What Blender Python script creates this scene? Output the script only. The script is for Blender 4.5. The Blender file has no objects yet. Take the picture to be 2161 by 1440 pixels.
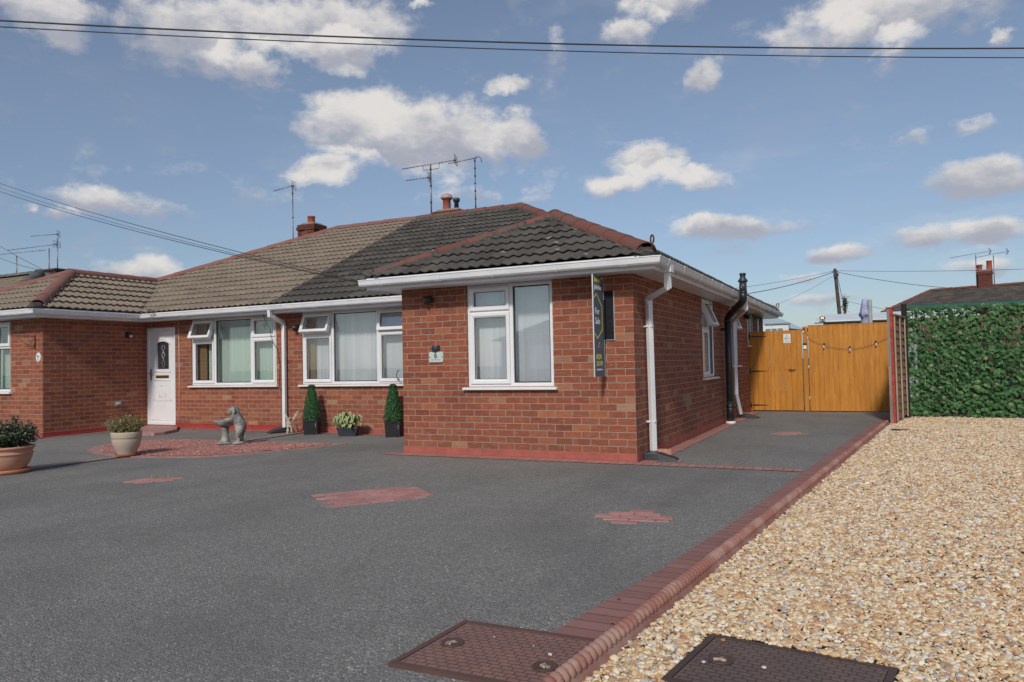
import bpy, bmesh, math, random
import numpy as np
from mathutils import Vector, Matrix
random.seed(7)
RD = math.radians
SC = bpy.context.scene
COL = SC.collection

# ------------------------------------------------------------------ camera
cam_d = bpy.data.cameras.new('camera')
cam = bpy.data.objects.new('camera', cam_d); COL.objects.link(cam)
Rv = Vector((0.89888825, 0.4376709, -0.02107366)).normalized()
Fv = Vector((-0.43698575, 0.89895055, 0.03051834)).normalized()
Uv = Rv.cross(Fv).normalized(); Rv = Fv.cross(Uv).normalized()
cam.matrix_world = Matrix(((Rv.x, Uv.x, -Fv.x, 2.5306), (Rv.y, Uv.y, -Fv.y, -8.5009), (Rv.z, Uv.z, -Fv.z, 1.1949), (0, 0, 0, 1)))
cam_d.sensor_width = 36; cam_d.lens = 36 * 1564.756 / 2161
cam_d.clip_start = 0.05; cam_d.clip_end = 3000
SC.camera = cam

# ------------------------------------------------------------------ light
SUN_TRAVEL = Vector((-0.15, 1.0, -0.74)).normalized()
to_sun = -SUN_TRAVEL
sun_el = math.asin(to_sun.z)
SC.view_settings.view_transform = 'Standard'; SC.view_settings.look = 'None'
SC.view_settings.exposure = 0.0; SC.view_settings.gamma = 1.0
sun_d = bpy.data.lights.new('sun', 'SUN'); sun_d.energy = 2.6; sun_d.angle = RD(5.0); sun_d.color = (1.0, .94, .86)
sun = bpy.data.objects.new('sun', sun_d); COL.objects.link(sun)
sun.rotation_mode = 'QUATERNION'; sun.rotation_quaternion = SUN_TRAVEL.to_track_quat('-Z', 'Y')
sun.location = (0, -20, 20)

class N:
    """small node-tree helper"""
    def __init__(s, tree): s.t = tree; s.t.nodes.clear()
    def n(s, typ, ins=None, **at):
        nd = s.t.nodes.new(typ)
        for k, v in at.items(): setattr(nd, k, v)
        for k, v in (ins or {}).items():
            sk = nd.inputs[k]
            if isinstance(v, bpy.types.NodeSocket): s.t.links.new(v, sk)
            else: sk.default_value = v
        return nd
    def math(s, op, a, b=0.0, c=None, clamp=False):
        i = {0: a, 1: b}
        if c is not None: i[2] = c
        return s.n('ShaderNodeMath', i, operation=op, use_clamp=clamp).outputs[0]
    def vm(s, op, a, b=(0, 0, 0)):
        nd = s.n('ShaderNodeVectorMath', {0: a, 1: b}, operation=op)
        return nd.outputs['Value'] if op in ('LENGTH', 'DOT_PRODUCT') else nd.outputs[0]
    def mix(s, f, a, b, blend='MIX'):
        nd = s.n('ShaderNodeMix', data_type='RGBA', blend_type=blend)
        for k, v in ((0, f), (6, a), (7, b)):
            if isinstance(v, bpy.types.NodeSocket): s.t.links.new(v, nd.inputs[k])
            else: nd.inputs[k].default_value = v if k == 0 else (tuple(v) + (1,) if len(v) == 3 else v)
        return nd.outputs[2]
    def ramp(s, f, stops, interp='LINEAR'):
        nd = s.n('ShaderNodeValToRGB', {0: f}); cr = nd.color_ramp; cr.interpolation = interp
        while len(cr.elements) > 1: cr.elements.remove(cr.elements[0])
        cr.elements[0].position = stops[0][0]; cr.elements[0].color = tuple(stops[0][1]) + (1,)
        for p, c in stops[1:]:
            e = cr.elements.new(p); e.color = tuple(c) + (1,)
        return nd.outputs[0]
    def noise(s, vec, scale, detail=3, rough=.55, col=False, dims='3D'):
        nd = s.n('ShaderNodeTexNoise', {'Vector': vec, 'Scale': scale, 'Detail': detail, 'Roughness': rough}, noise_dimensions=dims)
        return nd.outputs[1 if col else 0]
    def ss(s, f, lo, hi):
        return s.n('ShaderNodeMapRange', {0: f, 1: lo, 2: hi, 3: 0.0, 4: 1.0}, interpolation_type='SMOOTHSTEP').outputs[0]
    def sep(s, v): return s.n('ShaderNodeSeparateXYZ', {0: v}).outputs
    def comb(s, x=0., y=0., z=0.): return s.n('ShaderNodeCombineXYZ', {0: x, 1: y, 2: z}).outputs[0]

# world: Nishita sky with procedural fair-weather clouds placed by compass direction and height
wd = bpy.data.worlds.new('World'); SC.world = wd; wd.use_nodes = True
w = N(wd.node_tree)
sky = w.n('ShaderNodeTexSky', sky_type='NISHITA', sun_disc=False, sun_elevation=sun_el,
          sun_rotation=math.atan2(to_sun.x, to_sun.y), altitude=60, air_density=1.0, dust_density=0.7, ozone_density=1.4)
dirv = w.n('ShaderNodeTexCoord').outputs['Generated']
dn = w.vm('NORMALIZE', dirv)
dx, dy, dz = w.sep(dn)[:3]
az = w.math('ARCTAN2', dx, dy); el = w.math('ARCSINE', dz)
P0 = w.comb(az, el, 0.0)
n1 = w.noise(w.vm('MULTIPLY', dn, (1, 1, 1.5)), 9, 6, .58, col=True)
n1b = w.vm('MULTIPLY', w.vm('SUBTRACT', n1, (.5, .5, .5)), (.075, .06, 0))
n2 = w.noise(dn, 38, 6, .65, col=True)
n2b = w.vm('MULTIPLY', w.vm('SUBTRACT', n2, (.5, .5, .5)), (.036, .028, 0))
amp = w.math('MINIMUM', w.math('MULTIPLY', w.math('MAXIMUM', el, .05), 3.0), 1.0)
P = w.vm('ADD', P0, w.vm('MULTIPLY', w.vm('ADD', n1b, n2b), w.comb(amp, amp, 0.0)))
CL = [(-0.8601, 0.4055, 0.0806, 0.0486, 1), (-0.722, 0.426, 0.1303, 0.0424, 1), (-0.6738, 0.3948, 0.0394, 0.0221, 0.9), (-0.7816, 0.3754, 0.04, 0.0198, 0.8), (-1.0165, 0.3937, 0.0502, 0.0257, 1), (-0.638, 0.3121, 0.0925, 0.041, 1.1), (-0.5498, 0.2993, 0.1202, 0.049, 1.1), (-0.4341, 0.2984, 0.0332, 0.0382, 1), (-0.6942, 0.2531, 0.0511, 0.0193, 0.9), (-0.2695, 0.2579, 0.0526, 0.0257, 1), (-0.3141, 0.2322, 0.0389, 0.0174, 0.9), (-0.2118, 0.23, 0.0453, 0.0182, 0.9), (-0.9475, 0.1974, 0.0668, 0.0166, 0.8), (-1.003, 0.1793, 0.0162, 0.007, 0.6), (-1.0283, 0.1845, 0.009, 0.0063, 0.6), (-0.9149, 0.1195, 0.0537, 0.0182, 1), (-0.2868, 0.4189, 0.0374, 0.0198, 0.9), (-0.2389, 0.4465, 0.0521, 0.0239, 0.9), (-0.3796, 0.4111, 0.0159, 0.0166, 0.4), (-0.1896, 0.3604, 0.027, 0.0221, 0.8), (-0.4468, 0.3616, 0.032, 0.0121, 0.7), (0.0225, 0.3912, 0.1178, 0.0341, 0.95), (-0.0694, 0.3795, 0.0444, 0.0249, 0.75), (0.0363, 0.3496, 0.0176, 0.0159, 0.6), (0.1391, 0.3473, 0.0125, 0.0109, 0.6), (-0.1745, 0.166, 0.0859, 0.0134, 0.95), (-0.0394, 0.1276, 0.0387, 0.0128, 1), (0.0538, 0.138, 0.0417, 0.0166, 1), (0.1247, 0.1381, 0.0451, 0.017, 0.9), (0.1223, 0.198, 0.0522, 0.0242, 1), (0.1129, 0.2561, 0.0276, 0.0094, 0.6), (0.0503, 0.2508, 0.0124, 0.0087, 0.4), (0.1143, 0.0996, 0.0342, 0.0129, 0.8), (-0.0842, 0.0983, 0.0362, 0.0095, 0.5), (-0.0493, 0.0715, 0.0487, 0.0082, 0.5), (-0.5001, 0.2207, 0.255, 0.0125, 0.2), (-0.5721, 0.4584, 0.0189, 0.0058, 0.6)]
fld = None; shade = None
for a, e, ra, re, st in CL:
    q = w.vm('MULTIPLY', w.vm('SUBTRACT', P0 if re < .006 and ra > .06 else P, (a, e, 0)), (1 / (ra * 1.25), 1 / (re * 1.3), 0))
    f = w.math('MULTIPLY', w.math('SUBTRACT', 1.0, w.vm('LENGTH', q)), st)
    # height within the cloud: base greyer than top
    h = w.math('MINIMUM', w.math('ADD', .42, w.math('MULTIPLY', w.sep(q)[1], .95)), w.math('MULTIPLY', w.math('ADD', f, .4), 4.0))
    if fld is None: fld, shade = f, h
    else: fld, shade = w.math('MAXIMUM', fld, f), w.math('MAXIMUM', shade, h)
# scattered clouds over the rest of the sky (outside the part in front)
bg = w.noise(w.vm('MULTIPLY', dn, (1, 1, 2.2)), 3.2, 6, .6)
behind = w.ss(w.math('ABSOLUTE', w.math('ADD', az, .45)), .75, 1.1)
high = w.ss(el, .5, .62)
bgf = w.math('MULTIPLY', w.math('SUBTRACT', bg, .5), w.math('MULTIPLY', w.math('MAXIMUM', behind, high), 3.0))
fld = w.math('MAXIMUM', fld, bgf)
puff = w.math('SUBTRACT', w.noise(w.vm('MULTIPLY', dn, (1, 1, 1.6)), 17, 8, .62), .5)
puff = w.math('MULTIPLY', puff, w.ss(fld, -.28, .12))
dens = w.math('MULTIPLY', w.ss(w.math('ADD', fld, w.math('MULTIPLY', puff, 1.6)), .03, .58), .94)
veil = w.math('MULTIPLY', w.ss(w.noise(w.vm('MULTIPLY', dn, (1, 1, 3.5)), 4.5, 5, .6), .5, .8), .16)
dens = w.math('MAXIMUM', dens, veil)
shn = w.math('SUBTRACT', w.noise(w.vm('ADD', w.vm('MULTIPLY', dn, (1, 1, 1.8)), (0, 0, .02)), 15, 7, .62), .5)
lit = w.ss(w.math('ADD', shade, w.math('MULTIPLY', shn, 2.3)), -.05, 1.05)
ccol = w.mix(lit, (3.9, 4.05, 4.7), (7.7, 7.4, 7.1))
skyc = w.n('ShaderNodeHueSaturation', {'Saturation': .86, 'Value': .97, 'Color': sky.outputs[0]}).outputs[0]
low = w.ss(el, .0, .42)
skyc = w.mix(1.0, skyc, w.mix(low, (.70, .76, .86), (1.0, 1.0, 1.02)), 'MULTIPLY')
skc = w.mix(dens, skyc, ccol)
bgn = w.n('ShaderNodeBackground', {0: skc, 1: 0.10})
w.n('ShaderNodeOutputWorld', {0: bgn.outputs[0]})

# ------------------------------------------------------------------ helpers
class MB:
    """collects faces for one mesh (world coordinates)"""
    def __init__(s): s.v = []; s.f = []; s.tint = []; s.sm = []; s.mi = []; s.uv = []; s.has_uv = False
    def add(s, vs, fs, tint=.5, smooth=False, mi=0, uvs=None):
        b = len(s.v); s.v += [tuple(p) for p in vs]
        for k, f in enumerate(fs):
            s.f.append([i + b for i in f]); s.tint.append(tint); s.sm.append(smooth); s.mi.append(mi)
            if uvs: s.has_uv = True; s.uv.append(uvs[k])
            else: s.uv.append([(0, 0)] * len(f))
        return s
    def box(s, x0, y0, z0, x1, y1, z1, tint=.5, M=None, mi=0):
        vs = [(x, y, z) for z in (z0, z1) for y in (y0, y1) for x in (x0, x1)]
        if M is not None: vs = [M @ Vector(p) for p in vs]
        s.add(vs, [(0, 2, 3, 1), (4, 5, 7, 6), (0, 1, 5, 4), (2, 6, 7, 3), (0, 4, 6, 2), (1, 3, 7, 5)], tint, mi=mi); return s
    def cbox(s, c, size, M=None, tint=.5, mi=0, bev=0.0):
        x, y, z = size[0] / 2, size[1] / 2, size[2] / 2
        T = Matrix.Translation(c) @ (M if M is not None else Matrix.Identity(4))
        if bev <= 0: return s.box(-x, -y, -z, x, y, z, tint, T, mi)
        b = bev; pts = []
        # chamfered box via bmesh
        bm = bmesh.new(); bmesh.ops.create_cube(bm, size=1)
        for v in bm.verts: v.co = Vector((v.co.x * 2 * x, v.co.y * 2 * y, v.co.z * 2 * z))
        bmesh.ops.bevel(bm, geom=list(bm.edges), offset=b, segments=2, affect='EDGES', profile=.6)
        bm.verts.index_update(); s.add([T @ v.co for v in bm.verts], [[v.index for v in f.verts] for f in bm.faces], tint, mi=mi); bm.free(); return s
    def quad(s, a, b, c, d, tint=.5, uv=None, mi=0): return s.add([a, b, c, d], [(0, 1, 2, 3)], tint, uvs=[uv] if uv else None, mi=mi)
    def poly(s, pts, tint=.5, uv=None): return s.add(pts, [tuple(range(len(pts)))], tint, uvs=[uv] if uv else None)
    def prism(s, pts, z0, z1, tint=.5, mi=0):
        n = len(pts); vs = [(p[0], p[1], z0) for p in pts] + [(p[0], p[1], z1) for p in pts]
        fs = [tuple(reversed(range(n))), tuple(range(n, 2 * n))] + [(i, (i + 1) % n, (i + 1) % n + n, i + n) for i in range(n)]
        return s.add(vs, fs, tint, mi=mi)
    def tube(s, pts, r, seg=8, tint=.5, cap=True, smooth=True, square=False, rr=None, mi=0):
        pts = [Vector(p) for p in pts]; n = len(pts); rings = []
        up = None; vs = []
        for i, p in enumerate(pts):
            d = (pts[min(i + 1, n - 1)] - pts[max(i - 1, 0)]).normalized()
            if up is None:
                up = Vector((0, 0, 1)) if abs(d.z) < .9 else Vector((0, 1, 0))
            sd = d.cross(up)
            if sd.length < 1e-4: sd = d.cross(Vector((1, 0, 0)))
            sd.normalize(); up = sd.cross(d).normalized()
            R_ = rr[i] if rr else r
            f = 1.0
            if 0 < i < n - 1 and square:
                a = (pts[i] - pts[i - 1]).normalized().dot((pts[i + 1] - pts[i]).normalized())
                f = 1 / max(.5, math.cos(math.acos(max(-1, min(1, a))) / 2))
            for k in range(seg):
                t = 2 * math.pi * (k + (.5 if square else 0)) / seg
                vs.append(p + sd * math.cos(t) * R_ + up * math.sin(t) * R_ * f)
        fs = [(i * seg + k, i * seg + (k + 1) % seg, (i + 1) * seg + (k + 1) % seg, (i + 1) * seg + k) for i in range(n - 1) for k in range(seg)]
        if cap: fs += [tuple(reversed(range(seg))), tuple(range((n - 1) * seg, n * seg))]
        return s.add(vs, fs, tint, smooth and not square, mi=mi)
    def lathe(s, c, prof, seg=28, tint=.5, smooth=True, mi=0):
        vs = []; n = len(prof)
        for r, z in prof:
            for k in range(seg):
                t = 2 * math.pi * k / seg; vs.append((c[0] + r * math.cos(t), c[1] + r * math.sin(t), c[2] + z))
        fs = [(i * seg + k, i * seg + (k + 1) % seg, (i + 1) * seg + (k + 1) % seg, (i + 1) * seg + k) for i in range(n - 1) for k in range(seg)]
        fs += [tuple(reversed(range(seg))), tuple(range((n - 1) * seg, n * seg))]
        return s.add(vs, fs, tint, smooth, mi=mi)
    def build(s, name, mat, parent=None, label=None, bevel=0):
        me = bpy.data.meshes.new(name); me.from_pydata(s.v, [], s.f); me.update()
        at = me.attributes.new('tint', 'FLOAT', 'FACE'); at.data.foreach_set('value', s.tint)
        me.polygons.foreach_set('use_smooth', s.sm)
        for m in (mat if isinstance(mat, (list, tuple)) else [mat]): me.materials.append(m)
        if max(s.mi + [0]) > 0: me.polygons.foreach_set('material_index', s.mi)
        if s.has_uv:
            ul = me.uv_layers.new(name='UVMap'); fl = [c for f in s.uv for p in f for c in p]; ul.data.foreach_set('uv', fl)
        return link(me, name, parent, label, bevel)

def link(me, name, parent=None, label=None, bevel=0):
    o = bpy.data.objects.new(name, me); COL.objects.link(o)
    if parent is not None:
        o.parent = parent
        if parent.type == 'EMPTY': o.matrix_parent_inverse = Matrix.Translation(-parent.location)
    if label: o['label'] = label
    if bevel:
        b = o.modifiers.new('bevel', 'BEVEL'); b.width = bevel; b.segments = 2; b.limit_method = 'ANGLE'; b.angle_limit = RD(40)
    return o

def tag(o, label, cat, group=None, kind=None):
    o['label'] = label; o['category'] = cat
    if group: o['group'] = group
    if kind: o['kind'] = kind
    return o
def thing(name, label, cat, loc=(0, 0, 0), group=None):
    o = bpy.data.objects.new(name, None); COL.objects.link(o); o.location = loc; o.empty_display_size = .2
    return tag(o, label, cat, group)
def struct(o, kind='structure'): o['kind'] = kind; return o
def copy_tree(o, parent=None):
    c = o.copy(); COL.objects.link(c)
    if parent is not None: c.parent = parent
    for ch in [x for x in bpy.data.objects if x.parent == o]: copy_tree(ch, c)
    return c

# ------------------------------------------------------------------ materials
def mat(name):
    m = bpy.data.materials.new(name); m.use_nodes = True; return m, N(m.node_tree)
def finish(nn, col, rough=.6, bump=None, bs=.3, bd=.01, spec=.5, metal=0., extra=None, normal=None):
    i = {'Base Color': col if isinstance(col, bpy.types.NodeSocket) else tuple(col) + (1,), 'Roughness': rough, 'Metallic': metal, 'Specular IOR Level': spec}
    if bump is not None:
        i['Normal'] = nn.n('ShaderNodeBump', {'Height': bump, 'Strength': bs, 'Distance': bd}).outputs[0]
    if extra: i.update(extra)
    b = nn.n('ShaderNodeBsdfPrincipled', i); nn.n('ShaderNodeOutputMaterial', {0: b.outputs[0]}); return b
def oc(nn): return nn.n('ShaderNodeTexCoord').outputs['Object']
def plain(name, col, rough=.5, var=.12, scale=6, spec=.5, metal=0., bs=.0, bscale=40, tint=0.0):
    m, nn = mat(name); p = oc(nn)
    f = nn.noise(p, scale, 4, .6)
    lo = tuple(c * (1 - var) for c in col); hi = tuple(min(1, c * (1 + var)) for c in col)
    c = nn.mix(nn.ss(f, .3, .7), lo, hi)
    if tint:
        t = nn.n('ShaderNodeAttribute', attribute_name='tint').outputs['Fac']
        k = nn.n('ShaderNodeMapRange', {0: t, 1: 0., 2: 1., 3: 1 - tint, 4: 1 + tint}).outputs[0]
        c = nn.n('ShaderNodeVectorMath', {0: c, 3: k}, operation='SCALE').outputs[0]
    finish(nn, c, rough, nn.noise(p, bscale, 4, .6) if bs else None, bs, .005, spec, metal); return m

def brick_mat(name, hue=0, dark=1.0):
    m, nn = mat(name); p = oc(nn); x, y, z = nn.sep(p)[:3]
    nx = nn.sep(nn.n('ShaderNodeNewGeometry').outputs['Normal'])[0]
    side = nn.math('GREATER_THAN', nn.math('ABSOLUTE', nx), .7)
    u = nn.math('ADD', nn.math('MULTIPLY', x, nn.math('SUBTRACT', 1.0, side)), nn.math('MULTIPLY', y, side))
    u = nn.math('ADD', u, nn.math('MULTIPLY', side, .114))
    wob = nn.noise(p, 7, 2, .5, col=True)
    wv = nn.vm('MULTIPLY', nn.vm('SUBTRACT', wob, (.5, .5, .5)), (.008, .006, 0))
    V = nn.vm('ADD', nn.comb(u, nn.math('SUBTRACT', z, .016), 0.0), wv)
    bt = nn.n('ShaderNodeTexBrick', {'Vector': V, 'Color1': (0, 0, 0, 1), 'Color2': (1, 1, 1, 1), 'Mortar': (.5, .5, .5, 1), 'Scale': 1.0, 'Mortar Size': .0047,
              'Mortar Smooth': .25, 'Bias': 0.0, 'Brick Width': .2286, 'Row Height': .084}, offset=.5, offset_frequency=2, squash=1.0)
    rnd0 = nn.sep(bt.outputs['Color'])[0]; mort = bt.outputs['Fac']
    rnd = nn.n('ShaderNodeTexWhiteNoise', {'W': nn.math('MULTIPLY', rnd0, 913.7)}, noise_dimensions='1D').outputs[0]
    # second random per brick from a decorrelated hash
    wn = nn.n('ShaderNodeTexWhiteNoise', {'Vector': nn.comb(rnd, 3.7, 1.3)}, noise_dimensions='3D').outputs[1]
    r2 = nn.sep(wn)[0]
    base = nn.ramp(rnd, [(0, (.20, .064, .040)), (.10, (.31, .098, .054)), (.22, (.25, .077, .045)), (.34, (.36, .120, .062)), (.46, (.275, .086, .050)), (.58, (.33, .112, .064)), (.70, (.225, .073, .046)), (.80, (.375, .130, .066)), (.88, (.29, .092, .052)), (.94, (.42, .155, .065)), (.975, (.36, .195, .12)), (1, (.44, .29, .16))])
    blot = nn.noise(nn.vm('MULTIPLY', V, (1, 2.2, 1)), 11, 5, .65)
    base = nn.mix(nn.math('MULTIPLY', nn.ss(blot, .48, .72), .55), base, (.50, .20, .12))
    fine = nn.noise(V, 160, 3, .7)
    base = nn.mix(nn.math('MULTIPLY', fine, .35), base, (.20, .05, .03))
    comb_ = nn.noise(nn.vm('MULTIPLY', V, (6, 95, 1)), 1.0, 3, .7)   # rustic drag marks
    base = nn.mix(nn.math('MULTIPLY', nn.ss(comb_, .45, .7), .55), base, (.16, .045, .03))
    mn = nn.noise(p, 30, 4, .7)
    mc = nn.mix(mn, (.26, .215, .165), (.43, .37, .295))
    col = nn.mix(mort, base, mc)
    soot = nn.noise(p, 1.1, 3, .6)
    col = nn.mix(nn.math('MULTIPLY', nn.ss(soot, .5, .8), .22), col, (.14, .06, .045))
    spl = nn.math('MULTIPLY', nn.ss(nn.math('SUBTRACT', .55, z), .0, .55), nn.ss(nn.noise(p, 2.3, 5, .7), .35, .75))
    col = nn.mix(nn.math('MULTIPLY', spl, .35), col, (.20, .12, .085))
    streak = nn.ss(nn.noise(nn.vm('MULTIPLY', p, (7, 7, .35)), 1.0, 4, .6), .56, .78)
    col = nn.mix(nn.math('MULTIPLY', streak, .22), col, (.13, .065, .05))
    hgt = nn.math('ADD', nn.math('MULTIPLY', nn.math('SUBTRACT', 1.0, mort), 1.0), nn.math('ADD', nn.math('MULTIPLY', comb_, .6), nn.math('MULTIPLY', r2, .15)))
    finish(nn, col, .88, hgt, .55, .006, .25); return m

def painted_plinth(name, col, dcol):
    m, nn = mat(name); p = oc(nn); x, y, z = nn.sep(p)[:3]
    nx = nn.sep(nn.n('ShaderNodeNewGeometry').outputs['Normal'])[0]
    side = nn.math('GREATER_THAN', nn.math('ABSOLUTE', nx), .7)
    u = nn.math('ADD', nn.math('MULTIPLY', x, nn.math('SUBTRACT', 1.0, side)), nn.math('MULTIPLY', y, side))
    bt = nn.n('ShaderNodeTexBrick', {'Vector': nn.comb(u, nn.math('ADD', z, .068), 0.0), 'Color1': (0, 0, 0, 1), 'Color2': (1, 1, 1, 1), 'Mortar': (.5, .5, .5, 1), 'Scale': 1.0, 'Mortar Size': .003, 'Mortar Smooth': .5, 'Brick Width': .2286, 'Row Height': .084}, offset=.5)
    f = nn.noise(p, 5, 5, .7)
    c = nn.mix(nn.ss(f, .35, .7), col, dcol)
    c = nn.mix(nn.math('MULTIPLY', bt.outputs['Fac'], .6), c, tuple(k * .35 for k in dcol))
    c = nn.mix(nn.math('MULTIPLY', nn.ss(nn.math('SUBTRACT', .05, z), -.02, .04), nn.math('MULTIPLY', nn.noise(p, 20, 4, .7), .6)), c, (.23, .15, .12))
    finish(nn, c, .7, nn.math('ADD', nn.math('MULTIPLY', nn.math('SUBTRACT', 1.0, bt.outputs['Fac']), .5), nn.math('MULTIPLY', nn.noise(p, 60, 4, .7), .3)), .4, .006, .3); return m

def tile_mat(name, lo, hi, lichen, amt, moss=0.0):
    m, nn = mat(name); p = oc(nn)
    t = nn.n('ShaderNodeAttribute', attribute_name='tint').outputs['Fac']
    c = nn.mix(t, lo, hi)
    big = nn.noise(p, .9, 4, .65)
    c = nn.mix(nn.math('MULTIPLY', nn.ss(big, .35, .7), .35), c, tuple(k * .72 for k in lo))
    f = nn.noise(p, 26, 5, .75)
    c = nn.mix(nn.math('MULTIPLY', nn.ss(f, .5, .72), .5), c, tuple(k * 1.5 for k in hi))
    f2 = nn.noise(nn.vm('MULTIPLY', p, (9, 3, 3)), 5, 5, .75)
    c = nn.mix(nn.math('MULTIPLY', nn.ss(f2, .52, .75), .55), c, tuple(k * .5 for k in lo))
    vo = nn.n('ShaderNodeTexVoronoi', {'Vector': nn.vm('ADD', p, nn.vm('MULTIPLY', nn.noise(p, 14, 2, .5, col=True), (.08, .08, .08))), 'Scale': 2.6}).outputs['Distance']
    li = nn.math('MULTIPLY', nn.ss(vo, .12, .05), amt)
    c = nn.mix(li, c, lichen)
    if moss:
        mo = nn.ss(nn.noise(p, 3.4, 5, .7), .60, .72)
        c = nn.mix(nn.math('MULTIPLY', mo, moss), c, (.12, .115, .07))
    finish(nn, c, .92, nn.noise(p, 120, 4, .75), .5, .006, .2); return m

def clay_mat(name, c0, c1, grey, amt):
    m, nn = mat(name); p = oc(nn)
    t = nn.n('ShaderNodeAttribute', attribute_name='tint').outputs['Fac']
    c = nn.mix(t, c0, c1)
    f = nn.noise(p, 5, 5, .7)
    c = nn.mix(nn.math('MULTIPLY', nn.ss(nn.math('ADD', f, nn.math('MULTIPLY', t, .16)), .52, .74), amt), c, grey)
    sp = nn.noise(p, 60, 4, .8)
    c = nn.mix(nn.math('MULTIPLY', nn.ss(sp, .58, .72), .4), c, (.33, .28, .23))
    finish(nn, c, .85, nn.noise(p, 50, 4, .75), .4, .006, .25); return m

def asphalt_mat():
    m, nn = mat('tarmac'); p = oc(nn); x_ = nn.sep(p)[0]
    v = nn.n('ShaderNodeTexVoronoi', {'Vector': p, 'Scale': 125.0}, feature='F1')
    cell = nn.sep(v.outputs['Color'])[0]
    c = nn.ramp(cell, [(0, (.125, .120, .111)), (.35, (.19, .184, .170)), (.7, (.255, .245, .227)), (.9, (.33, .316, .293)), (.975, (.38, .36, .33)), (1, (.62, .59, .54))])
    v2 = nn.n('ShaderNodeTexVoronoi', {'Vector': p, 'Scale': 60.0}, feature='F1')
    c = nn.mix(nn.math('MULTIPLY', nn.sep(v2.outputs['Color'])[1], .3), c, (.19, .183, .170))
    big = nn.noise(p, .55, 5, .6)
    c = nn.mix(nn.math('MULTIPLY', nn.ss(big, .4, .68), .5), c, (.135, .130, .121))
    st = nn.noise(nn.vm('MULTIPLY', p, (1, 2.5, 1)), .9, 5, .65)
    c = nn.mix(nn.math('MULTIPLY', nn.ss(st, .55, .75), .22), c, (.33, .322, .308))
    trk = nn.ss(nn.noise(nn.vm('MULTIPLY', nn.vm('ADD', p, nn.comb(0., nn.math('MULTIPLY', x_, .5), 0.)), (1.5, .22, 1)), 1.0, 4, .6), .5, .72)
    c = nn.mix(nn.math('MULTIPLY', trk, .30), c, (.12, .116, .108))
    pale = nn.ss(nn.noise(nn.vm('ADD', p, (2.2, 9.1, 0)), .8, 5, .7), .56, .74)
    c = nn.mix(nn.math('MULTIPLY', pale, .25), c, (.30, .29, .265))
    rust = nn.ss(nn.noise(nn.vm('ADD', p, (5.3, 1.2, 0)), 1.6, 4, .7), .68, .78)
    c = nn.mix(nn.math('MULTIPLY', rust, .25), c, (.16, .11, .08))
    d = v.outputs['Distance']
    hgt = nn.math('ADD', nn.math('MULTIPLY', d, -1.0), nn.math('MULTIPLY', nn.noise(p, 40, 3, .6), .8))
    finish(nn, c, .88, hgt, .8, .006, .35); return m

def paver_mat(name, c0, c1, bw, rh, off=0.0, mort=.004, dirt=.5):
    m, nn = mat(name); uv = nn.n('ShaderNodeTexCoord').outputs['UV']; p = oc(nn)
    bt = nn.n('ShaderNodeTexBrick', {'Vector': uv, 'Color1': (0, 0, 0, 1), 'Color2': (1, 1, 1, 1), 'Mortar': (.5, .5, .5, 1), 'Scale': 1.0, 'Mortar Size': mort, 'Mortar Smooth': .2, 'Brick Width': bw, 'Row Height': rh}, offset=off)
    r = nn.sep(bt.outputs['Color'])[0]
    c = nn.mix(r, c0, c1)
    f = nn.noise(p, 9, 5, .7)
    c = nn.mix(nn.math('MULTIPLY', nn.ss(f, .5, .75), dirt), c, tuple(k * .62 for k in c0))
    wp = nn.noise(p, 70, 4, .8)
    c = nn.mix(nn.math('MULTIPLY', nn.ss(wp, .6, .78), .4), c, (.36, .25, .21))
    c = nn.mix(nn.math('MULTIPLY', bt.outputs['Fac'], .75), c, (.07, .035, .03))
    finish(nn, c, .8, nn.math('ADD', nn.math('MULTIPLY', nn.math('SUBTRACT', 1.0, bt.outputs['Fac']), 1.0), nn.math('MULTIPLY', wp, .5)), .5, .005, .3); return m

def stone_col_mat(name, stops, rough=.8):
    m, nn = mat(name)
    a = nn.n('ShaderNodeAttribute', attribute_name='cval', attribute_type='INSTANCER').outputs['Fac']
    p = oc(nn)
    c = nn.ramp(a, stops)
    f = nn.noise(nn.vm('ADD', p, nn.comb(nn.math('MULTIPLY', a, 91.), 0., 0.)), 2.0, 4, .7)
    c = nn.mix(nn.math('MULTIPLY', nn.ss(f, .45, .7), .35), c, (.62, .50, .36) if rough < .75 else (.32, .12, .10))
    finish(nn, c, rough, None, spec=.35); return m

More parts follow.
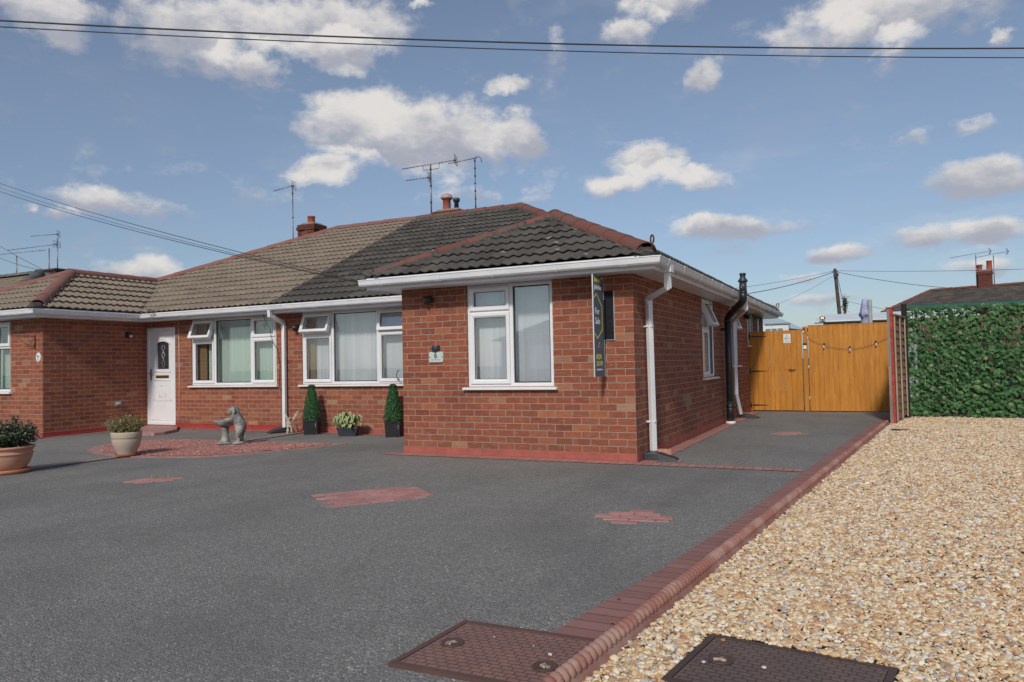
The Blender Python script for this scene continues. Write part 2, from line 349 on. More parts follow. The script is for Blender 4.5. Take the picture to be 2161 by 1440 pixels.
def wood_mat(name, c0, c1, board=.11, axis=0, knots=.4, rough=.55):
    m, nn = mat(name); p = oc(nn); xyz = nn.sep(p); a = xyz[axis]
    cell = nn.math('FLOOR', nn.math('DIVIDE', a, board))
    wn = nn.n('ShaderNodeTexWhiteNoise', {'W': cell}, noise_dimensions='1D').outputs[0]
    sc = nn.vm('MULTIPLY', p, (1, 1, .10))
    q = nn.vm('ADD', sc, nn.comb(0., nn.math('MULTIPLY', wn, 9.), nn.math('MULTIPLY', wn, 3.)))
    g = nn.noise(q, 22, 5, .6)
    c = nn.mix(nn.ss(g, .3, .68), tuple(k_ * .9 for k_ in c0), c1)
    c = nn.mix(nn.math('MULTIPLY', wn, .4), c, tuple(k * .8 for k in c0))
    big = nn.noise(nn.vm('MULTIPLY', p, (2, 2, .7)), 1.8, 4, .6)
    c = nn.mix(nn.math('MULTIPLY', nn.ss(big, .45, .75), .4), c, tuple(k * .7 for k in c0))
    vo = nn.n('ShaderNodeTexVoronoi', {'Vector': nn.vm('MULTIPLY', p, (1, 1, .7)), 'Scale': 5.5}).outputs['Distance']
    c = nn.mix(nn.math('MULTIPLY', nn.ss(vo, .09, .03), knots), c, (.12, .045, .012))
    wz = nn.ss(nn.noise(nn.vm('MULTIPLY', p, (5, 5, .5)), 1.3, 5, .65), .5, .8)
    c = nn.mix(nn.math('MULTIPLY', wz, .3), c, tuple(k_ * .55 for k_ in c0))
    finish(nn, c, rough, g, .25, .004, .35); return m

MT = {}
MT['brick'] = brick_mat('brick_wall')
MT['chbrick'] = None
MT['plinth_r'] = painted_plinth('painted_plinth_pink', (.42, .115, .085), (.34, .085, .062))
MT['plinth_l'] = painted_plinth('painted_plinth_red', (.38, .045, .040), (.30, .035, .032))
MT['tile_r'] = tile_mat('dark_roof_tile', (.080, .073, .065), (.128, .118, .105), (.40, .39, .35), .6, .2)
MT['tile_l'] = tile_mat('tan_roof_tile', (.245, .198, .15), (.30, .242, .185), (.34, .30, .25), .2)
MT['tile_far'] = tile_mat('far_roof_tile', (.085, .07, .06), (.15, .125, .11), (.30, .28, .24), .6)
MT['ridge_r'] = clay_mat('weathered_ridge_tile', (.17, .062, .048), (.22, .082, .062), (.115, .095, .078), .9)
MT['ridge_l'] = clay_mat('red_ridge_tile', (.23, .105, .085), (.27, .125, .10), (.22, .12, .10), .5)
MT['ridge_g'] = clay_mat('grey_ridge_tile', (.10, .10, .105), (.14, .14, .14), (.2, .16, .10), .5)
MT['mortar'] = plain('ridge_mortar', (.075, .068, .060), .95, .4, 14, .2, bs=.6, bscale=40)
MT['upvc'] = plain('white_upvc', (.77, .77, .775), .28, .03, 3, .5)
MT['upvc2'] = plain('white_gutter', (.74, .745, .76), .35, .06, 3, .5)
MT['seal'] = plain('dark_seal', (.02, .02, .022), .6)
MT['tarmac'] = asphalt_mat()
MT['edge'] = paver_mat('edging_paver', (.255, .132, .114), (.325, .165, .142), 1.0, .102, 0.0, .0045)
MT['edge_pink'] = paver_mat('pink_edging_paver', (.38, .175, .145), (.46, .22, .185), 1.0, .102, 0.0, .005, .3)
MT['border'] = plain('painted_border', (.38, .205, .185), .8, .2, 8, .3, bs=.3)
MT['patch'] = plain('pink_block_paver', (.42, .215, .19), .82, .12, 14, .3, bs=.4, bscale=90, tint=.16)
MT['rope'] = clay_mat('rope_edging', (.27, .115, .088), (.32, .145, .115), (.42, .29, .24), .65)
MT['iron'] = None
MT['black'] = plain('black_plastic', (.018, .019, .022), .38, .2, 8)
MT['black2'] = plain('matt_black', (.012, .013, .018), .6, .2, 8, .2)
MT['anthracite'] = plain('anthracite_plastic', (.035, .042, .052), .45, .15, 8)
MT['flue'] = plain('flue_grey_black', (.032, .040, .046), .32, .25, 3, .6)
MT['metal'] = plain('aerial_metal', (.22, .22, .23), .45, .3, 10, .5, .7)
MT['dmetal'] = plain('dark_steel', (.045, .045, .05), .5, .3, 10, .5, .4)
MT['rust'] = plain('rusty_iron', (.13, .055, .03), .85, .5, 30, .3, bs=.5)
MT['gate'] = wood_mat('golden_stained_boards', (.50, .190, .022), (.60, .255, .036), .118, 0, .35, .5)
MT['gate2'] = wood_mat('golden_stained_panel', (.52, .20, .025), (.62, .27, .04), .095, 0, .55, .5)
MT['fence'] = wood_mat('weathered_lap_panel', (.20, .125, .085), (.32, .21, .15), .5, 2, .2, .8)
MT['batten'] = wood_mat('pale_batten', (.40, .28, .19), (.50, .37, .26), .5, 2, .2, .8)
MT['redpost'] = plain('red_post_paint', (.36, .055, .040), .6, .3, 12, .3, bs=.3)
MT['greywood'] = wood_mat('grey_post_wood', (.24, .20, .17), (.34, .29, .25), .5, 2, .2, .85)
MT['terracotta'] = clay_mat('terracotta_pot', (.52, .24, .15), (.55, .26, .17), (.50, .33, .26), .5)
MT['cream'] = clay_mat('cream_glazed_pot', (.46, .37, .28), (.50, .41, .32), (.38, .35, .31), .4)
MT['soil'] = plain('soil', (.05, .035, .025), .95, .5, 30)
MT['sill'] = plain('white_sill', (.78, .775, .76), .35, .04, 3)
MT['brass'] = plain('brass', (.35, .20, .06), .35, .2, 8, .5, .8)
MT['chrome'] = plain('handle_metal', (.25, .22, .18), .3, .1, 8, .5, .9)
MT['green'] = plain('green_mesh_paint', (.012, .085, .075), .45, .2, 8)
MT['lilac'] = plain('lilac_canvas', (.36, .38, .55), .85, .15, 5)
MT['pole'] = plain('pole_wood', (.085, .065, .055), .9, .35, 9, .2, bs=.4)
MT['cable'] = plain('cable_black', (.035, .035, .040), .6)
MT['white_wall'] = plain('white_render', (.72, .73, .73), .7, .06, 3)
MT['white_roof'] = plain('white_sheet_roof', (.70, .74, .74), .4, .05, 2)
MT['grey_wall'] = plain('grey_cladding', (.28, .30, .30), .6, .15, 5)
MT['lawn'] = plain('rough_grass', (.06, .09, .035), .95, .4, 4)
MT['pot_clay'] = clay_mat('chimney_pot_clay', (.36, .085, .045), (.42, .11, .06), (.22, .10, .07), .5)
MT['flaunch'] = plain('flaunching', (.26, .21, .17), .95, .3, 12, .2, bs=.4)
MT['lead'] = plain('pale_lead', (.30, .34, .38), .6, .2, 6)
MT['navy'] = plain('board_navy', (.095, .145, .20), .5, .06, 4)
MT['silver'] = plain('board_edge', (.55, .57, .58), .4)
MT['yellow'] = plain('board_yellow', (.80, .74, .10), .5)
MT['whitep'] = plain('board_white', (.88, .88, .88), .5)
MT['ink'] = plain('ink_black', (.03, .03, .03), .5)
MT['slab'] = plain('plaque_slate', (.52, .57, .52), .5, .05, 10)

def m_stone():
    m, nn = mat('weathered_cast_stone'); p = oc(nn)
    f = nn.noise(p, 9, 6, .7); g = nn.noise(p, 40, 4, .75)
    c = nn.mix(nn.ss(f, .35, .65), (.17, .168, .155), (.43, .42, .385))
    c = nn.mix(nn.math('MULTIPLY', nn.ss(g, .52, .7), .5), c, (.12, .12, .11))
    finish(nn, c, .9, g, .5, .006, .25); return m
MT['stone'] = m_stone()
def m_iron():
    m, nn = mat('rusty_cast_iron'); uv = nn.n('ShaderNodeTexCoord').outputs['UV']; p = oc(nn)
    bt = nn.n('ShaderNodeTexBrick', {'Vector': uv, 'Color1': (0, 0, 0, 1), 'Color2': (1, 1, 1, 1), 'Mortar': (.5, .5, .5, 1), 'Scale': 1.0, 'Mortar Size': .0035, 'Mortar Smooth': .3, 'Brick Width': .050, 'Row Height': .030}, offset=.5)
    f = nn.noise(p, 7, 5, .7); g = nn.noise(p, 60, 4, .75)
    t = nn.n('ShaderNodeAttribute', attribute_name='tint').outputs['Fac']
    c0 = nn.mix(t, (.15, .100, .085), (.26, .140, .115))
    c = nn.mix(nn.ss(f, .4, .7), c0, nn.mix(t, (.19, .12, .095), (.33, .17, .13)))
    c = nn.mix(nn.math('MULTIPLY', nn.ss(g, .6, .72), .5), c, (.28, .16, .10))
    c = nn.mix(nn.math('MULTIPLY', bt.outputs['Fac'], .6), c, (.035, .022, .020))
    finish(nn, c, .55, nn.math('ADD', nn.math('SUBTRACT', 1.0, bt.outputs['Fac']), nn.math('MULTIPLY', g, .3)), .7, .005, .45, .15); return m
MT['iron'] = m_iron()
def m_glass():
    m, nn = mat('window_glass')
    ge = nn.n('ShaderNodeNewGeometry'); cs = nn.math('ABSOLUTE', nn.vm('DOT_PRODUCT', ge.outputs['Normal'], ge.outputs['Incoming']))
    k = nn.math('ADD', nn.math('MULTIPLY', nn.math('POWER', nn.math('SUBTRACT', 1.0, cs), 5.0), .93), .13, clamp=True)
    a = nn.n('ShaderNodeBsdfTransparent', {0: (.965, .98, .98, 1)}).outputs[0]
    g = nn.n('ShaderNodeBsdfGlossy', {'Color': (1, 1, 1, 1), 'Roughness': .02}).outputs[0]
    mx = nn.n('ShaderNodeMixShader', {0: k, 1: a, 2: g}).outputs[0]
    nn.n('ShaderNodeOutputMaterial', {0: mx}); return m
MT['glass'] = m_glass()
def blind_mat(name, c0, c1):
    m, nn = mat(name); t = nn.n('ShaderNodeAttribute', attribute_name='tint').outputs['Fac']; c = nn.mix(t, c0, c1)
    d = nn.n('ShaderNodeBsdfDiffuse', {0: c}).outputs[0]; tr = nn.n('ShaderNodeBsdfTranslucent', {0: c}).outputs[0]
    nn.n('ShaderNodeOutputMaterial', {0: nn.n('ShaderNodeMixShader', {0: .2, 1: d, 2: tr}).outputs[0]}); return m
MT['blind_w'] = blind_mat('white_blind', (.72, .75, .81), (.88, .90, .93))
MT['blind_g'] = blind_mat('green_blind', (.60, .76, .68), (.68, .82, .74))
MT['curtain'] = blind_mat('beige_curtain', (.30, .21, .12), (.38, .28, .17))
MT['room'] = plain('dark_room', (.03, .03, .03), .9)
def leaf_mat(name, stops, rough=.55, trans=.25, spec=.35):
    m, nn = mat(name); t = nn.n('ShaderNodeAttribute', attribute_name='tint').outputs['Fac']
    c = nn.ramp(t, stops)
    b = nn.n('ShaderNodeBsdfPrincipled', {'Base Color': c, 'Roughness': rough, 'Specular IOR Level': spec}).outputs[0]
    tr = nn.n('ShaderNodeBsdfTranslucent', {0: c}).outputs[0]
    nn.n('ShaderNodeOutputMaterial', {0: nn.n('ShaderNodeMixShader', {0: trans, 1: b, 2: tr}).outputs[0]}); return m
MT['topiary'] = leaf_mat('topiary_leaf', [(0, (.018, .07, .022)), (.5, (.05, .155, .055)), (1, (.13, .29, .12))])
MT['ivy'] = leaf_mat('ivy_leaf', [(0, (.012, .050, .020)), (.3, (.034, .105, .034)), (.7, (.085, .20, .065)), (.93, (.16, .29, .11)), (1, (.29, .29, .15))], .6, .2, .3)
MT['hosta'] = leaf_mat('hosta_leaf', [(0, (.12, .25, .05)), (.45, (.22, .36, .09)), (.6, (.55, .60, .30)), (1, (.74, .76, .50))], .5)
MT['shrub_y'] = leaf_mat('variegated_leaf', [(0, (.09, .12, .03)), (.5, (.26, .25, .09)), (.85, (.46, .42, .20)), (1, (.36, .17, .10))], .6)
MT['shrub_d'] = leaf_mat('dark_shrub_leaf', [(0, (.018, .03, .014)), (.55, (.045, .075, .03)), (.85, (.12, .16, .09)), (1, (.35, .38, .33))], .5)

# ------------------------------------------------------------------ text helper
def text_mesh(s, size, M, name, mat_, parent, ext=.0008, spacing=1.0, sx=1.0, align='LEFT'):
    cu = bpy.data.curves.new(name, 'FONT'); cu.body = s; cu.size = size; cu.extrude = ext; cu.align_x = align; cu.space_character = spacing
    cu.resolution_u = 3; cu.offset = size * .014
    tmp = bpy.data.objects.new('tmp', cu); COL.objects.link(tmp)
    dg = bpy.context.evaluated_depsgraph_get(); me = bpy.data.meshes.new_from_object(tmp.evaluated_get(dg))
    bpy.data.objects.remove(tmp); me.name = name
    me.transform(M @ Matrix.Diagonal((sx, 1, 1, 1))); me.materials.clear(); me.materials.append(mat_)
    return link(me, name, parent)
def frame_m(o, x, y, z):  # matrix from axes
    x, y, z = Vector(x), Vector(y), Vector(z)
    return Matrix(((x.x, y.x, z.x, o[0]), (x.y, y.y, z.y, o[1]), (x.z, y.z, z.z, o[2]), (0, 0, 0, 1)))

# ------------------------------------------------------------------ ground
def flat(name, pts, z, m, kind='structure', uv=None):
    mb = MB(); mb.poly([(p[0], p[1], z) for p in pts], uv=uv or [(p[0], p[1]) for p in pts]); return struct(mb.build(name, m), kind)
KX = lambda y: 1.87 + .104 * y           # inner edge of the edging band beside the drive
flat('ground', [(-900, -400), (900, -400), (900, 1600), (-900, 1600)], -.03, MT['lawn'])
mb = MB(); mb.poly([(-40, -14, 0), (KX(-14) + .1, -14, 0), (KX(9.1) + .1, 9.1, 0), (0, 9.1, 0), (0, 12, 0), (-40, 12, 0)])
struct(mb.build('driveway', MT['tarmac']))

# kerb band of block pavers along the drive, with a rope-topped edging beside it
def band(name, c0, c1, wd_, z, m, along=None):
    c0, c1 = Vector(c0), Vector(c1); d = (c1 - c0); L = d.length; d.normalize(); n_ = Vector((d.y, -d.x))
    a, b, c, e = c0, c1, c1 + n_ * wd_, c0 + n_ * wd_
    mb = MB(); pts = [a, e, c, b]; uv = [(0, 0), (wd_, 0), (wd_, L), (0, L)]
    h = .004
    mb.add([(p.x, p.y, z) for p in pts] + [(p.x, p.y, -.02) for p in pts], [(0, 1, 2, 3), (0, 4, 5, 1), (1, 5, 6, 2), (2, 6, 7, 3), (3, 7, 4, 0)], uvs=[uv] + [[(0, 0), (0, .01), (.1, .01), (.1, 0)]] * 4)
    return struct(mb.build(name, m))
inner = [(1.205, -5.58), (1.30, -5.0), (1.41, -4.33), (1.595, -2.8), (1.72, -1.5), (1.857, -.13), (2.13, 2.5), (2.40, 5.08), (2.70, 7.9)]
mb = MB(); vv = 0
for a, b in zip(inner, inner[1:]):
    L_ = math.hypot(b[0] - a[0], b[1] - a[1]); oa, ob = KX(a[1]) + .20, KX(b[1]) + .20
    mb.quad((a[0], a[1], .012), (oa, a[1], .012), (ob, b[1], .012), (b[0], b[1], .012), uv=[(.3, vv), (.3 + oa - a[0], vv), (.3 + ob - b[0], vv + L_), (.3, vv + L_)])
    mb.quad((a[0], a[1], -.01), (a[0], a[1], .012), (b[0], b[1], .012), (b[0], b[1], -.01)); vv += L_
mb.quad((inner[0][0], inner[0][1], .012), (KX(-5.58) + .2, -5.58, .012), (KX(-5.58) + .2, -5.58, -.01), (inner[0][0], inner[0][1], -.01))
struct(mb.build('paver_edging', MT['edge']))
# the cross band and the bands along the walls
def rect_band(x0, y0, x1, y1, z, m, name='paver_band', vert=False):
    uv = [(.3, x0), (.3, x1), (.5, x1), (.5, x0)] if not vert else [(.3, y0), (.5, y0), (.5, y1), (.3, y1)]
    mb = MB(); mb.quad((x0, y0, z), (x1, y0, z), (x1, y1, z), (x0, y1, z), uv=uv); return struct(mb.build(name, m))
rect_band(-3.50, -.2, 1.83, 0.0, .006, MT['edge_pink'])
rect_band(.02, .0, .22, 8.9, .006, MT['edge_pink'], vert=True)
rect_band(.22, .18, .46, .38, .006, MT['edge_pink'])
rect_band(.22, 6.3, .44, 6.5, .006, MT['edge_pink'])
rect_band(-7.3, 2.10, -3.28, 2.284, .006, MT['edge_pink'])
rect_band(-9.9, 2.14, -7.3, 2.284, .006, MT['border'])
rect_band(-11.38, -.0, -11.26, 2.2, .006, MT['border'], vert=True)
rect_band(-14.6, -.02, -11.26, .1, .006, MT['border'])

# rope edging: twisted bead on a thin upright slab
mb = MB()
y = -6.4
path = [(KX(y0) + .222, y0) for y0 in np.arange(-7.2, 6.01, .05)]
path += [(KX(6.0) + .222 + .00 * k - .018 * k * k * .04, 6.05 + .05 * k) for k in range(1, 3)]
end = path[-1]
for i, (a, b) in enumerate(zip(path[:-1], path[1:])):
    unit = int(i / 12); t = .35 + .5 * random.Random(unit).random()
    if i % 12 == 11: pass
    sx, sy = b[0] - a[0], b[1] - a[1]
    n_ = Vector((sy, -sx)).normalized() * .024; m_ = n_ * 1.75
    mb.prism([(a[0] - n_.x, a[1] - n_.y), (a[0] + n_.x, a[1] + n_.y), (b[0] + n_.x, b[1] + n_.y), (b[0] - n_.x, b[1] - n_.y)], -.05, .040, t)
    mb.add([(a[0] + n_.x * .9, a[1] + n_.y * .9, .038), (a[0] + m_.x, a[1] + m_.y, .004), (b[0] + m_.x, b[1] + m_.y, .004), (b[0] + n_.x * .9, b[1] + n_.y * .9, .038), (a[0] + m_.x, a[1] + m_.y, -.05), (b[0] + m_.x, b[1] + m_.y, -.05)], [(0, 1, 2, 3), (1, 4, 5, 2)], t)
# beads
for i in range(int(13.2 / .046)):
    yy = -7.15 + i * .046
    if yy > 6.05: break
    xx = KX(yy) + .222; unit = int((yy + 7.2) / .6)
    t = .35 + .5 * random.Random(unit).random()
    bm = bmesh.new(); bmesh.ops.create_uvsphere(bm, u_segments=12, v_segments=8, radius=1)
    T = Matrix.Translation((xx - .004, yy, .046)) @ Matrix.Rotation(RD(-6), 4, 'Z') @ Matrix.Rotation(RD(-28), 4, 'Z') @ Matrix.Rotation(RD(18), 4, 'Y') @ Matrix.Diagonal((.037, .0265, .031, 1))
    bm.verts.index_update(); mb.add([T @ v.co for v in bm.verts], [[v.index for v in f.verts] for f in bm.faces], t, True); bm.free()
tag(mb.build('rope_edging', MT['rope']), 'long terracotta rope-top edging dividing the drive from the gravel', 'edging')

# herringbone paver patches let into the tarmac
def patch(c, ang, rows, label):
    T = Matrix.Translation((c[0], c[1], 0)) @ Matrix.Rotation(RD(ang), 4, 'Z')
    mb = MB()
    for j, (x0, x1) in enumerate(rows):
        yv = (j - len(rows) / 2) * .102; x = x0
        while x < x1 - .05:
            l = .2 if x + .2 <= x1 + .06 else .1
            t = random.random(); mb.cbox(T @ Vector((x + l / 2, yv + .051, -.01)), (l - .008, .095, .034), T.to_3x3().to_4x4(), t, bev=.004); x += l
    return struct(tag(mb.build('paver_patch', MT['patch']), label, 'pavers'))
patch((-1.66, -2.88), 52, [(-.5, .4), (-.4, .5), (-.5, .5), (-.4, .5), (-.5, .5), (-.4, .5), (-.5, .4)], 'largest pink block paver patch let into the middle of the tarmac drive')
patch((.85, -2.955), 10, [(-.15, .08), (-.23, .25), (-.31, .31), (-.21, .21), (-.07, .15)], 'small stepped pink paver patch in the tarmac in front of the extension corner')
patch((-4.60, -2.88), 50, [(-.2, .2), (-.3, .3), (-.2, .2)], 'small weedy pink paver patch left of the large one')
patch((1.29, 3.98), 14, [(-.2, .1), (-.3, .3), (-.2, .2), (-.1, .2)], 'small pink paver patch in the side drive before the gates')

# red slate bed shaped like a lens with painted borders, crossed by a painted strip
UP = [(-8.31, -1.14), (-8.78, -.67), (-8.96, -.22), (-8.95, .25), (-8.60, .52), (-8.14, .62), (-7.24, .64), (-6.39, .66), (-5.57, .71), (-4.86, .80)]
LO = [(-8.31, -1.14), (-7.76, -1.36), (-7.22, -1.47), (-6.80, -1.48), (-6.40, -1.44), (-5.82, -1.22), (-5.42, -.80), (-5.18, -.25), (-4.96, .30), (-4.86, .80)]
def resample(pts, n):
    pts = [Vector(p) for p in pts]; d = [0]
    for a, b in zip(pts, pts[1:]): d.append(d[-1] + (b - a).length)
    out = []
    for k in range(n):
        s_ = d[-1] * k / (n - 1); i = max(j for j in range(len(d)) if d[j] <= s_ + 1e-9); i = min(i, len(pts) - 2)
        t = (s_ - d[i]) / (d[i + 1] - d[i]); out.append(pts[i].lerp(pts[i + 1], t))
    return out
bedout = UP + LO[-2:0:-1]
cen = Vector((-6.9, -.2))
def inset(pts, w_):
    n = len(pts); out = []
    area = sum(pts[i][0] * pts[(i + 1) % n][1] - pts[(i + 1) % n][0] * pts[i][1] for i in range(n))
    sgn = 1 if area > 0 else -1
    for i in range(n):
        a, b, c = Vector(pts[i - 1]), Vector(pts[i]), Vector(pts[(i + 1) % n])
        d1 = (b - a).normalized(); d2 = (c - b).normalized(); n1 = Vector((-d1.y, d1.x)) * sgn; n2_ = Vector((-d2.y, d2.x)) * sgn
        m_ = (n1 + n2_); L = m_.length
        m_ = m_ / L if L > 1e-6 else n1
        out.append(b + m_ * (w_ / max(.45, m_.dot(n1))))
    return out
bedin = inset(bedout, .15)
mb = MB(); n = len(bedout)
vs = [(p[0], p[1], .008) for p in bedout] + [(p[0], p[1], .008) for p in bedin] + [(p[0], p[1], -.0) for p in bedout] + [(p[0], p[1], .0) for p in bedin]
mb.add(vs, [(i, (i + 1) % n, (i + 1) % n + n, i + n) for i in range(n)] + [(i, i + 2 * n, (i + 1) % n + 2 * n, (i + 1) % n) for i in range(n)])
struct(mb.build('paver_border', MT['border']))
MT['slatebed'] = plain('slate_bed_base', (.20, .075, .062), .9, .4, 40, .2, bs=.8, bscale=60)
flat('slate_bed', bedin, .004, MT['slatebed'])
def strip(pts, w_, z, m, name):
    mb = MB(); pts = [Vector(p) for p in pts]
    for a, b in zip(pts, pts[1:]):
        d = (b - a).normalized(); n_ = Vector((-d.y, d.x)) * w_ / 2
        mb.quad((*(a - n_), z), (*(b - n_), z), (*(b + n_), z), (*(a + n_), z))
    return struct(mb.build(name, m))
strip([(-6.96, -4.5), (-6.97, -3.14), (-6.96, -1.5), (-6.93, -.4), (-6.90, 1.1), (-6.95, 2.14)], .095, .020, MT['border'], 'painted_strip')

# ------------------------------------------------------------------ loose stones (geometry-node instances, "stuff")
def stones(name, pts, zs, size, m, label, cat, seed, flatn=.5):
    rs = np.random.RandomState(seed); n = len(pts)
    me = bpy.data.meshes.new(name)
    me.vertices.add(n); co = np.zeros((n, 3), 'f'); co[:, :2] = pts; co[:, 2] = zs; me.vertices.foreach_set('co', co.ravel())
    rot = np.zeros((n, 3), 'f'); rot[:, 0] = rs.normal(0, .27, n); rot[:, 1] = rs.normal(0, .27, n); rot[:, 2] = rs.rand(n) * 6.283
    sz = (size * np.exp(rs.normal(0, .28, n))).astype('f')
    sc = np.stack([sz, sz * rs.uniform(.6, .95, n), sz * rs.uniform(flatn * .6, flatn * 1.2, n)], 1).astype('f')
    me.attributes.new('rot', 'FLOAT_VECTOR', 'POINT').data.foreach_set('vector', rot.ravel())
    me.attributes.new('scl', 'FLOAT_VECTOR', 'POINT').data.foreach_set('vector', sc.ravel())
    me.attributes.new('cval', 'FLOAT', 'POINT').data.foreach_set('value', rs.rand(n).astype('f'))
    me.attributes.new('pick', 'INT', 'POINT').data.foreach_set('value', rs.randint(0, 4, n).astype('i'))
    me.materials.append(m)
    o = bpy.data.objects.new(name, me); COL.objects.link(o)
    ng = bpy.data.node_groups.new(name + '_nodes', 'GeometryNodeTree')
    ng.interface.new_socket('Geometry', in_out='INPUT', socket_type='NodeSocketGeometry'); ng.interface.new_socket('Geometry', in_out='OUTPUT', socket_type='NodeSocketGeometry')
    L = ng.links.new; nd = ng.nodes.new
    gi, go = nd('NodeGroupInput'), nd('NodeGroupOutput')
    g2i = nd('GeometryNodeGeometryToInstance')
    for k in range(4):
        ico = nd('GeometryNodeMeshIcoSphere'); ico.inputs['Radius'].default_value = .5; ico.inputs['Subdivisions'].default_value = 2
        pos = nd('GeometryNodeInputPosition'); nz = nd('ShaderNodeTexNoise'); nz.inputs['Scale'].default_value = 1.5
        ad = nd('ShaderNodeVectorMath'); ad.operation = 'ADD'; ad.inputs[1].default_value = (k * 7.3, k * 3.1, k * 5.9); L(pos.outputs[0], ad.inputs[0]); L(ad.outputs[0], nz.inputs['Vector'])
        sb = nd('ShaderNodeVectorMath'); sb.operation = 'SUBTRACT'; sb.inputs[1].default_value = (.5, .5, .5); L(nz.outputs['Color'], sb.inputs[0])
        ml = nd('ShaderNodeVectorMath'); ml.operation = 'SCALE'; ml.inputs[3].default_value = .78; L(sb.outputs[0], ml.inputs[0])
        sp = nd('GeometryNodeSetPosition'); L(ico.outputs['Mesh'], sp.inputs['Geometry']); L(ml.outputs[0], sp.inputs['Offset'])
        ssn = nd('GeometryNodeSetShadeSmooth'); L(sp.outputs[0], ssn.inputs[0]); L(ssn.outputs[0], g2i.inputs[0])
    m2p = nd('GeometryNodeMeshToPoints'); L(gi.outputs[0], m2p.inputs['Mesh'])
    iop = nd('GeometryNodeInstanceOnPoints'); L(m2p.outputs[0], iop.inputs['Points']); L(g2i.outputs[0], iop.inputs['Instance'])
    iop.inputs['Pick Instance'].default_value = True
    def attr(nm, t):
        a = nd('GeometryNodeInputNamedAttribute'); a.data_type = t; a.inputs[0].default_value = nm; return a.outputs[0]
    L(attr('pick', 'INT'), iop.inputs['Instance Index'])
    e2r = nd('FunctionNodeEulerToRotation'); L(attr('rot', 'FLOAT_VECTOR'), e2r.inputs[0]); L(e2r.outputs[0], iop.inputs['Rotation'])
    L(attr('scl', 'FLOAT_VECTOR'), iop.inputs['Scale'])
    sm = nd('GeometryNodeSetMaterial'); sm.inputs['Material'].default_value = m; L(iop.outputs[0], sm.inputs[0]); L(sm.outputs[0], go.inputs[0])
    md = o.modifiers.new('stones', 'NODES'); md.node_group = ng
    return tag(o, label, cat, kind='stuff')

rs = np.random.RandomState(3)
GX = lambda yv: 2.130 + .104 * yv
def gravel_pts():
    out = []
    camp = np.array([2.53, -8.5])
    for (y0, y1, dens, xr) in ((-7.2, -4.2, 6600, 5.2), (-4.2, -1.6, 4800, 6.4), (-1.6, 1.8, 3300, 7.6), (1.8, 8.3, 2200, 9.0)):
        w_ = xr - 1.3; n = int(dens * w_ * (y1 - y0)); p = np.stack([1.3 + rs.rand(n) * w_, y0 + rs.rand(n) * (y1 - y0)], 1)
        p = p[p[:, 0] > GX(p[:, 1]) + .005]
        # keep the part roughly within view and a step beyond
        d = p - camp; fx = d @ np.array([Fv.x, Fv.y]); rx = d @ np.array([Rv.x, Rv.y]); p = p[(rx / np.maximum(fx, .1) < .95)]
        out.append(p)
    p = np.concatenate(out); return p
gp = gravel_pts()
# keep stones off the inspection cover in the gravel
MH2 = np.array([(1.864, -5.233), (2.577, -5.33), (2.50, -5.86), (1.785, -5.76)])
def inside(p, q, grow=0):
    c = q.mean(0); q = c + (q - c) * (1 + grow); r = np.ones(len(p), bool); n = len(q)
    for i in range(n):
        a, b = q[i], q[(i + 1) % n]; r &= ((b[0] - a[0]) * (p[:, 1] - a[1]) - (b[1] - a[1]) * (p[:, 0] - a[0])) < 0
    return r
gp = gp[~inside(gp, MH2, .02)]
near = np.hypot(gp[:, 0] - 2.53, gp[:, 1] + 8.5)
MT['pebble'] = stone_col_mat('flint_gravel', [(0, (.26, .21, .17)), (.04, (.38, .26, .17)), (.09, (.46, .21, .09)), (.18, (.56, .34, .18)), (.38, (.62, .42, .22)), (.55, (.71, .55, .33)), (.73, (.77, .66, .46)), (.88, (.80, .73, .60)), (.95, (.50, .45, .41)), (.975, (.29, .30, .33)), (1, (.78, .74, .70))], .7)
bump_h = .018 * np.sin(gp[:, 0] * 2.1 + .7) * np.sin(gp[:, 1] * 1.7) + .01
zs = bump_h * (np.clip(gp[:, 0] - GX(gp[:, 1]), 0, .4) / .4) + rs.rand(len(gp)) * .012 - .004
stones('gravel', gp, zs, .0203 + .0007 * np.clip(near, 0, 12), MT['pebble'], 'golden and white flint gravel spread right of the rope edging', 'gravel', 5)
MT['gravelbase'] = None
def m_gbase():
    m, nn = mat('gravel_base'); p = oc(nn)
    v = nn.n('ShaderNodeTexVoronoi', {'Vector': p, 'Scale': 42.0}); r = nn.sep(v.outputs['Color'])[0]
    c = nn.ramp(r, [(0, (.28, .2, .13)), (.25, (.42, .26, .13)), (.6, (.54, .40, .24)), (1, (.60, .50, .36))])
    finish(nn, c, .85, nn.math('MULTIPLY', v.outputs['Distance'], -1.0), .9, .02); return m
flat('gravel_bed', [(GX(-14) - .06, -14), (30, -14), (30, 8.4), (GX(8.4) - .06, 8.4)], -.012, m_gbase())
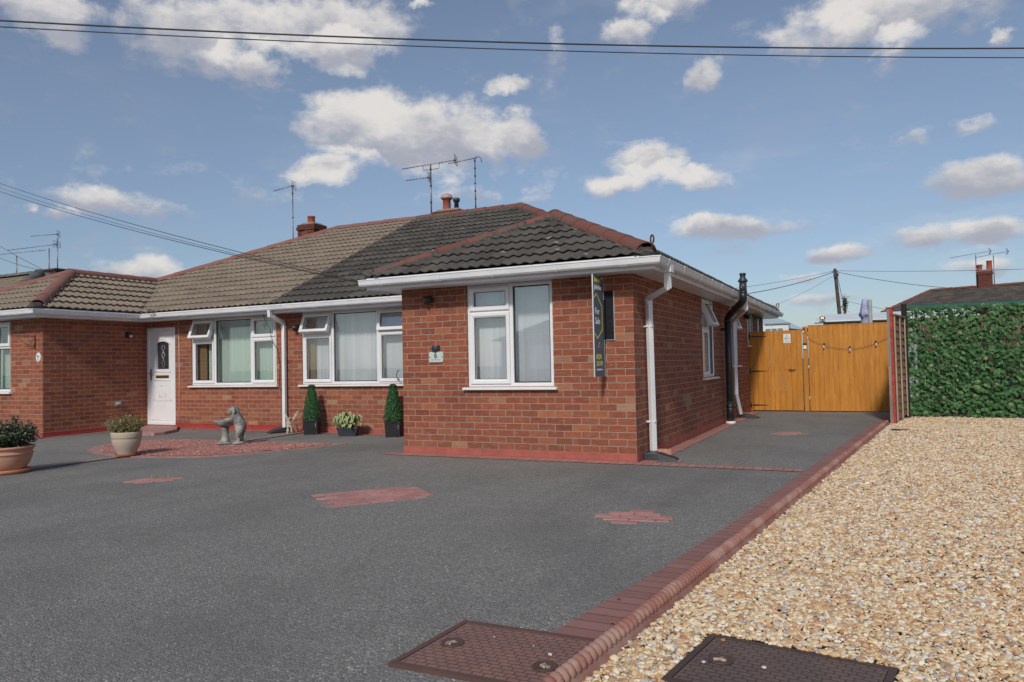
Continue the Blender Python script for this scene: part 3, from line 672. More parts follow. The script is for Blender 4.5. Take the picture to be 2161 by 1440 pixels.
# slate chips
bi = [Vector(p) for p in bedin]
px = rs.rand(62000, 2) * np.array([4.6, 2.7]) + np.array([-9.2, -1.6])
def in_poly(p, poly):
    r = np.zeros(len(p), bool); n = len(poly)
    for i in range(n):
        a, b = poly[i], poly[(i + 1) % n]
        c = ((a[1] > p[:, 1]) != (b[1] > p[:, 1])) & (p[:, 0] < (b[0] - a[0]) * (p[:, 1] - a[1]) / (b[1] - a[1] + 1e-12) + a[0]); r ^= c
    return r
px = px[in_poly(px, bi)]
px = px[np.abs(px[:, 0] + 6.94) > .065]
MT['slate'] = stone_col_mat('red_slate_chips', [(0, (.26, .115, .095)), (.4, (.38, .17, .14)), (.8, (.46, .22, .185)), (.97, (.52, .30, .25)), (1, (.75, .66, .6))], .85)
stones('slate_chippings', px, .010 + rs.rand(len(px)) * .006, .021, MT['slate'], 'red slate chippings filling the lens shaped bed in the drive', 'slate chippings', 9, .35)

# inspection covers
def manhole(P, label, tint, frame=True):
    P = [Vector(p) for p in P]; c = sum(P, Vector((0, 0))) / 4
    root = thing('manhole_cover', label, 'manhole cover', (c.x, c.y, 0))
    ex = (P[1] - P[0]).normalized(); ey = (P[3] - P[0]).normalized(); Lx = (P[1] - P[0]).length; Ly = (P[3] - P[0]).length
    def pt(a, b, z): q = P[0] + ex * a + ey * b; return (q.x, q.y, z)
    mb = MB()
    def slab(a0, b0, a1, b1, z0, z1, t):
        uv = [(a0, b0), (a1, b0), (a1, b1), (a0, b1)]
        mb.add([pt(a0, b0, z0), pt(a1, b0, z0), pt(a1, b1, z0), pt(a0, b1, z0), pt(a0, b0, z1), pt(a1, b0, z1), pt(a1, b1, z1), pt(a0, b1, z1)],
               [(4, 5, 6, 7), (0, 1, 5, 4), (1, 2, 6, 5), (2, 3, 7, 6), (3, 0, 4, 7)], t, uvs=[uv] + [[(0, 0)] * 4] * 4)
    w_ = .028
    slab(w_ + .004, w_ + .004, Lx - w_ - .004, Ly - w_ - .004, -.03, .014, tint)
    mb.build('cover_plate', MT['iron'], root)
    mb = MB()
    for a0, b0, a1, b1 in ((0, 0, Lx, w_), (0, Ly - w_, Lx, Ly), (0, w_, w_, Ly - w_), (Lx - w_, w_, Lx, Ly - w_)):
        uv = [(0, 0)] * 4
        mb.add([pt(a0, b0, .016), pt(a1, b0, .016), pt(a1, b1, .016), pt(a0, b1, .016), pt(a0, b0, -.02), pt(a1, b0, -.02), pt(a1, b1, -.02), pt(a0, b1, -.02)],
               [(0, 1, 2, 3), (0, 4, 5, 1), (1, 5, 6, 2), (2, 6, 7, 3), (3, 7, 4, 0)], tint * .95, uvs=[uv] * 5)
    mb.build('cover_frame', MT['iron'], root)
    return root, pt, Lx, Ly
def keyhole(root, c):
    mb = MB(); mb.lathe((c[0], c[1], .0), [(.050, .0148), (.050, .019), (.044, .020), (.038, .017), (.034, .0152), (0.001, .0150)], 24, .3); mb.build('lifting_eye', MT['iron'], root)
    mb = MB(); r_ = random.Random(int(c[0] * 99))
    for k in range(9):
        a = r_.random() * 6.28; d = r_.random() * .024; s_ = .004 + r_.random() * .005
        mb.cbox((c[0] + d * math.cos(a), c[1] + d * math.sin(a), .018), (s_ * 2, s_ * 1.4, s_), Matrix.Rotation(a, 4, 'Z'), r_.random(), bev=.0015)
    mb.build('grit', MT['grit'], root)
MT['grit'] = plain('pale_grit', (.33, .27, .21), .9, .4, 60, tint=.4)
r1, pt1, a_, b_ = manhole([(.756, -6.04), (1.44, -6.03), (1.46, -5.52), (.793, -5.49)], 'reddish rusted inspection cover in the tarmac left of the rope edging', 1.0)
keyhole(r1, (.885, -5.755)); keyhole(r1, (1.345, -5.83))
r2, pt2, a_, b_ = manhole([(1.785, -5.76), (2.50, -5.85), (2.577, -5.33), (1.864, -5.233)], 'dark brown inspection cover set in the gravel', 0.0)
keyhole(r2, (1.955, -5.50))
mb = MB(); mb.prism([(1.60, -5.70), (1.775, -5.70), (1.86, -5.16), (1.76, -5.16), (1.69, -5.4)], -.01, .006); struct(mb.build('concrete_haunch', plain('pale_concrete', (.42, .39, .34), .9, .25, 20, bs=.4)))

# fallen leaves and pebbles strayed on to the covers
def stray(x, y, z, s_, m, name, label, seed):
    bm = bmesh.new(); bmesh.ops.create_icosphere(bm, subdivisions=2, radius=.5); r_ = random.Random(seed)
    o_ = Vector((r_.random() * 9, r_.random() * 9, 0))
    from mathutils import noise as mn
    for v in bm.verts:
        v.co = v.co * (1 + .45 * mn.noise(v.co * 1.6 + o_)); v.co = Vector((v.co.x * s_ * 1.3, v.co.y * s_, v.co.z * s_ * .6))
    me = bpy.data.meshes.new(name); bm.to_mesh(me); bm.free(); me.materials.append(m)
    o = bpy.data.objects.new(name, me); COL.objects.link(o); o.location = (x, y, z + s_ * .2); o.rotation_euler = (0, 0, r_.random() * 6); return o
MT['chalk'] = plain('chalky_stone', (.68, .64, .55), .8, .15, 40)
MT['tanst'] = plain('tan_stone', (.45, .22, .09), .8, .2, 40)
for i, (x, y, s_, k, lb) in enumerate([(1.32, -5.72, .016, 0, 'white pebble on the reddish inspection cover beside its lifting eye'), (1.22, -5.66, .008, 0, 'tiny chalk chip on the middle of the reddish inspection cover'), (1.02, -5.63, .007, 0, 'tiny chalk chip near the far edge of the reddish inspection cover'),
        (2.12, -5.52, .018, 0, 'pale pebble in the middle of the dark inspection cover'), (1.90, -5.56, .017, 0, 'white flake on the dark inspection cover, nearest its left corner'), (1.93, -5.30, .02, 1, 'tan pebble on the far left corner of the dark cover')]):
    tag(stray(x, y, .016, s_, MT['chalk'] if k == 0 else MT['tanst'], 'pebble', lb, i), lb, 'pebble', 'pebbles strayed on to the inspection covers')

# ------------------------------------------------------------------ houses
class Wall:
    """vertical wall face: origin, direction along it (u), outward normal (d)"""
    def __init__(s, o, u, n): s.o = Vector((o[0], o[1], 0)); s.u = Vector((u[0], u[1], 0)); s.nn = Vector((n[0], n[1], 0))
    def p(s, u, d, z): q = s.o + s.u * u + s.nn * d; return (q.x, q.y, z)
    def box(s, mb, u0, u1, d0, d1, z0, z1, t=.5):
        vs = [s.p(u, d, z) for z in (z0, z1) for d in (d0, d1) for u in (u0, u1)]
        fs = [(0, 2, 3, 1), (4, 5, 7, 6), (0, 1, 5, 4), (2, 6, 7, 3), (0, 4, 6, 2), (1, 3, 7, 5)]
        if s.u.cross(s.nn).z < 0: fs = [tuple(reversed(f)) for f in fs]
        fs = [tuple(reversed(f)) for f in fs] if s.u.cross(s.nn).z < 0 and False else fs
        mb.add(vs, fs, t)
def wall_panel(mb, W, u0, u1, z0, z1, holes, depth=.12, thick=.25):
    us = sorted({u0, u1, *[h[0] for h in holes], *[h[1] for h in holes]}); zs_ = sorted({z0, z1, *[h[2] for h in holes], *[h[3] for h in holes]})
    for a, b in zip(us, us[1:]):
        for c, e in zip(zs_, zs_[1:]):
            mu, mz = (a + b) / 2, (c + e) / 2
            if any(h[0] < mu < h[1] and h[2] < mz < h[3] for h in holes): continue
            mb.quad(W.p(a, 0, c), W.p(b, 0, c), W.p(b, 0, e), W.p(a, 0, e)); mb.quad(W.p(a, -thick, e), W.p(b, -thick, e), W.p(b, -thick, c), W.p(a, -thick, c))
    for h in holes:
        a, b, c, e = h
        mb.quad(W.p(a, 0, c), W.p(a, -thick, c), W.p(a, -thick, e), W.p(a, 0, e)); mb.quad(W.p(b, -thick, c), W.p(b, 0, c), W.p(b, 0, e), W.p(b, -thick, e))
        mb.quad(W.p(a, -thick, c), W.p(a, 0, c), W.p(b, 0, c), W.p(b, -thick, c)); mb.quad(W.p(a, 0, e), W.p(a, -thick, e), W.p(b, -thick, e), W.p(b, 0, e))
def ring(mb, W, u0, u1, z0, z1, prof, hinge=None, t=.5):
    """mitred frame; prof = [(inset, d)...]; hinge=(z, d, angle) swings it out about its top edge"""
    def tr(u, d, z):
        if hinge:
            hz, hd, a = hinge; dz = z - hz; dd = d - hd
            z = hz + dz * math.cos(a) + dd * math.sin(a); d = hd - dz * math.sin(a) + dd * math.cos(a)
        return W.p(u, d, z)
    n = len(prof); vs = []
    for (su, sz) in ((0, 0), (1, 0), (1, 1), (0, 1)):
        for i_, d in prof:
            u = u0 + i_ if su == 0 else u1 - i_; z = z0 + i_ if sz == 0 else z1 - i_; vs.append(tr(u, d, z))
    fs = []
    for c in range(4):
        for k in range(n - 1):
            a = c * n + k; b = ((c + 1) % 4) * n + k; fs.append((a, b, b + 1, a + 1))
    mb.add(vs, fs, t); return tr
def window(root, W, u0, u1, z0, z1, cols, blind=None, sill=True, sillz=None, curtain=None, front=-.02, header=True, bars=None):
    """cols: list of (width fraction end, [(z top, kind), ...] from the bottom up)"""
    mb = MB(); fw = .05; d0, d1 = front - .07, front
    zt = z1
    ring(mb, W, u0, u1, z0, zt, [(0, d0), (0, d1 - .004), (.006, d1), (fw - .01, d1), (fw, d1 - .012), (fw, d0)])
    if header: W.box(mb, u0 - .0, u1 + .0, d0, front + .012, zt, zt + .06)
    ua = u0; panes = []
    edges = [u0]
    for k, (ue, lights) in enumerate(cols):
        if k < len(cols) - 1: W.box(mb, ue - .028, ue + .028, d0, d1 - .002, z0 + fw - .004, zt - fw + .004)
        a = ua + (fw if k == 0 else .028); b = ue - (fw if k == len(cols) - 1 else .028)
        zb = z0 + fw
        for j, (ztop, kind) in enumerate(lights):
            last = j == len(lights) - 1; zz = zt - fw if last else ztop - .026
            if not last: W.box(mb, a - .003, b + .003, d0, d1 - .003, ztop - .026, ztop + .026)
            panes.append((a, b, zb, zz, kind)); zb = ztop + .026
        ua = ue
    wn = mb.build('window', MT['upvc'], root)
    for a, b, c, e, kind in panes:
        if kind == 'fixed':
            m2 = MB(); ring(m2, W, a - .002, b + .002, c - .002, e + .002, [(0, d1 - .018), (.012, d1 - .02), (.017, d1 - .032)]); m2.build('bead', MT['seal'], wn)
            m2 = MB(); W.box(m2, a, b, d0 + .028, d0 + .032, c, e); m2.build('pane', MT['glass'], wn)
            continue
        ov = .012; hinge = None
        if kind == 'open': hinge = (e + ov, d1, RD(23))
        if kind == 'ajar': hinge = (e + ov, d1, RD(9))
        if kind == 'side_ajar': hinge = None
        m2 = MB(); sw = .062; sd = d1 + (.022 if kind != 'ajarbottom' else .05)
        A, B, C_, E_ = a - ov, b + ov, c - ov, e + ov
        ring(m2, W, A, B, C_, E_, [(sw, d0 + .02), (0, d0 + .02), (0, sd - .006), (.006, sd), (sw * .62, sd), (sw, sd - .018), (sw, d0 + .02)], hinge)
        if kind in ('open', 'vent') and False: pass
        m2.build('sash', MT['upvc'], wn)
        m2 = MB(); tr = ring(m2, W, A + sw - .001, B - sw + .001, C_ + sw - .001, E_ - sw + .001, [(0, sd - .017), (.005, sd - .0185), (.006, sd - .03)], hinge); m2.build('seal', MT['seal'], wn)
        m2 = MB(); q = [(A + sw, C_ + sw), (B - sw, C_ + sw), (B - sw, E_ - sw), (A + sw, E_ - sw)]; g0, g1 = d1 - .022, d1 - .018
        m2.add([tr(u, g0, z) for u, z in q] + [tr(u, g1, z) for u, z in q], [(3, 2, 1, 0), (4, 5, 6, 7), (0, 1, 5, 4), (1, 2, 6, 5), (2, 3, 7, 6), (3, 0, 4, 7)]); m2.build('pane', MT['glass'], wn)
        if kind in ('open', 'vent', 'ajar') :
            m2 = MB(); uu0, uu1 = A + (B - A) * .22, B - (B - A) * .22
            m2.add([tr(u, d, z) for u in (uu0, uu1) for d, z in ((sd, E_ - .026), (sd + .006, E_ - .026), (sd + .006, E_ - .018), (sd, E_ - .018))], [(0, 4, 5, 1), (1, 5, 6, 2), (2, 6, 7, 3), (0, 1, 2, 3), (7, 6, 5, 4)]); m2.build('trickle_vent', MT['upvc2'], wn)
        if kind == 'open':
            for us_ in (A + .03, B - .03):
                m2 = MB(); zA = (E_ + C_) / 2
                p1 = tr(us_, d1 - .03, zA + .02); p2 = W.p(us_, d1 - .03, zA - .04); m2.tube([p1, p2], .006, 5)
                m2.build('stay', MT['dmetal'], wn)
    if sill:
        m2 = MB(); sz = (sillz if sillz is not None else z0) ; s0, s1 = u0 - .055, u1 + .055
        prof = [(-.06, sz), (.05, sz - .006), (.062, sz - .012), (.062, sz - .034), (.048, sz - .04), (.0, sz - .04)]
        vs = [W.p(u, d, z) for u in (s0, s1) for d, z in prof]; n = len(prof)
        m2.add(vs, [(k, k + 1, k + 1 + n, k + n) for k in range(n - 1)] + [tuple(range(n)), tuple(range(2 * n - 1, n - 1, -1))]); m2.build('sill', MT['sill'], wn)
    if blind:
        m2, step, sw_, ang, mtl, dd = MB(), blind[0], blind[1], blind[2], blind[3], d0 - .10
        u = u0 + .02 + (blind[4] if len(blind) > 4 else 0)
        while u < u1 - .03:
            a = RD(ang + random.uniform(-4, 4)); du, dq = math.cos(a) * sw_ / 2, math.sin(a) * sw_ / 2; t = random.random()
            cu = u + step / 2; z_a, z_b = z0 + .04, zt - .03
            segs = 4; vs = []
            for k in range(segs + 1):
                f = k / segs * 2 - 1; bow = .008 * (1 - f * f)
                for z in (z_a, z_b): vs.append(W.p(cu + du * f, dd + dq * f + bow * .4, z))
            m2.add(vs, [(2 * k, 2 * k + 2, 2 * k + 3, 2 * k + 1) for k in range(segs)], t, True); u += step
        W.box(m2, u0 + .02, u1 - .02, dd - .03, dd + .03, zt - .045, zt - .01)
        m2.build('vertical_blind', mtl, wn)
    if curtain:
        m2 = MB(); a, b = curtain; vs = []; nseg = 26
        for k in range(nseg + 1):
            u = a + (b - a) * k / nseg; d = d0 - .05 + .02 * math.sin(k * 1.9)
            for z in (z0 + .02, zt - .02): vs.append(W.p(u, d, z))
        m2.add(vs, [(2 * k, 2 * k + 2, 2 * k + 3, 2 * k + 1) for k in range(nseg)], .4, True); m2.build('curtain', MT['curtain'], wn)
    return wn

GAUGE, PERIOD, KSL = .325, .15, .483
PC = math.cos(math.atan(KSL))
def tile_face(bm_out, A, e, run_dir, poly, u0, u1, seed):
    """wavy interlocking tiles on a slope. A eave start, e eave direction, run_dir horizontal upslope; poly in (along, run)"""
    e = Vector(e); r_ = Vector(run_dir); sl = (r_ + Vector((0, 0, KSL))).normalized(); nrm = e.cross(sl)
    if nrm.z < 0: nrm = -nrm
    A = Vector(A); rnd = random.Random(seed)
    top = max(p[1] for p in poly) / PC; nc = int(top / GAUGE) + 2
    du = .025; n = int((u1 - u0) / du) + 1; verts = []; faces = []; tints = []
    for k in range(nc):
        v0 = k * GAUGE - .01; v1 = v0 + GAUGE + .004
        base = len(verts); tl = {}
        for i in range(n + 1):
            u = u0 + i * du; ti = int((u + (k % 2) * .15 * 0) / .3); 
            if ti not in tl: tl[ti] = (rnd.uniform(-.003, .003), rnd.random())
            w_ = .5 + .5 * math.cos(2 * math.pi * u / PERIOD); w_ = w_ ** 1.2 * .025
            j = tl[ti][0]; vj = rnd.uniform(-.001, .001) + j * 1.5
            for vv, h in ((v0 + .10, -.004 + w_ * .8), (v0 + .08, .030 + w_ + j), (v0 + vj, .033 + w_ + j), (v0 + .003 + vj, .050 + w_ + j), (v0 + .014 + vj, .054 + w_ + j), (v1 + .09, .002 + w_)):
                verts.append(A + e * u + sl * vv + nrm * h)
        for i in range(n):
            u = u0 + (i + .5) * du; ti = int(u / .3); t = tl.get(ti, (0, .5))[1]
            for q in range(5):
                a = base + i * 6 + q; faces.append((a, a + 6, a + 7, a + 1)); tints.append(t)
    bm = bmesh.new(); tl_ = bm.faces.layers.float.new('tint')
    bv = [bm.verts.new(v) for v in verts]
    for f, t in zip(faces, tints):
        fc = bm.faces.new([bv[i] for i in f]); fc[tl_] = t; fc.smooth = False
    m = len(poly); cxp = sum(p[0] for p in poly) / m; cyp = sum(p[1] for p in poly) / m
    for i in range(m):
        a, b = poly[i], poly[(i + 1) % m]
        if a[1] <= 0.001 and b[1] <= 0.001: continue
        n2 = Vector((b[1] - a[1], -(b[0] - a[0])))
        if n2.x * (cxp - a[0]) + n2.y * (cyp - a[1]) > 0: n2 = -n2
        n3 = (e * n2.x + r_ * n2.y).normalized(); pt = A + e * a[0] + r_ * a[1]
        bmesh.ops.bisect_plane(bm, geom=list(bm.verts) + list(bm.edges) + list(bm.faces), dist=1e-5, plane_co=pt, plane_no=n3, clear_outer=True)
    me = bpy.data.meshes.new('t'); bm.to_mesh(me); bm.free(); return me
def join_meshes(meshes, name, mtl, parent):
    bm = bmesh.new()
    for m in meshes: bm.from_mesh(m); bpy.data.meshes.remove(m)
    me = bpy.data.meshes.new(name); bm.to_mesh(me); bm.free(); me.materials.append(mtl); return link(me, name, parent)
def ridge(mb, a, b, r=.115, L=.44, lift=.0, taper=.012, start=0, trange=(0, 1)):
    a, b = Vector(a), Vector(b); d = b - a; T = d.length; d.normalize(); sd = d.cross(Vector((0, 0, 1))).normalized(); up = sd.cross(d).normalized()
    n = max(1, round(T / L)); L = T / n; seg = 10
    for k in range(n):
        t = random.uniform(*trange); vs = []; jz = random.uniform(-.004, .004)
        for s_, rr in ((k * L - .012, r + taper), (k * L + L * .5, r + taper * .5), (k * L + L + .012, r)):
            for q in range(seg + 1):
                an = math.pi * (q / seg) ; c, s2 = math.cos(an), math.sin(an)
                vs.append(a + d * s_ + sd * c * rr + up * (s2 * rr * .82 + lift + jz - .03))
        for s_, rr in ((k * L - .012, r + taper - .016),):
            for q in range(seg + 1):
                an = math.pi * (q / seg); vs.append(a + d * s_ + sd * math.cos(an) * rr + up * (math.sin(an) * rr * .82 + lift + jz - .03))
        w_ = seg + 1
        fs = [(i * w_ + q, i * w_ + q + 1, (i + 1) * w_ + q + 1, (i + 1) * w_ + q) for i in range(2) for q in range(seg)]
        mb.add(vs[:3 * w_], fs, t, True); mb.add(vs[:w_] + vs[3 * w_:], [(q + 1, q, q + w_, q + 1 + w_) for q in range(seg)], t)
def bedding(mb, a, b, w_=.15, h=.05, seed=0):
    """mortar fillet under ridge tiles, both sides"""
    a, b = Vector(a), Vector(b); d = b - a; T = d.length; d.normalize(); sd = d.cross(Vector((0, 0, 1))).normalized(); up = sd.cross(d).normalized(); r_ = random.Random(seed)
    n = int(T / .05)
    for sgn in (-1, 1):
        vs = []
        for k in range(n + 1):
            ww = w_ + r_.uniform(-.018, .022); s_ = T * k / n
            vs += [a + d * s_ + sd * sgn * .07 + up * (h + .02), a + d * s_ + sd * sgn * ww + up * (-.035), a + d * s_ + sd * sgn * ww * .9 + up * (-.09)]
        mb.add(vs, [(3 * k + q, 3 * k + 3 + q, 3 * k + 4 + q, 3 * k + 1 + q) for k in range(n) for q in (0, 1)], .5)

GZ = 2.355                                   # top of the gutters
def gutter(name_parent, pts, cap0=False, cap1=False, clips=1.0, closed_ends=True, cz=GZ, seed=0):
    """square-section gutter along a horizontal polyline of its centre; outside is on the right of travel"""
    pts = [Vector((p[0], p[1])) for p in pts]; n = len(pts); prof = [(-.05, 0), (-.05, -.064), (-.036, -.084), (.026, -.084), (.044, -.066), (.056, -.012), (.064, -.006), (.062, .003), (.050, .003), (.046, -.008), (.036, -.06), (-.042, -.06)]
    def off(i):
        if i == 0: d = (pts[1] - pts[0]).normalized(); nn_ = Vector((d.y, -d.x)); return nn_
        if i == n - 1: d = (pts[-1] - pts[-2]).normalized(); return Vector((d.y, -d.x))
        d1 = (pts[i] - pts[i - 1]).normalized(); d2 = (pts[i + 1] - pts[i]).normalized(); n1 = Vector((d1.y, -d1.x)); n2_ = Vector((d2.y, -d2.x)); m_ = n1 + n2_
        return m_ / m_.dot(n1)
    mb = MB(); vs = []; m = len(prof)
    for i in range(n):
        o_ = off(i)
        for a, z in prof: q = pts[i] + o_ * a; vs.append((q.x, q.y, cz + z))
    fs = [(i * m + k, (i + 1) * m + k, (i + 1) * m + (k + 1) % m, i * m + (k + 1) % m) for i in range(n - 1) for k in range(m)]
    mb.add(vs, fs)
    for c, i in ((cap0, 0), (cap1, n - 1)):
        if c: mb.add(vs[i * m:i * m + 8], [tuple(range(8))])
    g = mb.build('gutter', MT['upvc2'], name_parent)
    r_ = random.Random(seed)
    for i in range(n - 1):
        d = pts[i + 1] - pts[i]; T = d.length; d.normalize(); o_ = Vector((d.y, -d.x)); k = max(1, round(T / clips))
        for q in range(k):
            s_ = (q + .5) * T / k + r_.uniform(-.1, .1); wide = .05 if q % 3 == 1 else .012
            big = [(-.05, -.088), (.028, -.089), (.049, -.068), (.062, -.012), (.070, .0), (.066, .007)]
            c0 = pts[i] + d * (s_ - wide); c1 = pts[i] + d * (s_ + wide); vs = [(*(c + o_ * (a + .003)), cz + z - .002) for c in (c0, c1) for a, z in big]; m2 = len(big)
            mb = MB(); mb.add(vs, [(k2, k2 + 1, k2 + 1 + m2, k2 + m2) for k2 in range(m2 - 1)] + [tuple(range(m2)), tuple(range(m2, 2 * m2))])
            mb.build('gutter_bracket', MT['upvc2'], g)
    return g
def eaves(root, pts, wall_off=.33, name='fascia'):
    """fascia board with soffit behind, following a polyline; outside on the right of travel"""
    P_ = [Vector((p[0], p[1])) for p in pts]; n = len(P_)
    def off(i):
        if i == 0: d = (P_[1] - P_[0]).normalized(); return Vector((d.y, -d.x))
        if i == n - 1: d = (P_[-1] - P_[-2]).normalized(); return Vector((d.y, -d.x))
        d1 = (P_[i] - P_[i - 1]).normalized(); d2 = (P_[i + 1] - P_[i]).normalized(); n1 = Vector((d1.y, -d1.x)); n2_ = Vector((d2.y, -d2.x)); m_ = n1 + n2_
        return m_ / m_.dot(n1)
    def sweep(prof, nm, mt):
        mb = MB(); m = len(prof); vs = []
        for i in range(n):
            o_ = off(i)
            for a, z in prof: q = P_[i] + o_ * a; vs.append((q.x, q.y, z))
        mb.add(vs, [(i * m + k, (i + 1) * m + k, (i + 1) * m + (k + 1) % m, i * m + (k + 1) % m) for i in range(n - 1) for k in range(m)])
        for i in (0, n - 1): mb.add(vs[i * m:i * m + m], [tuple(range(m))])
        return mb.build(nm, mt, root)
    sweep([(0, 2.226), (0, 2.385), (-.018, 2.385), (-.018, 2.238), (-.03, 2.238), (-.03, 2.226)], 'fascia', MT['upvc2'])
    sweep([(-.0305, 2.233), (-.0305, 2.243), (-wall_off - .01, 2.243), (-wall_off - .01, 2.233)], 'soffit', MT['upvc2'])
def downpipe(root, pts, shoe=None, clips=(), seg_r=.046):
    mb = MB(); mb.tube(pts, seg_r, 4, square=True)
    o = mb.build('downpipe', MT['upvc2'], root, bevel=.006)
    if clips:
        mb = MB()
        for c, nx, ny, L in clips:
            mb.cbox((c[0], c[1], c[2]), (.082, .082, .022)); mb.cbox((c[0] + nx * L / 2, c[1] + ny * L / 2, c[2]), (.016 + abs(nx) * L, .016 + abs(ny) * L, .016))
        mb.build('pipe_clip', MT['upvc2'], o)
    return o

D = 2.284
XM = -7.46                                   # party wall
EZ = 2.378
def simple_face(mb, pts): mb.add(pts, [tuple(range(len(pts)))])

# ===== right-hand bungalow
R0 = thing('brick_bungalow', 'brick bungalow with the dark mossy roof and the number 6 plaque', 'bungalow', (-1.6, 0, 0))
WF = Wall((-3.275, 0), (1, 0), (0, -1)); WM = Wall((XM, D), (1, 0), (0, -1)); WS = Wall((0, 0), (0, 1), (1, 0))
hF = [(1.021, 2.240, .90, 2.235)]
hM = [(XM * -1 - 7.10, XM * -1 - 4.72, .885, 2.235)]
hS = [(3.92, 4.98, .895, 2.235), (6.58, 7.57, 1.07, 2.235), (8.88, 9.85, 1.5, 2.235)]
mb = MB()
wall_panel(mb, WF, 0, 3.275, -.05, 2.30, hF); wall_panel(mb, WM, 0, 3.275 + 0 + (-3.275 - XM) - 3.275, -.05, 2.30, hM)
wall_panel(mb, WS, 0, 11.55, -.05, 2.30, hS)
wall_panel(mb, Wall((-3.275, D), (0, -1), (-1, 0)), 0, D, -.05, 2.30, []); wall_panel(mb, Wall((0, 11.55), (-1, 0), (0, 1)), 0, -XM, -.05, 2.30, [])
mb.build('brick_wall', MT['brick'], R0)
mb = MB(); pd = .006
WF.box(mb, -.001, 3.275 + pd, 0.0005, pd, -.04, .100); WS.box(mb, 0.0, 11.55, .0005, pd, -.04, .100); WM.box(mb, 0, -3.275 - XM - .001, .0005, pd, -.04, .092)
mb.build('painted_plinth', MT['plinth_r'], R0)
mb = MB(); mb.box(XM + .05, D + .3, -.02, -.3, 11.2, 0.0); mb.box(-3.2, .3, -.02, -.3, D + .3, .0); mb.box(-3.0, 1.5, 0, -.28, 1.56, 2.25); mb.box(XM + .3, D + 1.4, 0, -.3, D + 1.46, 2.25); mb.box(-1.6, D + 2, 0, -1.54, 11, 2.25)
mb.build('interior', MT['room'], R0)
window(R0, WF, 1.021, 2.240, .90, 2.235, [(1.655, [(1.875, 'sash'), (9, 'vent')]), (2.24, [(9, 'fixed')])], (.089, .098, 4, MT['blind_w']))
window(R0, WM, .36, 2.74, .885, 2.235, [(1.07, [(1.815, 'sash'), (9, 'open')]), (2.092, [(9, 'fixed')]), (2.74, [(1.815, 'sash'), (9, 'ajar')])], (.089, .098, 4, MT['blind_w'], .10), curtain=(.40, .56))
window(R0, WS, 3.92, 4.98, .895, 2.235, [(4.52, [(1.72, 'sash'), (9, 'open')]), (4.98, [(9, 'fixed')])], (.12, .1, 30, MT['blind_w']), curtain=(3.98, 4.5))
window(R0, WS, 6.58, 7.57, 1.07, 2.235, [(7.1, [(1.75, 'sash'), (9, 'open')]), (7.57, [(9, 'fixed')])], (.12, .1, 30, MT['blind_w']))
window(R0, WS, 8.88, 9.85, 1.5, 2.235, [(9.4, [(9, 'sash')]), (9.85, [(9, 'fixed')])], (.12, .1, 30, MT['blind_w']))
mb = MB(); WS.box(mb, 10.45, 10.60, 0.002, .02, 1.85, 2.16); mb.build('vent_panel', MT['sill'], R0)

# roof of the right bungalow
m1 = tile_face(None, (XM, 1.9, EZ), (1, 0, 0), (0, 1, 0), [(0, 0), (.35 - XM, 0), (-4.65 - XM, 5.0), (0, 5.0)], 0.0, .35 - XM, 1)
m2 = tile_face(None, (-3.62, -.35, EZ), (1, 0, 0), (0, 1, 0), [(0, 0), (3.97, 0), (1.985, 1.985)], 0, 3.97, 2)
m3 = tile_face(None, (.35, -.35, EZ), (0, 1, 0), (-1, 0, 0), [(0, 0), (4.235, 0), (4.235, 1.985), (1.985, 1.985)], 0, 4.235, 3)
m4 = tile_face(None, (.35, -.35, EZ), (0, 1, 0), (-1, 0, 0), [(4.235, 0), (12.25, 0), (7.25, 5.0), (4.235, 1.985)], 4.225, 12.25, 4)
m5 = tile_face(None, (-3.62, -.35, EZ), (0, 1, 0), (1, 0, 0), [(0, 0), (2.25, 0), (4.235, 1.985), (1.985, 1.985)], 0, 4.235, 5)
rfR = join_meshes([m1, m2, m3, m4, m5], 'tiled_roof', MT['tile_r'], R0)
mb = MB(); simple_face(mb, [(XM, 11.9, EZ), (.35, 11.9, EZ), (-4.65, 6.9, EZ + 2.415), (XM, 6.9, EZ + 2.415)])
mb.build('rear_slope', MT['tile_r'], rfR)
hz = lambda run: EZ + KSL * run
mb = MB(); mo = MB()
HL = [((XM, 6.9, hz(5)), (-4.6, 6.9, hz(5)), (0, .9)), ((.22, 2.03, hz(.13)), (-4.65, 6.9, hz(5)), (.1, 1))]
ridge(mb, (-4.62, 6.9, hz(5) + .035), (XM, 6.9, hz(5) + .035), trange=(0, .8))
ridge(mb, (-1.60, 3.80, hz(1.985) + .045), (-4.65, 6.85, hz(5) + .035), trange=(.2, 1))
ridge(mb, (-3.53, -.26, hz(.09) + .045), (-1.66, 1.61, hz(1.985) + .035), trange=(0, 1), r=.10)
ridge(mb, (.24, -.24, hz(.11) + .05), (-1.62, 1.62, hz(1.985) + .045), trange=(.2, 1), r=.12)
ridge(mb, (-1.635, 1.60, hz(1.985) + .05), (-1.635, 3.95, hz(1.985) + .05), trange=(0, 1), r=.12)
ridge(mb, (.25, 11.8, hz(.1) + .05), (-4.6, 6.95, hz(5) + .03))
for a, b in (((-4.62, 6.9, hz(5)), (XM, 6.9, hz(5))), ((-3.56, -.29, hz(.06)), (-1.66, 1.61, hz(1.985))), ((.27, -.27, hz(.08)), (-1.62, 1.62, hz(1.985))), ((-1.635, 1.60, hz(1.985)), (-1.635, 3.95, hz(1.985))), ((-1.60, 3.80, hz(1.985)), (-4.65, 6.85, hz(5)))): bedding(mo, a, b, .155, .05, len(mo.v))
mb.build('ridge_tiles', MT['ridge_r'], rfR); mo.build('ridge_bedding', MT['mortar'], rfR)
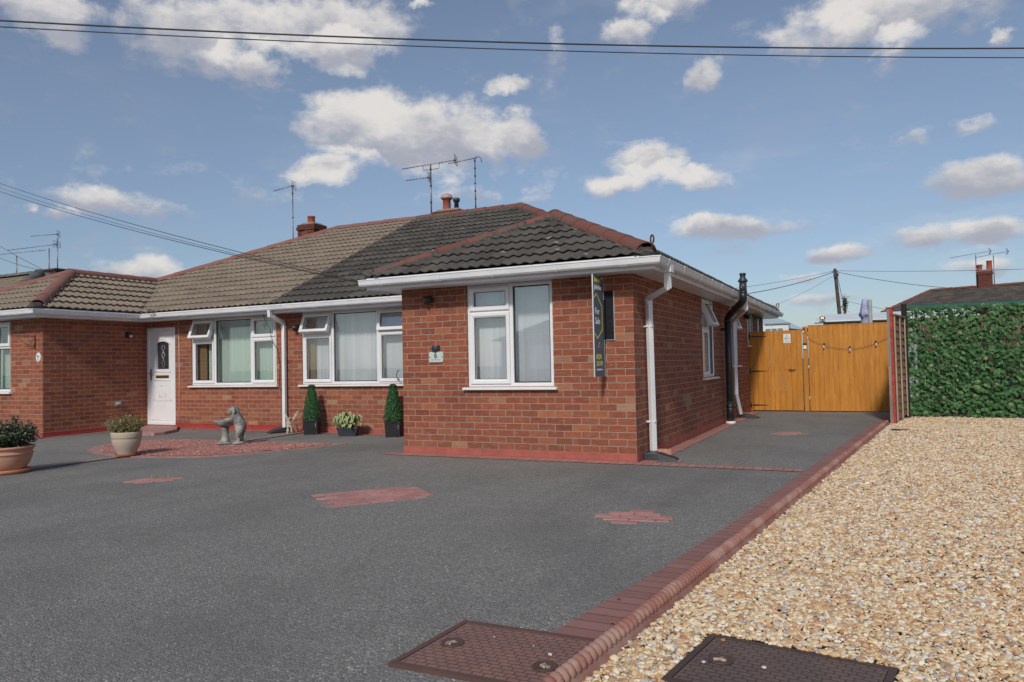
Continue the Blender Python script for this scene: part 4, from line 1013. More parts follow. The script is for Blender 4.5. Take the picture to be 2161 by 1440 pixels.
# hip irons
def hip_iron(c, dirx, diry, parent, r=.045):
    mb = MB(); c = Vector(c); d = Vector((dirx, diry, 0)).normalized(); pts = [c, c + d * .10, c + d * .13 + Vector((0, 0, .05))]
    for k in range(11):
        a = -math.pi / 2 + k / 10 * math.pi * 1.7
        pts.append(c + d * (.13 + r * math.cos(a) * .8 - .0) + Vector((0, 0, .05 + r + .03 + r * math.sin(a))))
    mb.tube(pts, .011, 6); mb.build('hip_iron', MT['rust'], parent)
hip_iron((.25, -.25, hz(.1) + .01), 1, -1, rfR); hip_iron((.25, 11.8, hz(.1) + .01), 1, 1, rfR, .05)
mb = MB(); bmx = Vector((.24, -.24, hz(.11)))
for k in range(1):
    mb.lathe((.265, -.265, EZ - .0), [(.12, 0), (.115, .06), (.08, .10), (.0, .115)], 14)
mb.build('hip_end_mortar', MT['mortar'], rfR)

# eaves and rainwater goods
def eave_line(o): return [(-3.60 - 0, -.35), (.36, -.35), (.36, 11.55 + .35)]
eaves(R0, [(-3.60, 1.90), (-3.60, -.35), (.35, -.35), (.35, 11.90), (XM, 11.90)])
eaves(R0, [(XM, 1.90), (-3.60, 1.90)], .38)
gutter(R0, [(-3.66, -.405), (.405, -.405), (.405, 12.0)], cap0=True, cap1=True, clips=.82, seed=3)
gutter(R0, [(XM + .0, 1.845), (-3.615, 1.845)], clips=.82, seed=4)
downpipe(R0, [(.405, .06, 2.30), (.405, .06, 2.045), (.080, .41, 1.965), (.075, .42, 1.88), (.075, .46, .09)], clips=[((.075, .43, 1.62), -1, 0, .07)])
mb = MB(); mb.cbox((.06, .46, .45), (.11, .08, .02)); mb.build('pipe_clip', MT['upvc2'], R0)
mb = MB(); mb.cbox((.405, .06, 2.265), (.12, .14, .09)); mb.build('gutter_outlet', MT['upvc2'], R0)
downpipe(R0, [(.405, 5.98, 2.30), (.405, 5.96, 2.13), (.07, 6.58, 1.95), (.07, 6.62, 1.86), (.07, 6.66, .50), (.10, 6.95, .09)])

# chimney of the right bungalow
def m_stack():
    m = brick_mat('sooty_chimney_brick'); return m
MT['stack'] = m_stack()
_nt = MT['stack'].node_tree
_b = [n_ for n_ in _nt.nodes if n_.type == 'BSDF_PRINCIPLED'][0]; _src = _b.inputs['Base Color'].links[0].from_socket
_mx = _nt.nodes.new('ShaderNodeMix'); _mx.data_type = 'RGBA'; _mx.blend_type = 'MULTIPLY'; _mx.inputs[0].default_value = 1; _nt.links.new(_src, _mx.inputs[6]); _mx.inputs[7].default_value = (.42, .37, .42, 1); _nt.links.new(_mx.outputs[2], _b.inputs['Base Color'])
def chimney(parent, c, sx, sy, z0, z1, pots, mt_b=None, label=None):
    mb = MB(); x, y = c; mb.box(x - sx / 2, y - sy / 2, z0, x + sx / 2, y + sy / 2, z1 - .16)
    mb.box(x - sx / 2 - .03, y - sy / 2 - .03, z1 - .16, x + sx / 2 + .03, y + sy / 2 + .03, z1 - .075); mb.box(x - sx / 2 - .01, y - sy / 2 - .01, z1 - .075, x + sx / 2 + .01, y + sy / 2 + .01, z1)
    ch = mb.build('chimney', mt_b or MT['stack'], parent, label)
    mb = MB(); a = .03
    vs = [(x + i * (sx / 2 + .005), y + j * (sy / 2 + .005), z1 + .001) for i, j in ((-1, -1), (1, -1), (1, 1), (-1, 1))] + [(x + i * (sx / 2 - .12), y + j * (sy / 2 - .12), z1 + .075) for i, j in ((-1, -1), (1, -1), (1, 1), (-1, 1))]
    mb.add(vs, [(0, 1, 5, 4), (1, 2, 6, 5), (2, 3, 7, 6), (3, 0, 4, 7), (4, 5, 6, 7)]); mb.build('flaunching', MT['flaunch'], ch)
    for px, py, prof, m_ in pots:
        mb = MB(); mb.lathe((px, py, z1 + .04), prof, 20); mb.build('chimney_pot', m_, ch)
    return ch
dome = [(.105, 0), (.10, .06), (.098, .27), (.12, .275), (.15, .295), (.165, .32), (.15, .345), (.145, .36), (.11, .40), (.05, .42), (.0, .42)]
chimney(rfR, (-6.93, 7.62), .78, .56, 4.2, 5.04, [(-7.05, 7.6, [(.105, 0), (.10, .06), (.098, .30), (.13, .31), (.0, .312)], MT['pot_clay']), (-6.78, 7.62, [(.06, 0), (.055, .22), (.085, .225), (.09, .30), (.075, .31), (.0, .31)], MT['anthracite'])])
mb = MB(); mb.lathe((-7.05, 7.6, 5.04 + .04 + .30), [(.12, .0), (.155, .03), (.160, .05), (.15, .055), (.145, .09), (.11, .135), (.05, .155), (.0, .156)], 20); mb.build('chimney_cowl', MT['cowl'] if 'cowl' in MT else plain('pinkish_cowl', (.42, .28, .26), .6, .1, 8), rfR)

# ===== left-hand bungalow
L0 = thing('brick_bungalow', 'brick bungalow with the clean tan roof and the white front door', 'bungalow', (-9.5, D, 0))
WML = Wall((-11.38, D), (1, 0), (0, -1)); WEL = Wall((-14.62, .1), (1, 0), (0, -1)); WSL = Wall((-11.38, .1), (0, 1), (1, 0))
hML = [(1.365, 3.650, .885, 2.235), (.005, .885, .065, 2.11)]
hEL = [(-14.25 + 14.62, -12.38 + 14.62, .855, 2.205)]
mb = MB()
wall_panel(mb, WML, 0, XM + 11.38, -.05, 2.30, hML); wall_panel(mb, WEL, 0, 3.24, -.08, 2.30, hEL); wall_panel(mb, WSL, 0, D - .1, -.08, 2.30, [])
wall_panel(mb, Wall((-14.62, 11.55), (0, -1), (-1, 0)), 0, 11.45, -.05, 2.3, []); wall_panel(mb, Wall((XM, 11.55), (-1, 0), (0, 1)), 0, 14.62 + XM, -.05, 2.3, [])
mb.build('brick_wall', MT['brick'], L0)
mb = MB()
WML.box(mb, -.0, .004, .0005, pd, -.06, .115); WML.box(mb, .004, .886, .0005, pd, -.06, .062); WML.box(mb, .886, XM + 11.38, .0005, pd, -.06, .115)
WEL.box(mb, 0, 3.24 + pd, .0005, pd, -.09, .09); WSL.box(mb, 0, D - .1 - .007, .0005, pd, -.09, .09)
mb.build('painted_plinth', MT['plinth_l'], L0)
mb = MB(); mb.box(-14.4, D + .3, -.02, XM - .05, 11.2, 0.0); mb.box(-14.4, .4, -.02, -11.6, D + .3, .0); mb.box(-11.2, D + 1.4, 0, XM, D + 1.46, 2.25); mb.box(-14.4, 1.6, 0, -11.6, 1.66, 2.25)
mb.build('interior', MT['room'], L0)
wl = window(L0, WML, 1.365, 3.650, .885, 2.235, [(2.005, [(1.80, 'sash'), (9, 'open')]), (3.0, [(9, 'fixed')]), (3.65, [(1.80, 'sash'), (9, 'vent')])], (.092, .086, -30, MT['blind_g'], .28), curtain=(1.40, 1.64))
mb = MB()                                    # leaded tulip motif in the small fixed light
for pts in ([(-.11, .0), (-.06, .0), (-.035, .045), (-.02, .0), (0, -.045), (.02, .0), (.035, .045), (.06, 0), (.11, 0)], [(-.012, .02), (0, .075), (.012, .02), (0, -.04)], [(0, -.045), (0, -.08)]):
    mb.tube([WML.p(3.325 + a, -.028, 2.035 + b) for a, b in pts], .0028, 5)
mb.build('leaded_motif', MT['silver'], wl)
window(L0, WEL, .37, 2.24, .855, 2.205, [(.95, [(1.80, 'sash'), (9, 'vent')]), (1.75, [(9, 'fixed')]), (2.24, [(1.72, 'fixed'), (9, 'vent')])], (.092, .086, -30, MT['blind_g'], 0.1))

# front door
def front_door(root, W, u0, u1, z0, z1):
    mb = MB(); ring(mb, W, u0, u1, z0, z1, [(0, -.11), (0, -.022), (.006, -.018), (.062, -.018), (.068, -.03), (.068, -.11)])
    fr = mb.build('door_frame', MT['upvc'], root)
    a, b, c, e = u0 + .07, u1 - .07, z0 + .06, z1 - .07
    mb = MB(); gu0, gu1, gz0, gz1 = a + .185, b - .155, 1.235, 1.80
    # door leaf with an arched glazed opening
    zs_ = [c, gz0, gz1 + .05, e]; 
    W.box(mb, a, b, -.085, -.035, c, gz0); W.box(mb, a, gu0, -.085, -.035, gz0, e); W.box(mb, gu1, b, -.085, -.035, gz0, e)
    n = 14; mid = (gu0 + gu1) / 2; hw = (gu1 - gu0) / 2
    arc = [(gu0 + (gu1 - gu0) * k / n, gz1 - .035 + .055 * math.sin(math.pi * k / n) ** .8) for k in range(n + 1)]
    for (x1, y1), (x2, y2) in zip(arc, arc[1:]): mb.add([W.p(x1, -.035, y1), W.p(x2, -.035, y2), W.p(x2, -.035, e), W.p(x1, -.035, e), W.p(x1, -.07, y1), W.p(x2, -.07, y2)], [(0, 1, 2, 3), (0, 4, 5, 1)])
    dl = mb.build('door', MT['upvc'], root)
    # mouldings
    mb = MB()
    def bead(pts, r=.009, closed=False):
        if closed: pts = pts + [pts[0]]
        mb.tube([W.p(x, -.034, z) for x, z in pts], r, 6)
    bead([(gu0 - .03, gz1 - .05), (gu0 - .015, gz1 + .005)] + [(x, z + .045) for x, z in arc[1:-1]] + [(gu1 + .015, gz1 + .005), (gu1 + .03, gz1 - .05)], .011)
    bead([(gu0 - .06, gz0 - .055), (gu1 + .06, gz0 - .055)], .011)
    bead([(gu0 - .05, 1.0), (gu1 + .05, 1.0)], .011); bead([(gu0 - .04, 1.0), (gu0 - .04, .95), (gu0 - .03, .62), (gu0 - .075, .57), (gu1 + .075, .57), (gu1 + .03, .62), (gu1 + .04, .95), (gu1 + .04, 1.0)], .007)
    bead([(mid - .075, .89), (mid + .075, .89)], .006); bead([(mid - .11, .66), (mid + .11, .66)], .007); bead([(mid - .09, .66), (mid - .085, .85)], .005); bead([(mid + .09, .66), (mid + .085, .85)], .005)
    bead([(a + .03, c + .04), (b - .03, c + .04)], .008)
    mb.build('moulding', MT['upvc'], dl)
    mb = MB(); W.box(mb, gu0, gu1, -.065, -.06, gz0, gz1 + .03); mb.build('door_glass', MT['dglass'], dl)
    mb = MB()
    def lead(pts, r=.0028): mb.tube([W.p(mid + x, -.057, z) for x, z in pts], r, 5)
    for s_ in (-1, 1):
        lead([(s_ * .02, gz1 - .06), (s_ * .05, gz1 - .12), (0, gz1 - .19), (s_ * -.045, gz1 - .25), (0, gz1 - .36), (s_ * .05, gz1 - .44), (0, gz0 + .03)])
        lead([(s_ * .0, 1.60), (s_ * .05, 1.52), (0, 1.44)])
    mb.build('leading', MT['silver'], dl)
    mb = MB()
    for s_ in (-1, 1): W.box(mb, mid + s_ * (hw - .018) - .016, mid + s_ * (hw - .018) + .016, -.0595, -.057, gz0, gz1 - .03)
    mb.build('side_strip', MT['lead'], dl)
    mb = MB(); W.box(mb, gu0 - .0, gu1 + .0, -.034, -.026, 1.045, 1.105); mb.build('letterbox', MT['brass'], dl, bevel=.004)
    mb = MB(); W.box(mb, a + .022, a + .055, -.035, -.024, 1.00, 1.24); mb.tube([W.p(a + .038, -.03, 1.155), W.p(a + .038, .015, 1.155), W.p(a + .13, .015, 1.15)], .009, 8); mb.lathe(W.p(a + .038, -.02, 1.06), [(.008, 0), (.008, .02)], 8); mb.build('door_handle', MT['chrome'], dl)
def m_dglass():
    m, nn = mat('dark_door_glass'); p = oc(nn)
    c = nn.mix(nn.noise(p, 14, 3, .6), (.015, .015, .02), (.07, .065, .075)); finish(nn, c, .12, nn.noise(p, 60, 2, .5), .2, .003, .5); return m
MT['dglass'] = m_dglass()
front_door(L0, WML, .008, .882, .068, 2.108)

# roof of the left bungalow
m1 = tile_face(None, (XM, 1.9, EZ), (-1, 0, 0), (0, 1, 0), [(0, 0), (14.95 + XM, 0), (9.95 + XM, 5.0), (0, 5.0)], 0, 14.95 + XM, 11)
m2 = tile_face(None, (-14.95, -.25, EZ), (1, 0, 0), (0, 1, 0), [(0, 0), (3.92, 0), (1.96, 1.96)], 0, 3.92, 12)
m3 = tile_face(None, (-11.03, -.25, EZ), (0, 1, 0), (-1, 0, 0), [(0, 0), (2.15, 0), (4.11, 1.96), (1.96, 1.96)], 0, 4.11, 13)
rfL = join_meshes([m1, m2, m3], 'tiled_roof', MT['tile_l'], L0)
mb = MB(); simple_face(mb, [(XM, 11.9, EZ), (XM, 6.9, hz(5)), (-9.95, 6.9, hz(5)), (-14.95, 11.9, EZ)]); simple_face(mb, [(-14.95, -.25, EZ), (-14.95, 11.9, EZ), (-9.95, 6.9, hz(5)), (-12.99, 3.9, hz(1.96)), (-12.99, 1.71, hz(1.96))])
mb.build('rear_slope', MT['tile_l'], rfL)
mb = MB(); mo = MB()
for a, b, r_ in (((-9.93, 6.9, hz(5) + .035), (XM, 6.9, hz(5) + .035), .115), ((-13.0, 3.83, hz(1.96) + .04), (-9.95, 6.87, hz(5) + .035), .115), ((-14.85, -.15, hz(.1) + .05), (-13.01, 1.69, hz(1.96) + .04), .115),
              ((-11.14, -.14, hz(.11) + .05), (-12.97, 1.69, hz(1.96) + .045), .12), ((-12.99, 1.66, hz(1.96) + .05), (-12.99, 3.9, hz(1.96) + .05), .12), ((-14.85, 11.8, hz(.1) + .04), (-9.98, 6.93, hz(5) + .03), .115)):
    ridge(mb, a, b, r_, .46, trange=(0, 1)); bedding(mo, Vector(a) - Vector((0, 0, .04)), Vector(b) - Vector((0, 0, .04)), .14, .05, len(mo.v))
mb.build('ridge_tiles', MT['ridge_l'], rfL); mo.build('ridge_bedding', MT['ridgebed'] if 'ridgebed' in MT else MT['mortar'], rfL)
mb = MB(); va, vb = Vector((-11.06, 1.87, EZ + .03)), Vector((-12.99, 3.83, hz(1.96) + .03)); rr = random.Random(4); vs = []
for k in range(40):
    q = va.lerp(vb, k / 39); s_ = Vector((1, 1, 0)).normalized(); wq = .055 + rr.uniform(-.012, .02); vs += [q - s_ * wq + Vector((0, 0, .035)), q + Vector((0, 0, .005)), q + s_ * wq + Vector((0, 0, .035))]
mb.add(vs, [(3 * k + j, 3 * k + 1 + j, 3 * k + 4 + j, 3 * k + 3 + j) for k in range(39) for j in (0, 1)]); mb.build('valley_gutter', MT['mortar'], rfL)
mb = MB(); mb.lathe((-11.10, -.19, EZ - .0), [(.125, 0), (.12, .07), (.08, .11), (.0, .12)], 14); mb.build('hip_end_mortar', MT['mortar'], rfL)
eaves(L0, [(-14.95, -.25), (-11.03, -.25), (-11.03, 1.90), (XM, 1.90)], .35)
gutter(L0, [(-15.0, -.305), (-10.975, -.305), (-10.975, 1.845), (XM, 1.845)], clips=.85, seed=8)
downpipe(L0, [(-7.47, 1.845, 2.30), (-7.47, 1.845, 2.18), (-7.46, 2.18, 2.06), (-7.46, 2.20, 1.98), (-7.46, 2.20, .03)], clips=[((-7.47, 2.21, 1.98), 0, 1, .06)])
chimney(rfL, (-12.42, 8.75), .62, .56, 3.4, 5.44, [(-12.42, 8.72, [(.115, 0), (.11, .04), (.105, .20), (.118, .205), (.116, .235), (.09, .24), (.0, .20)], MT['pot_clay'])])
mb = MB(); mb.tube([WML.p(1.01, .012, 2.2), WML.p(1.02, .012, 1.2), WML.p(1.01, .012, .12)], .0045, 5); mb.build('wall_cable', MT['upvc2'], L0)
mb = MB(); mb.tube([WML.p(3.62, .30, 2.2), WML.p(3.56, .06, 1.95), WML.p(3.54, .03, 1.85), WML.p(3.60, .04, 1.70), WML.p(3.70, .014, 1.55), WML.p(3.745, .012, 1.3), WML.p(3.73, .012, .85), WML.p(3.78, .013, .76), WML.p(3.80, .013, .84)], .005, 5); mb.build('wall_cable', MT['cable'], L0, 'dark cable trailing down beside the window')
mb = MB()
for k in range(3):
    pts = []
    for j in range(15):
        a = j / 14 * 6.28; pts.append((-10.62 + .10 * math.cos(a + k) + .05 * k, 1.80 - .02 * k, 2.36 + .07 * math.sin(a) + .02 * k))
    mb.tube(pts, .004, 4)
mb.tube([(-10.9, 1.86, 2.62), (-10.7, 1.8, 2.40), (-10.5, 1.78, 2.27), (-10.35, 1.78, 2.24), (-10.28, 1.85, 2.27)], .005, 5); mb.build('cable_coil', MT['cable'], L0)
mb = MB(); WSL.box(mb, 1.46, 1.60, .001, .01, .50, .60); mb.lathe(WSL.p(1.53, .012, .525), [(.05, 0), (.05, .04), (.03, .05), (0, .05)], 12); mb.build('wall_vent', MT['grey_wall'], L0)
mb = MB(); mb.prism([(-11.25, 2.27), (-10.4, 2.27), (-10.1, 2.0), (-9.74, 1.68), (-9.48, 1.2), (-9.50, .98), (-9.78, .92), (-10.5, 1.25), (-11.25, 1.9)], -.01, .055); tag(mb.build('door_step', MT['border'], bevel=.008), 'low pinkish painted paver step before the white front door', 'step')

# ------------------------------------------------------------------ aerials
def yagi(root, tip, tail, n, refl=True, half=.085, mt=None, dn=None):
    """boom with elements, reflector at the tail end"""
    tip, tail = Vector(tip), Vector(tail); d = (tail - tip); L = d.length; d.normalize(); sd = d.cross(Vector((0, 0, 1))).normalized()
    mb = MB(); mb.tube([tip, tail], .010, 5); b = mb.build('boom', MT['metal'], root)
    mb = MB()
    for k in range(n):
        c = tip + d * (L * (k + .3) / n); h = half * (.75 + .25 * k / n); mb.tube([c - sd * h + Vector((0, 0, .008)), c + sd * h + Vector((0, 0, .008))], .0045, 4)
    o = mb.build('elements', MT['metal'], b)
    if refl:
        mb = MB(); W_, H_ = .17, .11; c = tail - d * .02; mb.tube([c - sd * .07, c + sd * .07], .018, 6)
        for z in (-H_, -H_ / 3, H_ / 3, H_): mb.tube([tail - sd * W_ + Vector((0, 0, z)), tail + sd * W_ + Vector((0, 0, z))], .007, 4)
        for s_ in (-1, 0, 1): mb.tube([tail + sd * W_ * s_ - Vector((0, 0, H_)), tail + sd * W_ * s_ + Vector((0, 0, H_))], .008, 4)
        mb.build('reflector', MT['metal'], b)
def mast(root, a, b, r=.016, knots=0):
    mb = MB(); mb.tube([a, b], r, 7); m_ = mb.build('mast', MT['metal'], root)
    if knots:
        mb = MB(); a, b = Vector(a), Vector(b)
        for k in range(knots): q = a.lerp(b, (k + .7) / knots); mb.tube([q - Vector((0, 0, .02)), q + Vector((0, 0, .02))], r + .008, 6)
        mb.build('cable_tie', MT['cable'], m_)
A1 = thing('tv_aerial', 'tall aerial with two stacked arrays left of the domed chimney pot', 'aerial', (-7.42, 7.45, 4.8), 'television aerials on the roofs')
mast(A1, (-7.42, 7.45, 4.6), (-7.42, 7.45, 6.30), .02, 4)
yagi(A1, (-8.13, 7.22, 6.22), (-6.80, 7.66, 6.37), 15); mb = MB(); mb.tube([(-7.62, 7.40, 6.27), (-7.60, 7.40, 6.17), (-7.42, 7.45, 6.16), (-7.22, 7.52, 6.19), (-7.20, 7.52, 6.31)], .010, 6); mb.build('mounting_loop', MT['metal'], A1)
yagi(A1, (-8.02, 7.22, 5.91), (-7.44, 7.42, 5.96), 7)
A2 = thing('tv_aerial', 'slim pale aerial mast with one boom, right of the black vent pot', 'aerial', (-6.22, 7.6, 4.8), 'television aerials on the roofs')
mast(A2, (-6.22, 7.6, 4.6), (-6.22, 7.6, 6.32), .016, 9); yagi(A2, (-6.86, 7.38, 6.22), (-6.18, 7.62, 6.33), 12, False, .05)
mb = MB(); mb.tube([(-6.2, 7.6, 6.34), (-6.12, 7.64, 6.36), (-6.07, 7.66, 6.30), (-6.06, 7.66, 6.22)], .012, 6); mb.build('end_loop', MT['metal'], A2)
A3 = thing('tv_aerial', 'single aerial on a thin mast beside the left brick chimney', 'aerial', (-12.75, 8.2, 4.2), 'television aerials on the roofs')
mast(A3, (-12.75, 8.3, 3.7), (-12.75, 8.3, 6.58), .016, 4); yagi(A3, (-13.30, 8.1, 6.46), (-12.72, 8.32, 6.60), 7)

# ------------------------------------------------------------------ things fixed to the walls
B0 = thing('for_sale_board', 'navy and yellow For Sale board sticking out from the extension wall', 'sale board', (-.35, 0, 1.0))
mb = MB(); mb.cbox((-.35, -.240, 1.615), (.010, .362, 1.185)); mb.build('board', MT['navy'], B0)
mb = MB(); mb.cbox((-.35, -.4225, 1.615), (.014, .006, 1.19)); mb.cbox((-.35, -.0585, 1.615), (.014, .006, 1.19)); mb.build('board_edging', MT['silver'], B0)
y0b = -.421; wb = .362; zc = lambda py: 2.27 - (py - 570) / 183.0
def btxt(s_, fx, py, size, mt, nm, sx=1.0): return text_mesh(s_, size, frame_m((-.3446, y0b + wb * fx, zc(py)), (0, 1, 0), (0, 0, 1), (1, 0, 0)), nm, mt, B0, sx=sx)
btxt('butters', .13, 596.5, .088, MT['yellow'], 'lettering', .80); btxt('john bee', .13, 612, .088, MT['whitep'], 'lettering', .78); btxt('\u00ae', .78, 590, .05, MT['yellow'], 'lettering')
btxt('For', .14, 665, .108, MT['whitep'], 'lettering', .98); btxt('Sale', .14, 686, .108, MT['whitep'], 'lettering', .98)
btxt('01270', .18, 761, .082, MT['yellow'], 'lettering', .82); btxt('213 541', .18, 775.5, .082, MT['yellow'], 'lettering', .80); btxt('buttersjohnbee.com', .18, 785, .032, MT['whitep'], 'lettering', .80)
def bpt(fx, py, dx=.0056): return Vector((-.35 + dx, y0b + wb * fx, zc(py)))
mb = MB(); hexp = [bpt(0.02, 632), bpt(.31, 621), bpt(.82, 648), bpt(.82, 697), bpt(.33, 717), bpt(.02, 705)]
for a, b in zip(hexp, hexp[1:]):
    d = (b - a).normalized(); n_ = Vector((1, 0, 0)).cross(d) * .010
    mb.add([a - n_, b - n_, b + n_, a + n_, a - n_ + Vector((-.002, 0, 0)), b - n_ + Vector((-.002, 0, 0)), b + n_ + Vector((-.002, 0, 0)), a + n_ + Vector((-.002, 0, 0))], [(0, 1, 2, 3), (0, 4, 5, 1), (2, 6, 7, 3)])
mb.build('hexagon_outline', MT['yellow'], B0)
mb = MB(); mb.add([bpt(.44, 725), bpt(.53, 725), bpt(.53, 730), bpt(.47, 728)], [(0, 1, 2, 3)]); mb.build('logo_tip', MT['whitep'], B0)
mb = MB(); mb.add([bpt(.37, 732), bpt(.42, 729), bpt(.42, 736), bpt(.37, 738)], [(0, 1, 2, 3)]); mb.add([bpt(.50, 732), bpt(.54, 733), bpt(.54, 735), bpt(.50, 734)], [(0, 1, 2, 3)]); mb.build('logo_mark', MT['yellow'], B0)
mb = MB(); mb.cbox((-.297, -.010, 1.748), (.125, .014, .585)); mb.build('wall_plate', MT['black2'], B0)
mb = MB(); mb.cbox((-.232, -.012, 1.748), (.005, .02, .588)); mb.cbox((-.297, -.012, 1.454), (.128, .02, .005)); mb.build('plate_trim', MT['silver'], B0)
for z in (1.50, 1.55, 1.66):
    mb = MB(); mb.tube([(-.275, -.015, z), (-.275, -.022, z)], .009, 8); mb.build('bolt', MT['dmetal'], B0)
mb = MB(); mb.cbox((-.347, -.045, 1.70), (.03, .08, .46)); mb.build('bracket_arm', MT['black'], B0)

PQ = thing('house_plaque', 'pale slate house plaque with the number 6', 'house sign', (-2.73, 0, 1.30))
mb = MB(); w2, h2 = .113, .070; pts = []
for k in range(9): a = -math.pi / 2 + math.pi * k / 8; pts.append((-2.73 + w2 * .86 + w2 * .14 * math.cos(a), 1.305 + h2 * math.sin(a) * (1 if abs(math.sin(a)) < .9 else 1)))
for k in range(9): a = math.pi / 2 + math.pi * k / 8; pts.append((-2.73 - w2 * .86 + w2 * .14 * math.cos(a), 1.305 + h2 * math.sin(a)))
n = len(pts); mb.add([(x, -.018, z) for x, z in pts] + [(x, -.001, z) for x, z in pts], [tuple(range(n))] + [(i, i + n, (i + 1) % n + n, (i + 1) % n) for i in range(n)]); mb.build('plaque', MT['slab'], PQ)
text_mesh('6', .115, frame_m((-2.76, -.0185, 1.29), (1, 0, 0), (0, 0, 1), (0, -1, 0)), 'number', MT['ink'], PQ, sx=.85)
mb = MB()
pts = [(-2.81 + k * .0065, -.0195, 1.268 + .006 * math.sin(k * 1.7) * (1 if k % 5 else -1)) for k in range(24)]
mb.tube(pts, .0016, 4); mb.build('script_line', MT['ink'], PQ)
for s_ in (-1, 1):
    mb = MB(); mb.tube([(-2.73 + s_ * .098, -.018, 1.305), (-2.73 + s_ * .098, -.024, 1.305)], .007, 8); mb.build('screw', MT['dmetal'], PQ)
WL = thing('wall_lamp', 'small dark curved lamp on the wall above the number 6 plaque', 'wall lamp', (-2.735, 0, 1.42))
mb = MB(); n = 12; rr_ = .058
vs = []
for z, r2 in ((1.385, rr_ * .86), (1.392, rr_), (1.452, rr_ * 1.03), (1.458, rr_ * .96)):
    for k in range(n + 1): a = math.pi * k / n; vs.append((-2.735 + r2 * math.cos(a), -.001 - r2 * math.sin(a), z + .004 * math.cos(a)))
mb.add(vs, [(i * (n + 1) + k, i * (n + 1) + k + 1, (i + 1) * (n + 1) + k + 1, (i + 1) * (n + 1) + k) for i in range(3) for k in range(n)] + [tuple(range(n + 1))], .5, True); mb.build('lamp_body', MT['anthracite'], WL)
mb = MB(); mb.add([(-2.735 + rr_ * .9 * math.cos(math.pi * k / n), -.002 - rr_ * .9 * math.sin(math.pi * k / n), 1.459) for k in range(n + 1)], [tuple(range(n + 1))]); mb.build('solar_panel', MT['lead'], WL)
def wall_cam(c, nrm, label, aim=(-.5, -.25), lens=False):
    c = Vector(c); nrm = Vector(nrm); r0 = thing('security_camera', label, 'camera', c, 'cameras fixed to the walls')
    mb = MB(); mb.tube([c, c + nrm * .02], .04, 14); mb.tube([c + nrm * .02, c + nrm * .05], .018, 10); mb.build('mount', MT['black'], r0)
    sd = nrm.cross(Vector((0, 0, 1))); d = (nrm + sd * -aim[0] * 0 + Vector((-.9, 0, 0)) * abs(nrm.y) + Vector((0, -.5, 0)) * abs(nrm.x) + Vector((0, 0, aim[1]))).normalized()
    p0 = c + nrm * .065; mb = MB(); mb.tube([p0 - d * .045, p0 - d * .04, p0 + d * .065, p0 + d * .07], .04, 16, rr=[.040, .050, .052, .045]); mb.build('camera_body', MT['black'], r0)
    mb = MB(); mb.tube([p0 + d * .0705, p0 + d * .073], .030, 14); mb.build('lens', MT['chrome'], r0)
wall_cam((-2.80, 0, 2.075), (0, -1, 0), 'black camera high on the extension wall left of the window')
wall_cam((-7.17, D, 1.955), (0, -1, 0), 'black camera beside the left downpipe')
wall_cam((0, 8.45, 2.12), (1, 0, 0), 'black camera under the side eaves near the gate')
SL = thing('sensor_light', 'small black sensor light on the shaded wall left of the front door', 'security light', (-11.38, 1.85, 1.95))
mb = MB(); mb.cbox((-11.345, 1.85, 1.965), (.07, .10, .12), bev=.012); mb.build('lamp_housing', MT['black'], SL)
mb = MB(); mb.cbox((-11.305, 1.875, 1.93), (.02, .05, .05), bev=.006); mb.build('lamp_lens', MT['sill'], SL)
HB = thing('hanging_bracket', 'empty rusty hanging basket bracket on the far left wall', 'wall bracket', (-11.6, .1, 1.8))
mb = MB(); by = .085
mb.tube([(-11.60, by, 1.92), (-11.60, by, 1.66)], .011, 6); mb.tube([(-11.60, by, 1.89), (-11.60, by - .02, 1.90), (-11.82, by - .25, 1.905), (-11.86, by - .29, 1.93)], .008, 6); mb.tube([(-11.60, by, 1.69), (-11.66, by - .06, 1.72), (-11.80, by - .23, 1.89)], .007, 6)
mb.build('bracket', MT['rust'], HB)
OP = thing('oval_plaque', 'white oval plaque with a blue tit picture beside the rusty bracket', 'plaque', (-11.50, .1, 1.50))
mb = MB(); n = 24; mb.add([(-11.50 + .062 * math.cos(2 * math.pi * k / n), .085, 1.50 + .085 * math.sin(2 * math.pi * k / n)) for k in range(n)] + [(-11.50 + .068 * math.cos(2 * math.pi * k / n), .099, 1.50 + .092 * math.sin(2 * math.pi * k / n)) for k in range(n)],
    [tuple(range(n))] + [(i, i + n, (i + 1) % n + n, (i + 1) % n) for i in range(n)]); mb.build('plaque', MT['sill'], OP)
mb = MB(); mb.add([(-11.50 + x, .0835, 1.50 + z) for x, z in ((-.045, .045), (-.02, .045), (-.005, .03), (.03, .015), (.045, -.005), (.03, .0), (.015, -.005), (-.01, .002), (-.03, .02))], [tuple(range(9))]); mb.build('bird', plain('bird_blue', (.06, .14, .2), .5), OP)
mb = MB(); mb.tube([(-11.505, .083, 1.49), (-11.495, .083, 1.46), (-11.505, .083, 1.43)], .006, 5); mb.build('twig', plain('twig_green', (.12, .2, .16), .6), OP)
mb = MB(); mb.tube([(-4.88, D - .07, .99)] + [(-4.86 + .06 * math.cos(a), D - .075, 1.03 + .09 * math.sin(a)) for a in np.arange(-1.6, -5.2, -.4)], .008, 6); mb.build('window_cable', MT['cable'], R0)

